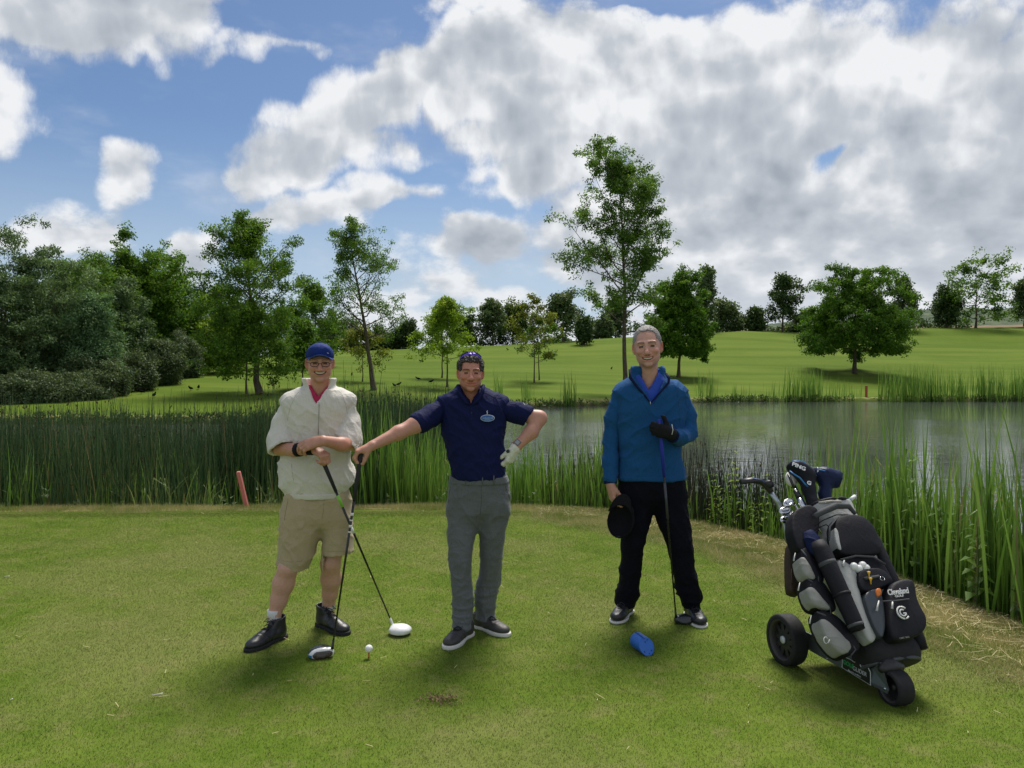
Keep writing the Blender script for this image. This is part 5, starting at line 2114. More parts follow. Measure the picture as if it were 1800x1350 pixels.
    # stand collar, flared open
    S.loft(secs(J, [(695, 531, 594, .092), (680, 535, 589, .084), (669, 531, 591, .086), (664, 529, 592, .088)], 0.035), 0.012, '+', 2.0)
    S.loft(secs(J, [(652, 534, 587, .080), (668, 536, 585, .078), (685, 540, 584, .076), (700, 543, 581, .072)], 0.035), 0.004, '-', 2.0)
    vee(S, J(562, 711), J(537, 660), J(587, 660), D0 - 0.015, 0.004)
    S.loft(secs(J, [(880, 512, 600, .125), (855, 510, 602, .128)], 0.03), 0.002, '-')
    low = lambda P: np.clip((J(0, 775)[2] - P[:, 2]) / 0.15, 0.25, 1) * calm(P)
    calm = lambda P: np.clip((J(0, 690)[2] - P[:, 2]) / 0.05, 0.12, 1)
    jac = shape(S, 'jacket', jm, root, [(0.0080, FOLD_A, 31, 0.55, low), (0.0065, FOLD_B, 32, 0.5, calm), (0.0036, FOLD_C, 33, 0.45, calm)], 2)
    sm_ = simple_mat('cream_seam', (0.30, 0.28, 0.24), 0.8)
    seam(jac, [(531, 684), (520, 694), (510, 716), (505, 740)], sm_, jac)
    seam(jac, [(592, 684), (602, 694), (609, 716), (612, 740)], sm_, jac)
    seam(jac, [(512, 815), (516, 845)], sm_, jac)
    # hem band and zip
    S = Sculpt(lo_, (hi_[0], hi_[1], J(0, 840)[2]), 0.0066)
    S.loft(secs(J, [(873, 506, 605, .134), (862, 505, 607, .138)], 0.03), 0, '+', 2.4, 0.006)
    shape(S, 'hem_band', jm, jac, [(0.002, np.array((45, 45, 12)), 41, 0, None)])
    zy = lambda py: D0 + 0.03 - np.interp(py, [711, 740, 800, 850, 868], [.128, .137, .139, .150, .138])
    zp = [A3(at(561 - (py - 711) * 0.03, py, zy(py) - 0.004)) for py in (708, 720, 735, 750, 765)]
    tube('zip', zp, 0.0022, simple_mat('zip_metal', (0.32, 0.30, 0.27), 0.4, metal=0.6), jac, 6)
    tube('zip_pull', [zp[0] + (0, -0.004, 0.004), zp[0] + (0.001, -0.006, -0.018)], [0.002, 0.0032], M_CHROME, jac, 6)
    # sleeves, wide and open at the elbow
    for pts, rad, cut, nrm, inner in (
            ([J(509, 716, 0.03), J(499, 745, 0.01), J(496, 775, -0.03), J(500, 800, -0.08)], [0.054, 0.068, 0.086, 0.094], J(497, 789, -0.06), (0.40, -0.35, -0.84), (J(499, 792, -0.07), J(508, 812, -0.12))),
            ([J(609, 716, 0.03), J(613, 745, 0.01), J(611, 772, -0.03), J(604, 796, -0.09)], [0.054, 0.068, 0.081, 0.088], J(607, 780, -0.06), (-0.55, -0.35, -0.72), (J(609, 786, -0.06), J(596, 806, -0.13)))):
        P = np.array(pts)
        S = Sculpt(P.min(0) - 0.13, P.max(0) + 0.13, 0.0066)
        S.chain(pts, rad, 0.03)
        S.cone(inner[0], inner[1], 0.078, 0.084, 0.004, '-')
        S.half(cut, nrm, 0.003)
        shape(S, 'sleeve', jm, jac, [(0.0065, FOLD_B, 51, 0.6, None), (0.0045, FOLD_A, 52, 0.55, None)], 2)
    # ---- shorts
    sm = cloth_mat('khaki_cotton', (0.42, 0.335, 0.21), 0.85, 0.08, 1200, 0.1, 0.2, 0.2)
    S = Sculpt((J(480, 0)[0], D0 - 0.24, J(0, 1005)[2]), (J(632, 0)[0], D0 + 0.28, J(0, 850)[2]), 0.0066)
    S.loft(secs(J, [(855, 505, 612, .118), (875, 502, 617, .128), (900, 497, 619, .130), (912, 497, 619, .122), (928, 512, 606, .07), (935, 530, 590, .03)], 0.03), 0)
    S.loft(secs(J, [(862, 512, 556, .085), (895, 500, 562, .115), (915, 495, 563, .118), (950, 491, 561, .112), (975, 489, 552, .112), (1000, 488, 540, .112)], 0.0), 0.045)
    S.loft(secs(J, [(862, 568, 608, .085), (895, 562, 617, .115), (915, 566, 619, .118), (950, 567, 619, .112), (975, 568, 618, .112), (1000, 568, 617, .112)], 0.05), 0.03)
    S.loft(secs(J, [(985, 497, 538, .090), (1010, 494, 536, .092)], 0.01), 0.002, '-')
    S.loft(secs(J, [(968, 570, 611, .090), (1010, 570, 611, .092)], 0.05), 0.002, '-')
    S.half(J(489, 991, 0), (-0.24, 0, -0.97), 0, (J(470, 0)[0], 0, 0), (J(565.5, 0)[0], 9, 2))
    S.half(J(589, 975, 0), (0.0, 0, -1), 0, (J(565.5, 0)[0], 0, 0), (J(640, 0)[0], 9, 2))
    sho = shape(S, 'shorts', sm, root, [(0.0070, FOLD_A, 61, 0.55, None), (0.0055, FOLD_B, 62, 0.5, None)], 1)
    ks = simple_mat('khaki_seam', (0.20, 0.155, 0.09), 0.85)
    seam(sho, [(570, 873), (569, 895), (566, 912)], ks, sho)
    seam(sho, [(507, 876), (502, 900), (500, 915)], ks, sho, 0.0014)
    seam(sho, [(491, 984), (510, 988), (532, 986)], ks, sho)
    seam(sho, [(571, 969), (600, 969), (615, 968)], ks, sho)
    # ---- wrist bands and ring
    wb = cloth_mat('black_band', (0.014, 0.014, 0.018), 0.8)
    a, b = J(518, 791, -0.15), J(551, 789, -0.235)
    tube('wrist_band', [a + (b - a) * 0.12, a + (b - a) * 0.25, a + (b - a) * 0.34], [0.040, 0.041, 0.039], wb, root, 16)
    tube('wrist_band', [a + (b - a) * 0.72, a + (b - a) * 0.86, a + (b - a) * 1.08], [0.035, 0.036, 0.036], wb, root, 16)
    # ---- boots and socks
    sk = cloth_mat('white_sock', (0.66, 0.66, 0.66), 0.9)
    f1 = ground_hit(480, 1124)
    f2 = ground_hit(578, 1100)
    for f, tw, ank in ((f1, (-0.118, -0.21), J(482, 1082, -0.07)), (f2, (0.17, -0.15), J(578, 1062, 0.17))):
        shoe(root, 'boot', (ank[0], ank[1] - 0.035, f.z - 0.002), tw, M_BLACKLEATHER, M_RUBBER, M_LACE, 0.305, 0.132, 0.024, 1.0)
        tube('sock', [(ank[0], ank[1], f.z + 0.11), (ank[0], ank[1], f.z + 0.165), (ank[0], ank[1], f.z + 0.180)], [0.043, 0.0405, 0.041], sk, root, 18)
    for ch in [x for x in bpy.data.objects if x.parent == root]:
        ch.matrix_parent_inverse = Matrix.Translation(inv)
    return root


man_left()


def fix_children(root):
    inv = Matrix.Translation(-Vector(root.location))
    for ch in [x for x in bpy.data.objects if x.parent == root]:
        ch.matrix_parent_inverse = inv


def body_colours(body, fn):
    V = np.empty(len(body.data.vertices) * 3, np.float32)
    body.data.vertices.foreach_get('co', V)
    set_col(body, fn(V.reshape(-1, 3).astype(float)))


def band(name, a, b, r, mat, parent, h=0.012, sides=16):
    a, b = A3(a), A3(b)
    d = unit(b - a)
    return tube(name, [a - d * h * 0.5, a + d * h * 0.5], [r, r], mat, parent, sides)


# ================================================================== dark haired man in the navy polo
def man_middle():
    D0 = 4.70
    J = lambda px, py, dd=0.0: A3(at(px, py, D0 + dd))
    foot = ground_hit(834, 1116)
    root = empty('person', (foot.x, foot.y, foot.z))
    tag(root, 'dark haired man in navy polo shirt and grey trousers, one gloved hand on his hip', 'person')
    hc = J(827, 656, -0.03)
    Rm = rotm((0, 0, 1), face_cam(hc) + 0.05) @ rotm((0, 1, 0), 0.02)
    s = 0.955
    o = dict(fw=1.0, jw=1.04, open=0.0050, mw=0.029, zm=-0.068, curl=6.0, nose=1.1, beard=0.40, brow=(0.04, 0.025, 0.02), brow_w=0.95, ear=0.5)
    base = (0.50, 0.225, 0.155)
    S = Sculpt((J(612, 0)[0], D0 - 0.40, J(0, 862)[2]), (J(970, 0)[0], D0 + 0.2, J(0, 618)[2]), 0.0085,
               fx=[(J(612, 0)[0], J(662, 0)[0], 0.0041), (J(800, 0)[0], J(856, 0)[0], HEAD_FINE)],
               fy=[(hc[1] - 0.12, hc[1] + 0.02, HEAD_FINE), (D0 - 0.36, D0 - 0.22, 0.0041)],
               fz=[(J(0, 695)[2], J(0, 615)[2], HEAD_FINE), (J(0, 825)[2], J(0, 770)[2], 0.0041)])
    L = add_head(S, hc, Rm, s, o)
    S.cone(L((0, 0.018, -0.06)), J(828, 710, 0.035), 0.054, 0.064, 0.02)
    S.cone(J(828, 706, 0.03), J(784, 722, 0.03), 0.05, 0.036, 0.03)
    S.cone(J(828, 706, 0.03), J(880, 722, 0.03), 0.05, 0.036, 0.03)
    S.loft(secs(J, [(712, 790, 872, .08), (750, 788, 874, .10), (800, 796, 878, .11), (850, 800, 880, .10)], 0.03), 0.03)
    # straight arm to the club
    S.chain([J(778, 720, 0.02), J(730, 747, -0.11), J(700, 761, -0.17), J(655, 783, -0.27)], [0.042, 0.047, 0.041, 0.028], 0.025)
    add_hand(S, J(655, 783, -0.27), (-0.90, -0.12, -0.36), (-0.15, 0.12, -1.0), (0, -1, 0),
             [(0.75, 0.95, 0.6), (0.75, 1.0, 0.7), (0.75, 1.05, 0.7), (0.75, 1.1, 0.7)], 1.0, thumb_pose=(0.75, 0.25, 0.75, 0.25))
    # bent arm, hand on the hip
    S.chain([J(884, 720, 0.03), J(948, 735, 0.05), J(933, 760, 0.0), J(908, 784, -0.04)], [0.042, 0.045, 0.042, 0.030], 0.025)
    S.cone(J(908, 784, -0.04), J(900, 793, -0.05), 0.030, 0.028, 0.02)
    body = shape(S, 'body', SKIN, root, (), 1)

    def paint(V):
        c = head_paint(V, hc, Rm, s, o, base)
        low = (V[:, 2] < J(0, 760)[2]) | (np.abs(V[:, 0] - J(828, 0)[0]) > 0.12)
        c[low] = np.array((0.53, 0.27, 0.195))
        return c
    body_colours(body, paint)
    # wavy dark hair
    hm = hair_mat('dark_hair', (0.012, 0.009, 0.008), (0.075, 0.058, 0.050))
    hair_cap(root, hc, Rm, s, hm, 0.0095, 0.068, 0.012, 0.0060, 14, back=-0.055, recede=0.0)
    # sunglasses pushed up on the hair
    sg = simple_mat('mirror_lens', (0.10, 0.06, 0.42), 0.12, 0.8, 0.55, var=0.15)
    gl = empty('sunglasses')
    gl.parent = root
    n = 19
    V = []
    for i in range(n):
        a = -1.05 + 2.1 * i / (n - 1)
        w = 0.020 * (1 - 0.45 * abs(a / 1.05) ** 2) * (0.55 if abs(a) < 0.10 else 1)
        for h in (0.0, 1.0):
            V.append(L((math.sin(a) * 0.078, -0.010 - math.cos(a) * 0.030 + h * 0.012, 0.108 + h * w + 0.006 * math.cos(a) - 0.040 * (1 - math.cos(a)))))
    F = np.array([[2 * i, 2 * i + 2, 2 * i + 3, 2 * i + 1] for i in range(n - 1)])
    lens = mesh_np('lens', np.array(V), F, sg, gl)
    md = lens.modifiers.new('thick', 'SOLIDIFY')
    md.thickness = 0.003
    tube('frame', [L((math.sin(a) * 0.079, -0.008 - math.cos(a) * 0.030 + 0.012, 0.109 + 0.021 * (1 - 0.45 * abs(a / 1.05) ** 2) + 0.006 * math.cos(a) - 0.040 * (1 - math.cos(a))))
                   for a in np.linspace(-1.05, 1.05, 15)], 0.0018, M_BLACK, gl, 6)
    for q in (-1, 1):
        tube('temple', [L((q * 0.070, -0.036, 0.090)), L((q * 0.086, 0.0, 0.070)), L((q * 0.087, 0.035, 0.05))], 0.0020, M_BLACK, gl, 6)
    # ---- polo shirt
    pm = cloth_mat('navy_polo', (0.0085, 0.012, 0.060), 0.72, 0.15, 1100, 0.0, 0.10, 0.14)
    rows = [(682, 806, 851, .075), (690, 793, 864, .090), (697, 780, 880, .104), (706, 773, 889, .118), (725, 771, 891, .130), (745, 774, 889, .134), (775, 779, 886, .138),
            (803, 786, 888, .146), (822, 790, 889, .148), (832, 792, 889, .146), (840, 796, 886, .142)]
    sec = secs(J, rows, 0.03)
    lo_, hi_ = rows_box(sec, 0.08)
    S = Sculpt(lo_, hi_ + (0, 0, 0.05), 0.0066)
    S.loft(sec, 0, pw=2.4)
    S.cone(J(820, 694, 0.05), J(782, 708, 0.04), 0.055, 0.054, 0.04)
    S.cone(J(836, 694, 0.05), J(882, 708, 0.04), 0.055, 0.054, 0.04)
    S.loft(secs(J, [(700, 797, 860, .088), (690, 801, 855, .084), (680, 803, 852, .082), (676, 804, 851, .081)], 0.04), 0.010, '+', 2.0)
    S.loft(secs(J, [(668, 807, 848, .074), (685, 807, 848, .074), (702, 809, 848, .072)], 0.04), 0.003, '-', 2.0)
    vee(S, J(829, 711), J(807, 675), J(848, 675), D0 - 0.03, 0.004)
    polo = shape(S, 'polo_shirt', pm, root, [(0.0060, FOLD_B, 71, 0.6, None), (0.0038, FOLD_C, 72, 0.5, None), (0.003, FOLD_H, 73, 0, None)], 2)
    for q, pts in ((-1, [(806, 677), (808, 690), (819, 707), (827, 712)]), (1, [(850, 677), (848, 690), (838, 706), (831, 712)])):
        P = [J(px, py, -0.055 + 0.01 * i * 0 - (0.035 if i else 0.0) - 0.012 * (i > 1)) for i, (px, py) in enumerate(pts)]
        tube('collar_flap', P, [0.010, 0.013, 0.011, 0.004], pm, polo, 10)
    tube('button', [J(829, 726, -0.110), J(829, 726, -0.114)], [0.004, 0.004], simple_mat('navy_button', (0.02, 0.025, 0.07), 0.3), polo, 10)
    for pts, rad, cut, nrm, inner in (
            ([J(780, 718, 0.03), J(757, 731, -0.03), J(740, 742, -0.08), J(720, 753, -0.12)], [0.062, 0.063, 0.062, 0.061], J(731, 747, -0.1), (-0.74, -0.30, -0.52), (J(731, 747, -0.1), J(712, 757, -0.15))),
            ([J(878, 718, 0.03), J(905, 724, 0.04), J(922, 730, 0.05), J(942, 738, 0.05)], [0.062, 0.062, 0.060, 0.058], J(929, 733, 0.05), (0.86, 0.0, -0.50), (J(929, 733, 0.05), J(945, 741, 0.05)))):
        P = np.array(pts)
        S = Sculpt(P.min(0) - 0.09, P.max(0) + 0.09, 0.0066)
        S.chain(pts, rad, 0.03)
        S.cone(inner[0], inner[1], 0.050, 0.052, 0.003, '-')
        S.half(cut, nrm, 0.003)
        shape(S, 'sleeve', pm, polo, [(0.0035, FOLD_B, 81, 0.7, None), (0.0025, FOLD_C, 82, 0.6, None)], 1)
    ns = simple_mat('navy_seam', (0.004, 0.006, 0.030), 0.85)
    seam(polo, [(806, 690), (786, 700), (778, 722), (776, 745)], ns, polo, 0.0014)
    seam(polo, [(852, 690), (872, 700), (883, 722), (886, 742)], ns, polo, 0.0014)
    seam(polo, [(829, 713), (829, 742)], ns, polo, 0.0016)
    # club badge on the chest and maker's tick on the sleeve
    bc = J(857, 735, -0.1085)
    blu = simple_mat('badge_blue', (0.035, 0.13, 0.42), 0.6)
    wht = simple_mat('badge_thread', (0.62, 0.68, 0.74), 0.7)

    def ellipse(nm, c, rx, rz, th, mat, par, n=28):
        a = np.linspace(0, 2 * math.pi, n, endpoint=False)
        V = [c + (math.cos(t) * rx, -th, math.sin(t) * rz) for t in a] + [c + (math.cos(t) * rx, 0.02, math.sin(t) * rz) for t in a]
        i = np.arange(n)
        F = [np.c_[i, i + n, (i + 1) % n + n, (i + 1) % n], np.array([i[::-1]])]
        return mesh_np(nm, np.array(V), F, mat, par, False)
    bd = ellipse('badge', bc, 0.042, 0.020, 0.0022, wht, polo)
    ellipse('badge_field', bc, 0.0395, 0.0180, 0.0032, blu, bd)
    for i in range(9):
        x = -0.028 + 0.007 * i
        hgt = 0.0055 + 0.002 * ((i * 7) % 3)
        tube('stitching', [bc + (x, -0.0036, -hgt * 0.5), bc + (x + 0.0015, -0.0036, hgt * 0.5)], 0.0012, wht, bd, 5)
    tube('stitching', [bc + (-0.017, -0.0036, -0.0105), bc + (0.017, -0.0036, -0.0105)], 0.0010, wht, bd, 5)
    tube('badge_figure', [bc + (-0.004, -0.004, 0.022), bc + (0.0, -0.004, 0.031), bc + (-0.005, -0.004, 0.040), bc + (0.002, -0.004, 0.045)], [0.002, 0.003, 0.002, 0.001], wht, bd, 5)
    tube('sleeve_mark', [J(920, 708, -0.005), J(923, 712, -0.012), J(926, 711.5, -0.012), J(927, 708, -0.006)], [0.001, 0.0022, 0.0018, 0.0006], M_WHITE, polo, 6)
    # ---- glove and watch on the hip hand
    gw = cloth_mat('white_glove', (0.70, 0.68, 0.60), 0.6, 0.08)
    w = J(906, 787, -0.045)
    S = Sculpt(w - 0.16, w + 0.12, 0.0036)
    S.cone(J(907, 785, -0.04), w, 0.033, 0.032, 0.01)
    add_hand(S, w, (-0.42, 0.05, -0.90), (-0.75, 0.55, 0.25), (-0.4, -0.75, 0.2),
             [(0.5, 1.0, 0.8), (0.55, 1.05, 0.8), (0.6, 1.1, 0.8), (0.65, 1.1, 0.8)], 0.98, grow=0.0015, thumb_pose=(0.85, 0.35, 0.4, 0.4))
    gv = shape(S, 'glove', gw, root, [(0.0012, np.array((60, 60, 60)), 4, 0.6, None)], 1)
    tube('glove_tab', [J(893, 793, -0.088), J(892.5, 793.5, -0.096)], [0.0115, 0.0105], M_BLACK, gv, 14)
    d = unit(J(933, 760, 0.0) - J(908, 784, -0.04))
    a = J(910, 782, -0.035)
    wt = empty('watch')
    wt.parent = root
    tube('strap', [a - d * 0.011, a + d * 0.011], [0.0335, 0.0345], M_BLACK, wt, 18)
    n_ = unit(np.array((-0.35, -0.94, 0.15)) - d * (np.array((-0.35, -0.94, 0.15)) @ d))
    t_ = np.cross(d, n_)
    c0 = a + n_ * 0.033
    V = [c0 + d * sx * 0.017 + t_ * sy * 0.017 + n_ * sz for sz in (0, 0.007) for sx, sy in ((-1, -1), (1, -1), (1, 1), (-1, 1))]
    F = np.array([[0, 1, 5, 4], [1, 2, 6, 5], [2, 3, 7, 6], [3, 0, 4, 7], [4, 5, 6, 7]])
    cs = mesh_np('watch_case', np.array(V), F, simple_mat('watch_grey', (0.12, 0.12, 0.13), 0.3), wt, False)
    V = [c0 + d * sx * 0.012 + t_ * sy * 0.012 + n_ * 0.0076 for sx, sy in ((-1, -1), (1, -1), (1, 1), (-1, 1))]
    mesh_np('watch_face', np.array(V), np.array([[0, 1, 2, 3]]), simple_mat('watch_glass', (0.30, 0.31, 0.32), 0.15), wt, False)
    # ---- trousers
    tm = cloth_mat('grey_trousers', (0.112, 0.120, 0.125), 0.68, 0.06, 1300, 0.15, 0.3, 0.2)
    S = Sculpt((J(776, 0)[0], D0 - 0.24, J(0, 1112)[2]), (J(906, 0)[0], D0 + 0.26, J(0, 826)[2]), 0.0066)
    S.loft(secs(J, [(830, 794, 889, .128), (850, 790, 895, .130), (885, 788, 897, .130), (900, 789, 896, .122), (918, 803, 880, .07), (926, 825, 860, .03)], 0.03), 0)
    S.loft(secs(J, [(855, 800, 836, .080, .03), (890, 790, 842, .106, .02), (930, 786, 839, .104, .0), (960, 788, 833, .096, -.03), (985, 790, 829, .088, -.05), (1010, 790, 829, .084, -.05),
                    (1040, 793, 831, .082, -.05), (1070, 797, 833, .080, -.06), (1090, 797, 831, .080, -.07), (1104, 797, 830, .082, -.08)]), 0.05)
    S.loft(secs(J, [(855, 848, 884, .080, .03), (890, 843, 895, .106, .03), (930, 842, 891, .104, .04), (960, 843, 886, .094, .05), (985, 843, 883, .088, .06), (1020, 838, 879, .084, .08),
                    (1050, 834, 874, .082, .09), (1070, 833, 871, .082, .09), (1086, 834, 871, .084, .09)]), 0.03)
    S.loft(secs(J, [(1088, 802, 825, .068), (1118, 802, 825, .068)], -0.075), 0.002, '-')
    S.loft(secs(J, [(1070, 839, 866, .070), (1100, 839, 866, .070)], 0.09), 0.002, '-')
    ank = lambda P: np.clip((J(0, 1010)[2] - P[:, 2]) / 0.12, 0.25, 1)
    tr = shape(S, 'trousers', tm, root, [(0.0085, FOLD_H, 91, 0.55, ank), (0.0070, FOLD_A, 92, 0.55, None), (0.0048, FOLD_B, 93, 0.5, None)], 1)
    S = Sculpt((J(776, 0)[0], D0 - 0.24, J(0, 860)[2]), (J(906, 0)[0], D0 + 0.26, J(0, 826)[2]), 0.0066)
    S.loft(secs(J, [(835, 793, 890, .132), (848, 790, 894, .134)], 0.03), 0, '+', 2.3, 0.005)
    shape(S, 'waistband', tm, tr, [(0.0016, np.array((30, 30, 10)), 95, 0, None)])
    gs = simple_mat('grey_seam', (0.045, 0.048, 0.05), 0.85)
    seam(tr, [(846, 852), (846, 885), (844, 904)], gs, tr, 0.0013)
    seam(tr, [(792, 855), (789, 872), (788, 885)], gs, tr, 0.0016)
    seam(tr, [(888, 854), (894, 870), (896, 880)], gs, tr, 0.0016)
    for px in (797, 819, 848, 868):
        f = abs(px - 842) / 52
        y = 0.03 - 0.134 * (1 - f ** 2.3) ** (1 / 2.3) - 0.004
        tube('belt_loop', [J(px, 836, y), J(px, 843, y - 0.004), J(px, 851, y)], 0.0042, tm, tr, 6)
    # ---- shoes
    lm = simple_mat('grey_brown_leather', (0.052, 0.047, 0.043), 0.5, 0.4, var=0.25, bump_s=0.3, bump_scale=300)
    ws = simple_mat('white_sole', (0.66, 0.64, 0.58), 0.6, var=0.1)
    z = foot.z - 0.002
    for (px, dd), tw in (((814, -0.08), (-0.115, -0.225)), ((853, 0.09), (0.17, -0.16))):
        a = J(px, 1090, dd)
        shoe(root, 'shoe', (a[0], a[1] - 0.03, gz(a[0], a[1]) - 0.001), tw, lm, ws, M_LACE, 0.300, 0.088, 0.024, 1.04)
    fix_children(root)
    return root


# ================================================================== grey haired man in the blue pullover
def man_right():
    D0 = 4.98
    J = lambda px, py, dd=0.0: A3(at(px, py, D0 + dd))
    foot = ground_hit(1155, 1084)
    root = empty('person', (foot.x, foot.y, foot.z))
    tag(root, 'tall grey haired man in blue quarter zip pullover and black trousers holding a cap', 'person')
    hc = J(1138, 610, -0.03)
    Rm = rotm((0, 0, 1), face_cam(hc) - 0.04) @ rotm((0, 1, 0), -0.085)
    s = 1.13
    o = dict(fw=0.99, jw=0.98, open=0.0125, mw=0.032, zm=-0.070, curl=11.0, nose=1.0, beard=0.25, brow=(0.10, 0.07, 0.06), brow_w=0.8, ear=0.5)
    base = (0.57, 0.315, 0.24)
    S = Sculpt((J(1052, 0)[0], D0 - 0.30, J(0, 905)[2]), (J(1232, 0)[0], D0 + 0.22, J(0, 578)[2]), 0.0085,
               fx=[(J(1056, 0)[0], J(1096, 0)[0], 0.0041), (J(1106, 0)[0], J(1171, 0)[0], 0.0032)],
               fy=[(hc[1] - 0.14, hc[1] + 0.02, 0.0032)],
               fz=[(J(0, 657)[2], J(0, 578)[2], 0.0032), (J(0, 890)[2], J(0, 846)[2], 0.0041)])
    L = add_head(S, hc, Rm, s, o)
    S.cone(L((0, 0.018, -0.06)), J(1140, 676, 0.035), 0.058, 0.066, 0.02)
    S.cone(J(1140, 674, 0.04), J(1096, 698, 0.04), 0.05, 0.036, 0.03)
    S.cone(J(1140, 674, 0.04), J(1190, 698, 0.04), 0.05, 0.036, 0.03)
    S.loft(secs(J, [(690, 1098, 1188, .09), (740, 1098, 1188, .10), (800, 1098, 1188, .11), (860, 1100, 1188, .10)], 0.03), 0.03)
    S.chain([J(1093, 700, 0.04), J(1076, 775, 0.04), J(1074, 815, 0.0), J(1073, 852, -0.04)], [0.036, 0.038, 0.034, 0.028], 0.02)
    add_hand(S, J(1073, 851, -0.04), (0.14, -0.22, -0.97), (0.85, 0.25, 0.05), (0.2, -0.9, 0),
             [(0.35, 0.7, 0.5), (0.4, 0.8, 0.5), (0.45, 0.85, 0.5), (0.5, 0.85, 0.5)], 1.06, thumb_pose=(0.85, 0.25, 0.45, 0.3))
    S.chain([J(1192, 700, 0.04), J(1211, 760, 0.03), J(1190, 767, -0.13), J(1180, 762, -0.19)], [0.036, 0.038, 0.034, 0.028], 0.02)
    body = shape(S, 'body', SKIN, root, (), 1)

    def paint(V):
        c = head_paint(V, hc, Rm, s, o, base)
        low = V[:, 2] < J(0, 720)[2]
        c[low] = np.array((0.49, 0.255, 0.185))
        return c
    body_colours(body, paint)
    teeth(root, L, o)
    hm = hair_mat('silver_hair', (0.14, 0.12, 0.11), (0.40, 0.37, 0.35))
    hair_cap(root, hc, Rm, s, hm, 0.0050, 0.086, 0.010, 0.0022, 24, back=-0.05, recede=-0.02)
    # ---- royal blue polo under the pullover
    pm = cloth_mat('royal_polo', (0.012, 0.060, 0.42), 0.6, 0.12, 1100, 0.2, 0.3, 0.12)
    rows = [(658, 1116, 1164, .078), (664, 1108, 1172, .085), (672, 1098, 1184, .095), (690, 1092, 1192, .112), (740, 1092, 1192, .116)]
    sec = secs(J, rows, 0.03)
    lo_, hi_ = rows_box(sec)
    S = Sculpt(lo_, hi_ + (0, 0, 0.05), 0.0066)
    S.loft(sec, 0)
    S.loft(secs(J, [(672, 1110, 1170, .092), (658, 1112, 1166, .088), (648, 1113, 1165, .086)], 0.04), 0.01, '+', 2.0)
    S.loft(secs(J, [(640, 1118, 1160, .076), (660, 1119, 1160, .076), (676, 1121, 1160, .074)], 0.04), 0.003, '-', 2.0)
    vee(S, J(1138, 686), J(1117, 648), J(1160, 648), D0 - 0.02, 0.004)
    shape(S, 'polo_shirt', pm, root, [(0.002, FOLD_C, 3, 0.6, None)])
    # ---- pullover
    qm = cloth_mat('teal_blue_fleece', (0.013, 0.078, 0.215), 0.8, 0.08, 700, 0.03, 0.10, 0.15)
    dk = cloth_mat('navy_trim', (0.008, 0.014, 0.055), 0.8)
    rows = [(660, 1114, 1166, .084), (667, 1099, 1182, .100), (676, 1086, 1196, .120), (688, 1081, 1204, .132), (720, 1082, 1206, .138), (760, 1084, 1201, .138), (790, 1086, 1198, .138),
            (815, 1085, 1200, .140), (830, 1083, 1204, .142), (842, 1085, 1203, .140)]
    sec = secs(J, rows, 0.03)
    lo_, hi_ = rows_box(sec, 0.08)
    S = Sculpt(lo_, hi_ + (0, 0, 0.05), 0.0066)
    S.loft(sec, 0, pw=2.5)
    S.cone(J(1134, 668, 0.05), J(1096, 690, 0.04), 0.058, 0.060, 0.04)
    S.cone(J(1146, 668, 0.05), J(1190, 690, 0.04), 0.058, 0.060, 0.04)
    S.loft(secs(J, [(676, 1104, 1178, .100), (664, 1107, 1174, .095), (652, 1109, 1171, .092), (645, 1110, 1170, .091)], 0.045), 0.012, '+', 2.0)
    S.loft(secs(J, [(636, 1114, 1165, .083), (655, 1114, 1165, .083), (668, 1115, 1164, .082), (690, 1120, 1160, .08)], 0.045), 0.003, '-', 2.0)
    vee(S, J(1143, 708), J(1108, 648), J(1172, 648), D0 - 0.025, 0.004)
    diag = np.array([[7, 0, 3], [0, 5, 0], [-9, 2, 7.0]])
    pul = shape(S, 'pullover', qm, root, [(0.0075, diag, 111, 0.55, None), (0.0045, FOLD_B, 112, 0.5, None), (0.0040, FOLD_H, 113, 0.0, lambda P: np.clip((J(0, 770)[2] - P[:, 2]) / .1, 0, 1))], 2)
    # opened collar wings with dark edge
    for pts in ([(1107, 650), (1108, 664), (1120, 680), (1135, 697), (1143, 708)], [(1171, 657), (1176, 665), (1175, 673), (1158, 692), (1144, 708)]):
        P = [J(px, py, -0.045 - 0.012 * i - (0.02 if i else 0)) for i, (px, py) in enumerate(pts)]
        tube('collar_edge', P, [0.009, 0.010, 0.0085, 0.006, 0.003], dk, pul, 10)
    P = [J(1161, 652, -0.06), J(1176, 668, -0.085), J(1162, 684, -0.098), J(1152, 668, -0.085)]
    tube('zip_pull', [J(1143, 705, -0.112), J(1143.5, 711, -0.116)], [0.002, 0.0036], M_CHROME, pul, 6)
    for pts, rad, cut, nrm in (
            ([J(1093, 698, 0.04), J(1080, 735, 0.05), J(1075, 772, 0.045), J(1073, 810, 0.005), J(1073, 856, -0.04)], [0.070, 0.060, 0.051, 0.050, 0.045], J(1073, 849, -0.03), (0.05, -0.2, -0.97)),
            ([J(1192, 698, 0.04), J(1205, 730, 0.05), J(1210, 760, 0.03), J(1196, 769, -0.09), J(1176, 764, -0.21)], [0.072, 0.064, 0.056, 0.050, 0.044], J(1182, 766, -0.17), (-0.5, -0.85, 0.1))):
        P = np.array(pts)
        S = Sculpt(P.min(0) - 0.09, P.max(0) + 0.09, 0.0066)
        S.chain(pts, rad, 0.03)
        S.half(cut, nrm, 0.003)
        sl = shape(S, 'sleeve', qm, pul, [(0.0050, np.array([[6, 0, 8], [0, 8, 0], [4, 0, 16.0]]), 121, 0.6, None), (0.0026, FOLD_C, 122, 0.6, None)], 1)
        d = unit(np.array(nrm))
        tube('cuff', [A3(cut) - d * 0.014, A3(cut) + d * 0.004], [0.0455, 0.0435], dk, sl, 18)
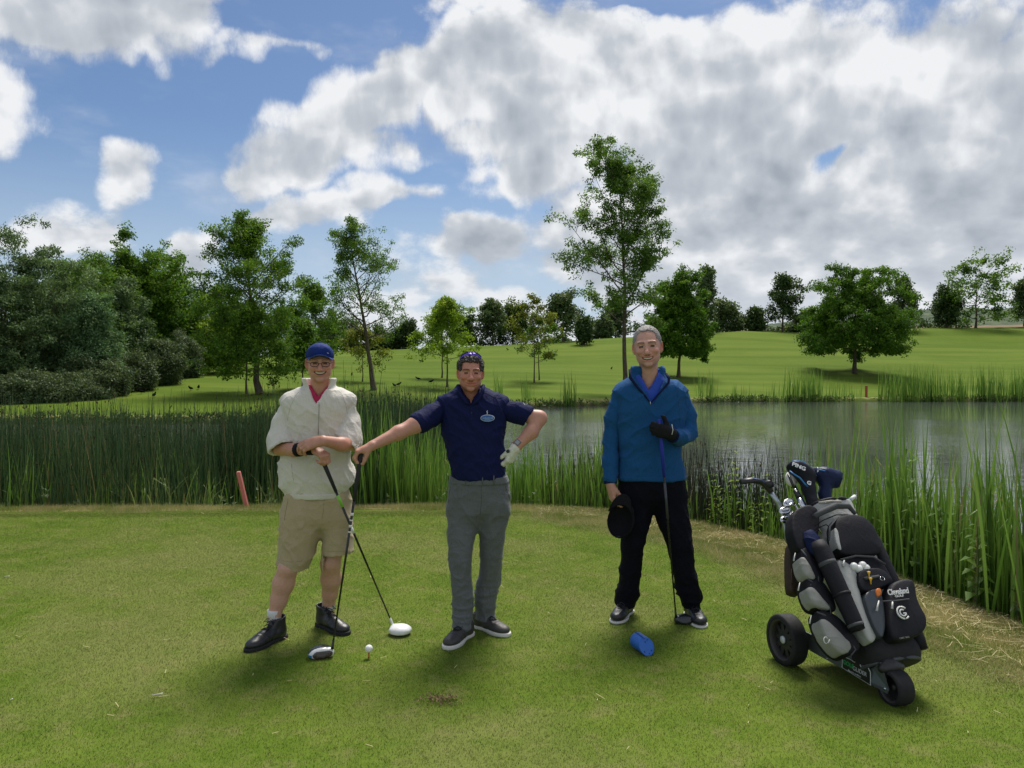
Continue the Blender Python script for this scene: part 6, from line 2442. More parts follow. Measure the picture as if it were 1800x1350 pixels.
    ps = simple_mat('pullover_seam', (0.007, 0.050, 0.125), 0.85)
    seam(pul, [(1106, 664), (1092, 690), (1090, 720), (1090, 745)], ps, pul, 0.0014)
    seam(pul, [(1180, 664), (1191, 690), (1194, 720), (1195, 745)], ps, pul, 0.0014)
    seam(pul, [(1088, 833), (1120, 836), (1170, 836), (1200, 832)], ps, pul, 0.0014)
    # ---- black glove gripping the club
    gm = cloth_mat('black_glove', (0.012, 0.012, 0.014), 0.6)
    w = J(1180, 763, -0.19)
    S = Sculpt(w - 0.17, w + 0.12, 0.0036)
    S.cone(J(1184, 764, -0.16), w, 0.034, 0.033, 0.01)
    add_hand(S, w, (-0.90, -0.30, 0.28), (-0.25, 0.95, 0.05), (0, 0, 1),
             [(1.0, 1.4, 0.9), (1.05, 1.4, 0.9), (1.1, 1.4, 0.9), (1.15, 1.4, 0.9)], 1.12, grow=0.002, thumb_pose=(0.62, 0.85, 0.1, 0.12))
    gv = shape(S, 'glove', gm, root, (), 1)
    tube('glove_trim', [J(1181, 746, -0.235), J(1183, 756, -0.232), J(1181, 764, -0.232)], 0.0022, M_WHITE, gv, 6)
    # ---- trousers
    tm = cloth_mat('black_trousers', (0.0065, 0.0065, 0.0115), 0.8, 0.15, 1300, 0.0, 0.08, 0.2)
    S = Sculpt((J(1072, 0)[0], D0 - 0.26, J(0, 1075)[2]), (J(1240, 0)[0], D0 + 0.27, J(0, 828)[2]), 0.0068)
    S.loft(secs(J, [(832, 1088, 1201, .126), (860, 1086, 1205, .132), (876, 1088, 1207, .124), (892, 1104, 1190, .07), (900, 1125, 1168, .03)], 0.03), 0)
    S.loft(secs(J, [(845, 1098, 1138, .080, .03), (880, 1090, 1146, .110, .03), (920, 1090, 1142, .106, .02), (960, 1091, 1130, .096, .01), (1000, 1089, 1125, .088, .02), (1030, 1086, 1125, .088, .04),
                    (1048, 1082, 1121, .088, .05), (1064, 1084, 1114, .082, .05)]), 0.05)
    S.loft(secs(J, [(845, 1156, 1196, .080, .03), (880, 1150, 1207, .110, .03), (920, 1156, 1212, .106, .0), (960, 1174, 1217, .096, -.03), (1000, 1181, 1221, .090, -.04), (1035, 1188, 1231, .090, -.03),
                    (1052, 1192, 1232, .088, -.03), (1067, 1199, 1231, .084, -.03)]), 0.03)
    S.loft(secs(J, [(1052, 1089, 1109, .068), (1080, 1089, 1109, .068)], 0.05), 0.002, '-')
    S.loft(secs(J, [(1056, 1204, 1226, .070), (1080, 1204, 1226, .070)], -0.03), 0.002, '-')
    ank = lambda P: np.clip((J(0, 1000)[2] - P[:, 2]) / 0.12, 0.2, 1)
    shape(S, 'trousers', tm, root, [(0.0090, FOLD_H, 131, 0.55, ank), (0.0065, FOLD_A, 132, 0.55, None), (0.0045, FOLD_B, 133, 0.5, None)], 1)
    ws = simple_mat('white_sole', (0.66, 0.64, 0.58), 0.6)
    for (px, dd), tw in (((1098, 0.05), (-0.11, -0.20)), ((1216, -0.03), (0.01, -0.25))):
        a = J(px, 1065, dd)
        shoe(root, 'shoe', (a[0], a[1] - 0.02, gz(a[0], a[1]) - 0.001), tw, M_BLACKLEATHER, ws, M_LACE, 0.310, 0.085, 0.014, 1.02)
    fix_children(root)
    # ---- the cap in his hand, hanging by its peak with the inside towards the camera
    cc = J(1091, 912, -0.13)
    cap = empty('baseball_hat', tuple(cc))
    tag(cap, 'black cap held upside against the black trousers by the grey haired man', 'cap')
    Rc = rotm((0, 1, 0), 0.12) @ rotm((0, 0, 1), -0.55) @ np.array([[1, 0, 0], [0, 0, 1], [0, -1, 0]], float)
    bm = cloth_mat('black_cap', (0.011, 0.011, 0.014), 0.85)
    Lc = lambda p: Rc @ ((np.asarray(p, float) - (0, 0.0, 0.04)) * 1.02)
    cr, br = cap_parts(cap, Lc, bm, bm)
    tube('fastener', [Lc((-0.03, 0.113, 0.045)), Lc((0.03, 0.113, 0.045))], 0.004, M_BLACK, cap, 6)
    return root


man_middle()
man_right()

# ------------------------------------------------------------------ golf clubs
PAINT = painted_mat('club_paint', 0.22, 0.5, 0.4)
M_SHAFT = simple_mat('black_shaft', (0.012, 0.012, 0.013), 0.25, 0.5)
M_GRIP = simple_mat('grip_rubber', (0.030, 0.030, 0.033), 0.8, 0.3, var=0.5, scale=160, bump_s=0.5, bump_scale=350)


def lerp3(a, b, t):
    return A3(a) + (A3(b) - A3(a)) * t


def club(label, top, heel, toe_dir, face_dir, grip_len, grip_mat, bands, paint, head_scale=1.0):
    """driver: grip, shaft (> bands), head; top of the grip and hosel point in the world, toe and face directions on the ground"""
    root = empty('golf_club', tuple(heel))
    tag(root, label, 'golf club', 'golf clubs held by the men')
    o = A3(heel)
    t, h = A3(top) - o, np.zeros(3)
    Ln = np.linalg.norm(t)
    d = t / Ln
    g = grip_len / Ln
    tube('grip', [t, t * (1 - 0.02), t * (1 - g * 0.5), t * (1 - g)], [0.0135, 0.0140, 0.0120, 0.0095], grip_mat, root, 14)
    sh = tube('shaft', [t * (1 - g), t * 0.5, h + d * 0.03], [0.0078, 0.0066, 0.0046], M_SHAFT, root, 12)
    for f0, f1, m in bands:
        r = lambda f: np.interp(f, [g, 0.5, 1], [0.0084, 0.0072, 0.0052]) + 0.0006
        tube('band', [t * (1 - f0), t * (1 - f1)], [r(f0), r(f1)], m, sh, 12)
    tube('hosel', [d * 0.05, d * 0.015, h], [0.0062, 0.0070, 0.010], M_SHAFT if paint != 'white' else M_WHITE, root, 12)
    # head: toe direction u, face normal v, up
    u = unit((toe_dir[0], toe_dir[1], 0))
    v = unit((face_dir[0], face_dir[1], 0))
    v = unit(v - u * (u @ v))
    up = np.array((0, 0, 1.0))
    S = Sculpt((-0.05, -0.12, -0.05), (0.14, 0.05, 0.06), 0.0032)
    S.ell((0.050, -0.040, 0.0), (0.062, 0.052, 0.031), 0)
    S.ell((0.055, -0.016, 0.0), (0.058, 0.030, 0.029), 0.02)
    S.ell((0.010, -0.010, 0.004), (0.018, 0.016, 0.018), 0.02)
    S.half((0, 0.010, 0), (0, 1, 0.18), 0.004)
    S.half((0, 0, -0.022), (0, 0, -1), 0.008)
    V, F = S.extract()
    V = relax(V, F, 2)
    loc = V.copy()
    W = (loc[:, :1] * u + loc[:, 1:2] * v + loc[:, 2:] * up) * head_scale
    zmin = W[:, 2].min()
    hd = mesh_np('head', W, F, PAINT, root)
    hd.location = (0, 0, gz(heel[0], heel[1]) + 0.002 - (heel[2] + zmin))
    x, y, z = loc.T
    c = np.zeros((len(V), 3))
    if paint == 'white':
        c[:] = (0.80, 0.80, 0.79)
        c[z < -0.012] = (0.03, 0.03, 0.03)
        c[y > 0.006] = (0.04, 0.04, 0.045)
    elif paint == 'split':
        c[:] = (0.020, 0.022, 0.030)
        c[(y > -0.008) & (y < 0.0065) & (z > -0.014)] = (0.78, 0.78, 0.78)
        c[(z < -0.006) & (z > -0.016)] = (0.72, 0.72, 0.74)
        c[(x > 0.098) & (z > -0.012) & (z < 0.004)] = (0.75, 0.75, 0.76)
        c[y > 0.0065] = (0.055, 0.030, 0.030)
        c[(x > 0.100) & (z < 0.0)] = (0.02, 0.18, 0.50)
    else:
        c[:] = (0.010, 0.010, 0.012)
    set_col(hd, c)
    return root


lime = simple_mat('lime_grip_band', (0.22, 0.52, 0.06), 0.4)
g1 = ground_hit(692, 1112)
top1 = A3(at(561, 795, 4.39))
club('black shafted driver with lime band and white head, held by the capped man', top1, (g1.x - 0.005, g1.y, g1.z + 0.045), (1, -0.12), (0.1, 1), 0.26, M_GRIP,
     [(0.235, 0.300, lime), (0.415, 0.450, M_WHITE)], 'white', 1.08)
g2 = ground_hit(584, 1160)
top2 = A3(at(634.5, 797, 4.415))
club('driver with black and white head under the straight arm of the navy shirted man', top2, (g2.x, g2.y, g2.z + 0.05), (-0.93, -0.36), (0.36, -0.93), 0.27, M_GRIP,
     [(0.31, 0.325, M_WHITE), (0.345, 0.352, M_WHITE), (0.372, 0.385, M_WHITE), (0.405, 0.412, M_WHITE)], 'split', 1.12)
g3 = ground_hit(1187, 1100)
top3 = A3(at(1159, 737, 4.790))
blueg = simple_mat('blue_grip', (0.010, 0.022, 0.33), 0.6, var=0.3, scale=120, bump_s=0.4)
spk = simple_mat('speckled_band', (0.05, 0.05, 0.06), 0.4, var=0.9, scale=500)
club('black driver with blue grip held upright by the grey haired man', top3, (g3.x + 0.004, g3.y, g3.z + 0.045), (1, -0.2), (-0.2, -1), 0.36, blueg,
     [(0.32, 0.50, spk)], 'black', 1.0)


# ------------------------------------------------------------------ ball on its tee, tee marker, stakes
def ball_and_peg():
    g = ground_hit(648.5, 1158)
    peg = tube('tee_peg', [(0, 0, -0.01), (0, 0, 0.022), (0, 0, 0.031), (0, 0, 0.034)], [0.0035, 0.0038, 0.0052, 0.0066],
               simple_mat('red_tee', (0.52, 0.055, 0.040), 0.45), None, 14)
    peg.location = g
    tag(peg, 'short red tee peg under the white ball', 'tee peg')
    bm = bmesh.new()
    bmesh.ops.create_icosphere(bm, subdivisions=4, radius=0.0214)
    me = bpy.data.meshes.new('golf_ball')
    bm.to_mesh(me)
    bm.free()
    me.polygons.foreach_set('use_smooth', np.ones(len(me.polygons), bool))
    m, k = new_mat('ball_cover')
    pos = k.n('ShaderNodeTexCoord').outputs['Object']
    vo = k.n('ShaderNodeTexVoronoi', feature='F1', i_Scale=260.0)
    k.put(vo.inputs['Vector'], pos)
    finish(k, pbr(k, (0.80, 0.80, 0.78), 0.3, 0.5, normal=bump(k, k.step(vo.outputs['Distance'], 0.1, 0.45), 0.6, 0.001)))
    me.materials.append(m)
    o = obj_from_mesh('golf_ball', me, None, (g.x, g.y, g.z + 0.034 + 0.0195))
    tag(o, 'white golf ball teed up between the two crossed clubs', 'golf ball')


ball_and_peg()


def tee_marker():
    g = ground_hit(1135, 1154)
    m = simple_mat('blue_marker', (0.020, 0.135, 0.52), 0.32, 0.5, var=0.12, scale=20)
    S = Sculpt((-0.07, -0.09, -0.07), (0.07, 0.12, 0.07), 0.003)
    S.cone((0, -0.2, 0), (0, 0.2, 0), 0.046, 0.046, 0)
    S.half((0, -0.035, 0), (0, -0.86, 0.50), 0.002)
    S.half((0, 0.085, 0), (0, 1, 0), 0.003)
    V, F = S.extract()
    root = empty('tee_marker', (g.x - 0.005, g.y + 0.03, gz(g.x, g.y) + 0.045), 0.33)
    tag(root, 'blue plastic tee marker lying on its side in front of the grey haired man', 'tee marker')
    mesh_np('marker_body', V, F, m, root)
    dk = simple_mat('marker_hole', (0.010, 0.030, 0.12), 0.7)
    nrm = unit((0, -0.86, 0.50))
    e1, e2 = np.array((1.0, 0, 0)), unit(np.cross(nrm, (1, 0, 0)))
    for a, b in ((-0.022, -0.02), (0.022, -0.018), (-0.004, 0.022), (0.012, 0.03), (0.006, -0.03)):
        c = np.array((0, -0.035, 0)) + e1 * a + e2 * b * 1.25
        tube('hole', [c - nrm * 0.002, c + nrm * 0.0012], [0.0045, 0.0040], dk, root, 10)
    tube('seam', [(-0.012, -0.03, 0.0455), (-0.012, 0.084, 0.0455)], [0.0015, 0.0015], dk, root, 6)


tee_marker()


def stake(label, base, top, w, col):
    root_m = simple_mat('stake_' + label[:4], col, 0.75, var=0.2, scale=25)
    b, t = A3(base), A3(top)
    d = unit(t - b)
    x = unit(np.cross(d, (0, 1, 0)))
    y = np.cross(d, x)
    V = []
    for p, s in ((b - d * 0.12, 0.5), (b, 1), (t - d * 0.012, 1), (t, 0.8)):
        for sx, sy in ((-1, -1), (1, -1), (1, 1), (-1, 1)):
            V.append(p - b + x * sx * w * s / 2 + y * sy * w * s / 2)
    F = [np.array([[4 * k + a, 4 * k + (a + 1) % 4, 4 * k + 4 + (a + 1) % 4, 4 * k + 4 + a] for k in range(3) for a in range(4)]), np.array([[12, 13, 14, 15]])]
    o = mesh_np('hazard_stake', np.array(V), F, root_m, None, False)
    o.location = tuple(b)
    tag(o, label, 'stake')


sb = at(436, 893, 9.45)
sb.z = gz(sb.x, sb.y) - 0.05
stake('faded pink leaning stake at the edge of the tee by the bulrushes', sb, at(419, 829, 9.35), 0.044, (0.56, 0.17, 0.15))
fb = place(1523, 0, 57.3)
stake('small red stake standing upright on the far bank among the reeds', fb, (fb.x, fb.y, fb.z + 0.85), 0.14, (0.42, 0.09, 0.05))


# ------------------------------------------------------------------ litter on the tee
def litter():
    wm = simple_mat('pale_wood', (0.66, 0.64, 0.58), 0.6)
    for px, py, a, lab in ((12, 1016, 0.1, 'broken white tee peg at the left edge of the tee'),
                           (276, 1229, 0.3, 'white tee peg lying on the grass in front left'),
                           (20, 1237, 0.9, 'small white stub of a tee near the lower left edge')):
        g = ground_hit(px, py)
        L_ = 0.035 if '276' != str(px) else 0.05
        if py == 1237:
            L_ = 0.012
        o = tube('broken_tee', [(-L_ / 2, 0, 0), (L_ * 0.3, 0.002, 0.001), (L_ / 2, 0.003, 0.002)], [0.0022, 0.0028, 0.0045], wm, None, 8)
        o.location = (g.x, g.y, g.z + 0.013)
        o.rotation_euler = (0, 0, a)
        tag(o, lab, 'tee peg')
    # worn divot and scattered clippings
    rg = np.random.default_rng(9)
    g = ground_hit(775, 1238)
    n = 170
    p = rg.normal(size=(n, 2)) * (0.050, 0.032)
    C = np.c_[g.x + p[:, 0], g.y + p[:, 1], np.full(n, g.z + 0.010) + rg.random(n) * 0.007]
    V, F, t = leaf_cloud(rg, C, np.full(n, 0.003), 2, 0.012, 0.006, None, 0.4)
    o = mesh_np('divot', V, F, simple_mat('dry_soil', (0.26, 0.19, 0.10), 0.95, 0.1, var=0.6, scale=200), smooth=False)
    tag(o, 'brown worn divot in the grass in front of the navy shirted man', 'divot', kind='stuff')
    n = 170
    P = np.c_[rg.uniform(-4, 3, n), rg.uniform(3.0, 9.0, n)]
    P = P[tee_sd(P) > 0.3]
    n = len(P)
    a = rg.random(n) * 6.28
    L = rg.uniform(0.015, 0.05, n)
    d = np.c_[np.cos(a), np.sin(a), rg.normal(size=n) * 0.15] * L[:, None] / 2
    s = np.c_[-np.sin(a), np.cos(a), np.zeros(n)] * 0.0017
    c = np.c_[P, height(P) + 0.014]
    V = np.stack([c - d - s, c - d + s, c + d + s, c + d - s], 1).reshape(-1, 3)
    o = mesh_np('grass_clippings', V, np.arange(4 * n).reshape(-1, 4), simple_mat('straw', (0.44, 0.37, 0.20), 0.8), smooth=False)
    tag(o, 'dry clippings scattered over the mown tee', 'clippings', kind='stuff')


litter()


# ------------------------------------------------------------------ crows on the far grass
def crows():
    S = Sculpt((-0.14, -0.40, -0.02), (0.14, 0.36, 0.42), 0.014)
    S.ell((0, 0.0, 0.19), (0.075, 0.17, 0.080), 0.03, '+', rotm((1, 0, 0), -0.25))
    S.cone((0, -0.13, 0.24), (0, -0.19, 0.30), 0.045, 0.036, 0.04)
    S.ell((0, -0.20, 0.31), (0.040, 0.050, 0.040), 0.03)
    S.cone((0, -0.24, 0.305), (0, -0.31, 0.285), 0.016, 0.005, 0.01)
    S.cone((0, 0.12, 0.15), (0, 0.30, 0.11), 0.045, 0.022, 0.04)
    for q in (-1, 1):
        S.ell((q * 0.060, 0.03, 0.19), (0.018, 0.16, 0.055), 0.02, '+', rotm((1, 0, 0), -0.2))
    V, F = S.extract()
    bm_ = simple_mat('crow_feathers', (0.006, 0.006, 0.007), 0.9, 0.05)
    me = mesh_only('crow_body', relax(V, F, 2), F, bm_, smooth=True)
    v, f = tube_mesh([(np.array([(q * 0.03, 0.0, 0.13), (q * 0.03, 0.01, 0.06), (q * 0.03, -0.01, 0.0), (q * 0.03, -0.06, 0.004)]), np.array([0.010, 0.007, 0.006, 0.004])) for q in (-1, 1)], 5)
    leg = mesh_only('crow_legs', v, f, bm_)
    rg = np.random.default_rng(4)
    spots = [(248, 693, 'near the left wood, leftmost'), (271, 699, 'near the left wood, second from the left and lowest'), (335, 687, 'near the left wood, third from the left'),
             (349, 685, 'near the left wood, rightmost'), (693, 681, 'behind the reeds right of the leaning tree'), (701, 679, 'just right of another crow by the leaning tree'),
             (735, 669, 'left of the yellow green trees'), (758, 674, 'below the yellow green trees'), (739, 637, 'upslope left of the yellow green trees'),
             (689, 631, 'upslope right of the leaning tree'), (892, 616, 'high on the slope right of the dark haired man'), (971, 626, 'right of the bronze green saplings'),
             (1075, 650, 'beside the trunk of the tallest tree')]
    for px, py, lab in spots:
        g = ground_hit(px, py)
        r = empty('crow', tuple(g), rg.random() * 6.28)
        r.scale = (0.95,) * 3
        tag(r, 'black crow on the grass ' + lab, 'crow', 'crows on the far grass')
        obj_from_mesh('feathered_body', me, r)
        obj_from_mesh('legs', leg, r)


crows()

# ------------------------------------------------------------------ trolley and golf bag (facing the camera, leaning back)
FW = unit((0.24, -0.97, 0))                      # forward
LT = np.array((-FW[1], FW[0], 0))                # lateral, towards image right
UP = np.array((0, 0, 1.0))
TILT = R(35)
AX = -FW * math.sin(TILT) + UP * math.cos(TILT)  # along the bag, bottom to top
FR = FW * math.cos(TILT) + UP * math.sin(TILT)   # out of the bag's front
BB = np.array((1.885, 3.84, 0.155))              # bottom centre of the bag
BAG_M = Matrix(((LT[0], -FR[0], AX[0], BB[0]), (LT[1], -FR[1], AX[1], BB[1]), (LT[2], -FR[2], AX[2], BB[2]), (0, 0, 0, 1)))
BAG_I = BAG_M.inverted()


def BP(px, py, y):
    """bag-local point (x lateral, y depth, z along the bag) seen at a pixel, on the plane of depth y"""
    o = BAG_I @ Vector((0, 0, CAM_H))
    d = BAG_I.to_3x3() @ Vector(ray(px, py))
    t = (y - o.y) / d.y
    p = o + d * t
    return np.array((p.x, y, p.z))


M_BAGBLK = cloth_mat('bag_black_nylon', (0.0105, 0.0100, 0.0140), 0.65, 0.15, 900, 0.0, 0.25, 0.06)
M_BAGGRY = cloth_mat('bag_grey_nylon', (0.43, 0.43, 0.41), 0.62, 0.10, 900, 0.0, 0.25, 0.06)
M_BAGDGR = cloth_mat('bag_dark_grey', (0.075, 0.078, 0.082), 0.7, 0.1, crease=0.05)
M_POCKET = cloth_mat('bag_pocket_grey', (0.29, 0.285, 0.262), 0.7, 0.12, 900, 0.0, 0.2, 0.08)
M_ZIP = simple_mat('zip_puller', (0.52, 0.52, 0.50), 0.35)
M_ALU = simple_mat('aluminium_tube', (0.42, 0.46, 0.52), 0.38, 0.5, 0.85, var=0.08)
M_PLATE = simple_mat('grey_steel_plate', (0.105, 0.125, 0.125), 0.45, 0.5, 0.45, var=0.15)


def bag_part(S, name, mat, parent, layers=(), rl=1):
    return shape(S, name, mat, parent, layers, rl)


def outline_slab(name, pts, y, depth, mat, parent, puff=0.0, bevel=0.006, layers=(), step=0.0045):
    """pocket: an outline on the bag's front (pixel corners) given thickness and a soft puffed face"""
    Q = np.array([BP(px, py, y)[[0, 2]] for px, py in pts])
    for _ in range(2):
        N_ = np.roll(Q, -1, axis=0)
        Q = np.stack([Q * 0.78 + N_ * 0.22, Q * 0.22 + N_ * 0.78], 1).reshape(-1, 2)
    lo, hi = Q.min(0) - 0.03, Q.max(0) + 0.03
    S = Sculpt((lo[0], y - depth - puff - 0.03, lo[1]), (hi[0], y + 0.06, hi[1]), step)
    X, Y, Z = S.x[:, None, None], S.y[None, :, None], S.z[None, None, :]
    gx, gz_ = np.meshgrid(S.x, S.z, indexing='ij')
    P = np.c_[gx.ravel(), gz_.ravel()]
    closed = np.vstack([Q, Q[:1]])
    sd = seg_dist(P, closed) * np.where(in_poly(P, Q), -1, 1)
    sd = sd.reshape(gx.shape)[:, None, :]
    inner = np.clip(-sd / max(0.02, (hi - lo).min() * 0.35), 0, 1)
    face = y - depth - puff * np.sqrt(inner * (2 - inner))
    dz = np.maximum(face - Y, Y - (y + 0.05))
    r = bevel
    a, b = sd + r, dz + r
    d = np.sqrt(np.maximum(a, 0) ** 2 + np.maximum(b, 0) ** 2) + np.minimum(np.maximum(a, b), 0) - r
    S.D[:] = d
    return bag_part(S, name, mat, parent, layers)


def line_on(name, pts, y, r, mat, parent, sides=6):
    return tube(name, [BP(px, py, y) if np.isscalar(y) else BP(px, py, yy) for (px, py), yy in zip(pts, [y] * len(pts) if np.isscalar(y) else y)], r, mat, parent, sides)


def text_mesh(name, cu):
    tmp = bpy.data.objects.new('tmp', cu)
    COL.objects.link(tmp)
    bpy.context.view_layer.update()
    me = bpy.data.meshes.new_from_object(tmp.evaluated_get(bpy.context.evaluated_depsgraph_get()))
    bpy.data.objects.remove(tmp)
    return bpy.data.objects.new(name, me)


def text_on(name, body, px, py, y, size, mat, parent, rot=0.0, shear=0.0, extrude=0.0006, bold=0.0, width=1.0):
    cu = bpy.data.curves.new(name, 'FONT')
    cu.body = body
    cu.size = size
    cu.align_x = 'CENTER'
    cu.align_y = 'CENTER'
    cu.extrude = extrude
    cu.offset = bold
    cu.shear = shear
    cu.materials.append(mat)
    o = text_mesh(name, cu)
    p = BP(px, py, y)
    o.matrix_local = Matrix.Translation(Vector(p)) @ Matrix.Rotation(math.pi / 2, 4, 'X') @ Matrix.Rotation(rot, 4, 'Z') @ Matrix.Diagonal((width, 1, 1, 1))
    return link(o, parent)


def golf_bag():
    root = empty('golf_bag', tuple(BB))
    root.matrix_world = BAG_M
    tag(root, 'black and grey golf bag full of pockets strapped to the trolley', 'golf bag')
    # ---- main tube
    S = Sculpt((-0.22, -0.20, -0.01), (0.22, 0.20, 0.90), 0.007)
    S.loft([(0.0, 0, 0, 0.145, 0.125), (0.06, 0, 0, 0.155, 0.13), (0.3, 0, 0, 0.15, 0.13), (0.6, 0, 0, 0.14, 0.13), (0.80, 0, 0, 0.125, 0.12), (0.84, 0, 0, 0.125, 0.12)], 0, pw=2.6)
    S.loft([(0.74, 0, 0, 0.108, 0.105), (0.88, 0, 0, 0.110, 0.107)], 0.003, '-')
    bag_part(S, 'bag_tube', M_BAGGRY, root, [(0.004, FOLD_A, 141, 0.7, None), (0.002, FOLD_C, 142, 0.6, None)])
    # rim and dividers
    ring = [(math.cos(a) * 0.120, math.sin(a) * 0.115, 0.842) for a in np.linspace(0, 2 * math.pi, 33)]
    tube('rim', ring, 0.013, M_BAGBLK, root, 8)
    for y in (-0.035, 0.04):
        tube('divider', [(-0.108, y, 0.835), (0.108, y, 0.835)], 0.008, M_BAGBLK, root, 8)
    # dark side panel at the upper left with the clubs behind it
    outline_slab('side_panel', [(1388, 902), (1416, 890), (1434, 900), (1436, 935), (1424, 968), (1400, 975), (1386, 940)], -0.075, 0.035, M_BAGBLK, root, 0.008)
    # base
    S = Sculpt((-0.22, -0.2, -0.06), (0.22, 0.2, 0.12), 0.006)
    S.loft([(-0.035, 0, -0.01, 0.135, 0.115), (-0.02, 0, -0.01, 0.155, 0.135), (0.03, 0, -0.01, 0.165, 0.145), (0.09, 0, 0, 0.158, 0.136)], 0, pw=2.5)
    bag_part(S, 'base', M_RUBBER, root)
    tube('base_rim', [(math.cos(a) * 0.150, -0.01 + math.sin(a) * 0.130, -0.022) for a in np.linspace(0, 2 * math.pi, 33)], 0.010, simple_mat('base_rim_grey', (0.06, 0.065, 0.07), 0.55), root, 8)
    # ---- upper rounded pocket
    pk = outline_slab('upper_pocket', [(1460, 922), (1468, 912), (1490, 908), (1512, 912), (1530, 930), (1540, 955), (1545, 975), (1524, 981), (1470, 981), (1462, 955)], -0.125, 0.035, M_BAGBLK, root, 0.022)
    outline_slab('grey_inset', [(1463, 926), (1474, 940), (1485, 955), (1484, 966), (1474, 972), (1466, 955)], -0.150, 0.018, M_BAGGRY, pk, 0.004, 0.004, step=0.0035)
    line_on('zip_line', [(1457, 950), (1459, 926), (1470, 912), (1492, 906), (1514, 910), (1534, 930), (1546, 965)], -0.162, 0.005, M_BAGDGR, pk)
    # ---- open ball pocket in the middle
    pk = outline_slab('ball_pocket', [(1470, 984), (1500, 980), (1545, 984), (1556, 1004), (1570, 1030), (1540, 1040), (1510, 1030), (1490, 1015)], -0.125, 0.022, M_BAGBLK, root, 0.004)
    line_on('zip_line', [(1478, 984), (1505, 977), (1535, 979), (1556, 992)], -0.165, 0.006, M_BAGDGR, pk)
    line_on('zip_puller', [(1484, 985), (1482, 996)], -0.172, [0.0035, 0.0055], M_ZIP, pk)
    # grey panel swelling down the left front
    outline_slab('grey_panel', [(1466, 985), (1484, 990), (1504, 1010), (1506, 1040), (1516, 1075), (1534, 1105), (1536, 1125), (1527, 1134), (1514, 1118), (1494, 1070), (1476, 1025)], -0.125, 0.022, M_BAGGRY, root, 0.014)
    # ---- tee pocket with yellow pegs
    pk = outline_slab('tee_pocket', [(1503, 1010), (1515, 1002), (1540, 1000), (1556, 1010), (1566, 1026), (1550, 1034), (1520, 1044), (1506, 1036)], -0.150, 0.024, M_BAGBLK, root, 0.008)
    line_on('tee_loop', [(1520, 1017), (1545, 1013)], -0.186, 0.008, M_BAGDGR, pk)
    # clear side window of the lower pocket
    outline_slab('mesh_side', [(1512, 1048), (1532, 1036), (1545, 1045), (1552, 1100), (1546, 1128), (1532, 1110), (1520, 1080)], -0.150, 0.030, simple_mat('smoky_mesh', (0.045, 0.055, 0.065), 0.35, 0.5), root, 0.006)
    outline_slab('orange_pouch', [(1537, 1036), (1546, 1034), (1549, 1046), (1540, 1052)], -0.182, 0.010, simple_mat('orange_plastic', (0.60, 0.16, 0.02), 0.4), root, 0.004, 0.003, step=0.003)
    # ---- big lower front pocket with the lettering
    pk = outline_slab('front_pocket', [(1552, 1034), (1575, 1024), (1592, 1026), (1597, 1040), (1598, 1056), (1606, 1075), (1615, 1090), (1616, 1108), (1606, 1122), (1580, 1132), (1558, 1134), (1551, 1110), (1550, 1070)],
                      -0.140, 0.060, M_BAGBLK, root, 0.020, 0.010)
    yf = -0.226
    line_on('zip_line', [(1552, 1057), (1575, 1056), (1598, 1053)], yf - 0.001, 0.004, M_BAGDGR, pk)
    line_on('zip_puller', [(1569, 1058), (1568, 1070)], yf - 0.004, [0.004, 0.0058], M_ZIP, pk)
    line_on('zip_puller', [(1545, 1056), (1541, 1074)], -0.205, [0.0035, 0.0055], M_ZIP, pk)
    th = simple_mat('white_thread', (0.66, 0.66, 0.64), 0.6)
    text_on('lettering', 'Cleveland', 1578, 1040, yf, 0.040, th, pk, 0.02, 0.30, 0.0012, 0.0010, 0.78)
    text_on('lettering', 'GOLF', 1581, 1047.5, yf - 0.001, 0.016, th, pk, 0.02, 0.0, 0.001, 0.0003, 1.3)
    # ring emblem: an open C around a smaller open C
    for rad, a0, a1 in ((0.030, 0.7, 5.55), (0.0155, 0.9, 5.9)):
        c = BP(1587, 1077, yf - 0.004)
        P = [c + (math.cos(a) * rad, 0.0, math.sin(a) * rad) for a in np.linspace(a0, a1, 22)]
        tube('emblem', P, 0.0042, th, pk, 6)
    c = BP(1587, 1077, yf - 0.004)
    tube('emblem', [c + (0.001, 0, -0.003), c + (0.015, 0, -0.003), c + (0.015, 0, -0.013)], 0.004, th, pk, 6)
    text_on('lettering', 'CART  BAG', 1590, 1121, yf - 0.001, 0.011, simple_mat('dull_thread', (0.25, 0.24, 0.20), 0.6), pk, 0.05)
    # ---- three leaf shaped side pockets down the left
    for i, (out, ins) in enumerate([
            ([(1398, 972), (1408, 966), (1424, 985), (1438, 1010), (1440, 1032), (1424, 1028), (1406, 1018), (1400, 996)], [(1399, 985), (1408, 982), (1420, 1000), (1430, 1022), (1420, 1024), (1406, 1014)]),
            ([(1406, 1024), (1420, 1018), (1440, 1030), (1456, 1056), (1462, 1082), (1440, 1078), (1420, 1072), (1410, 1048)], [(1410, 1038), (1422, 1034), (1440, 1050), (1456, 1076), (1440, 1074), (1422, 1066)]),
            ([(1426, 1082), (1436, 1076), (1460, 1086), (1484, 1110), (1504, 1142), (1496, 1152), (1478, 1160), (1458, 1148), (1436, 1118)], [(1432, 1092), (1446, 1090), (1470, 1108), (1496, 1142), (1476, 1156), (1460, 1144), (1444, 1122)])]):
        p = outline_slab('side_pocket', out, -0.055, 0.050, M_BAGBLK, root, 0.024)
        outline_slab('pocket_face', ins, -0.085, 0.030, M_POCKET, p, 0.020, 0.005, layers=[(0.002, FOLD_C, 145, 0.6, None)], step=0.0038)
        line_on('zip_line', out[1:6], -0.120, 0.0045, M_BAGDGR, p)
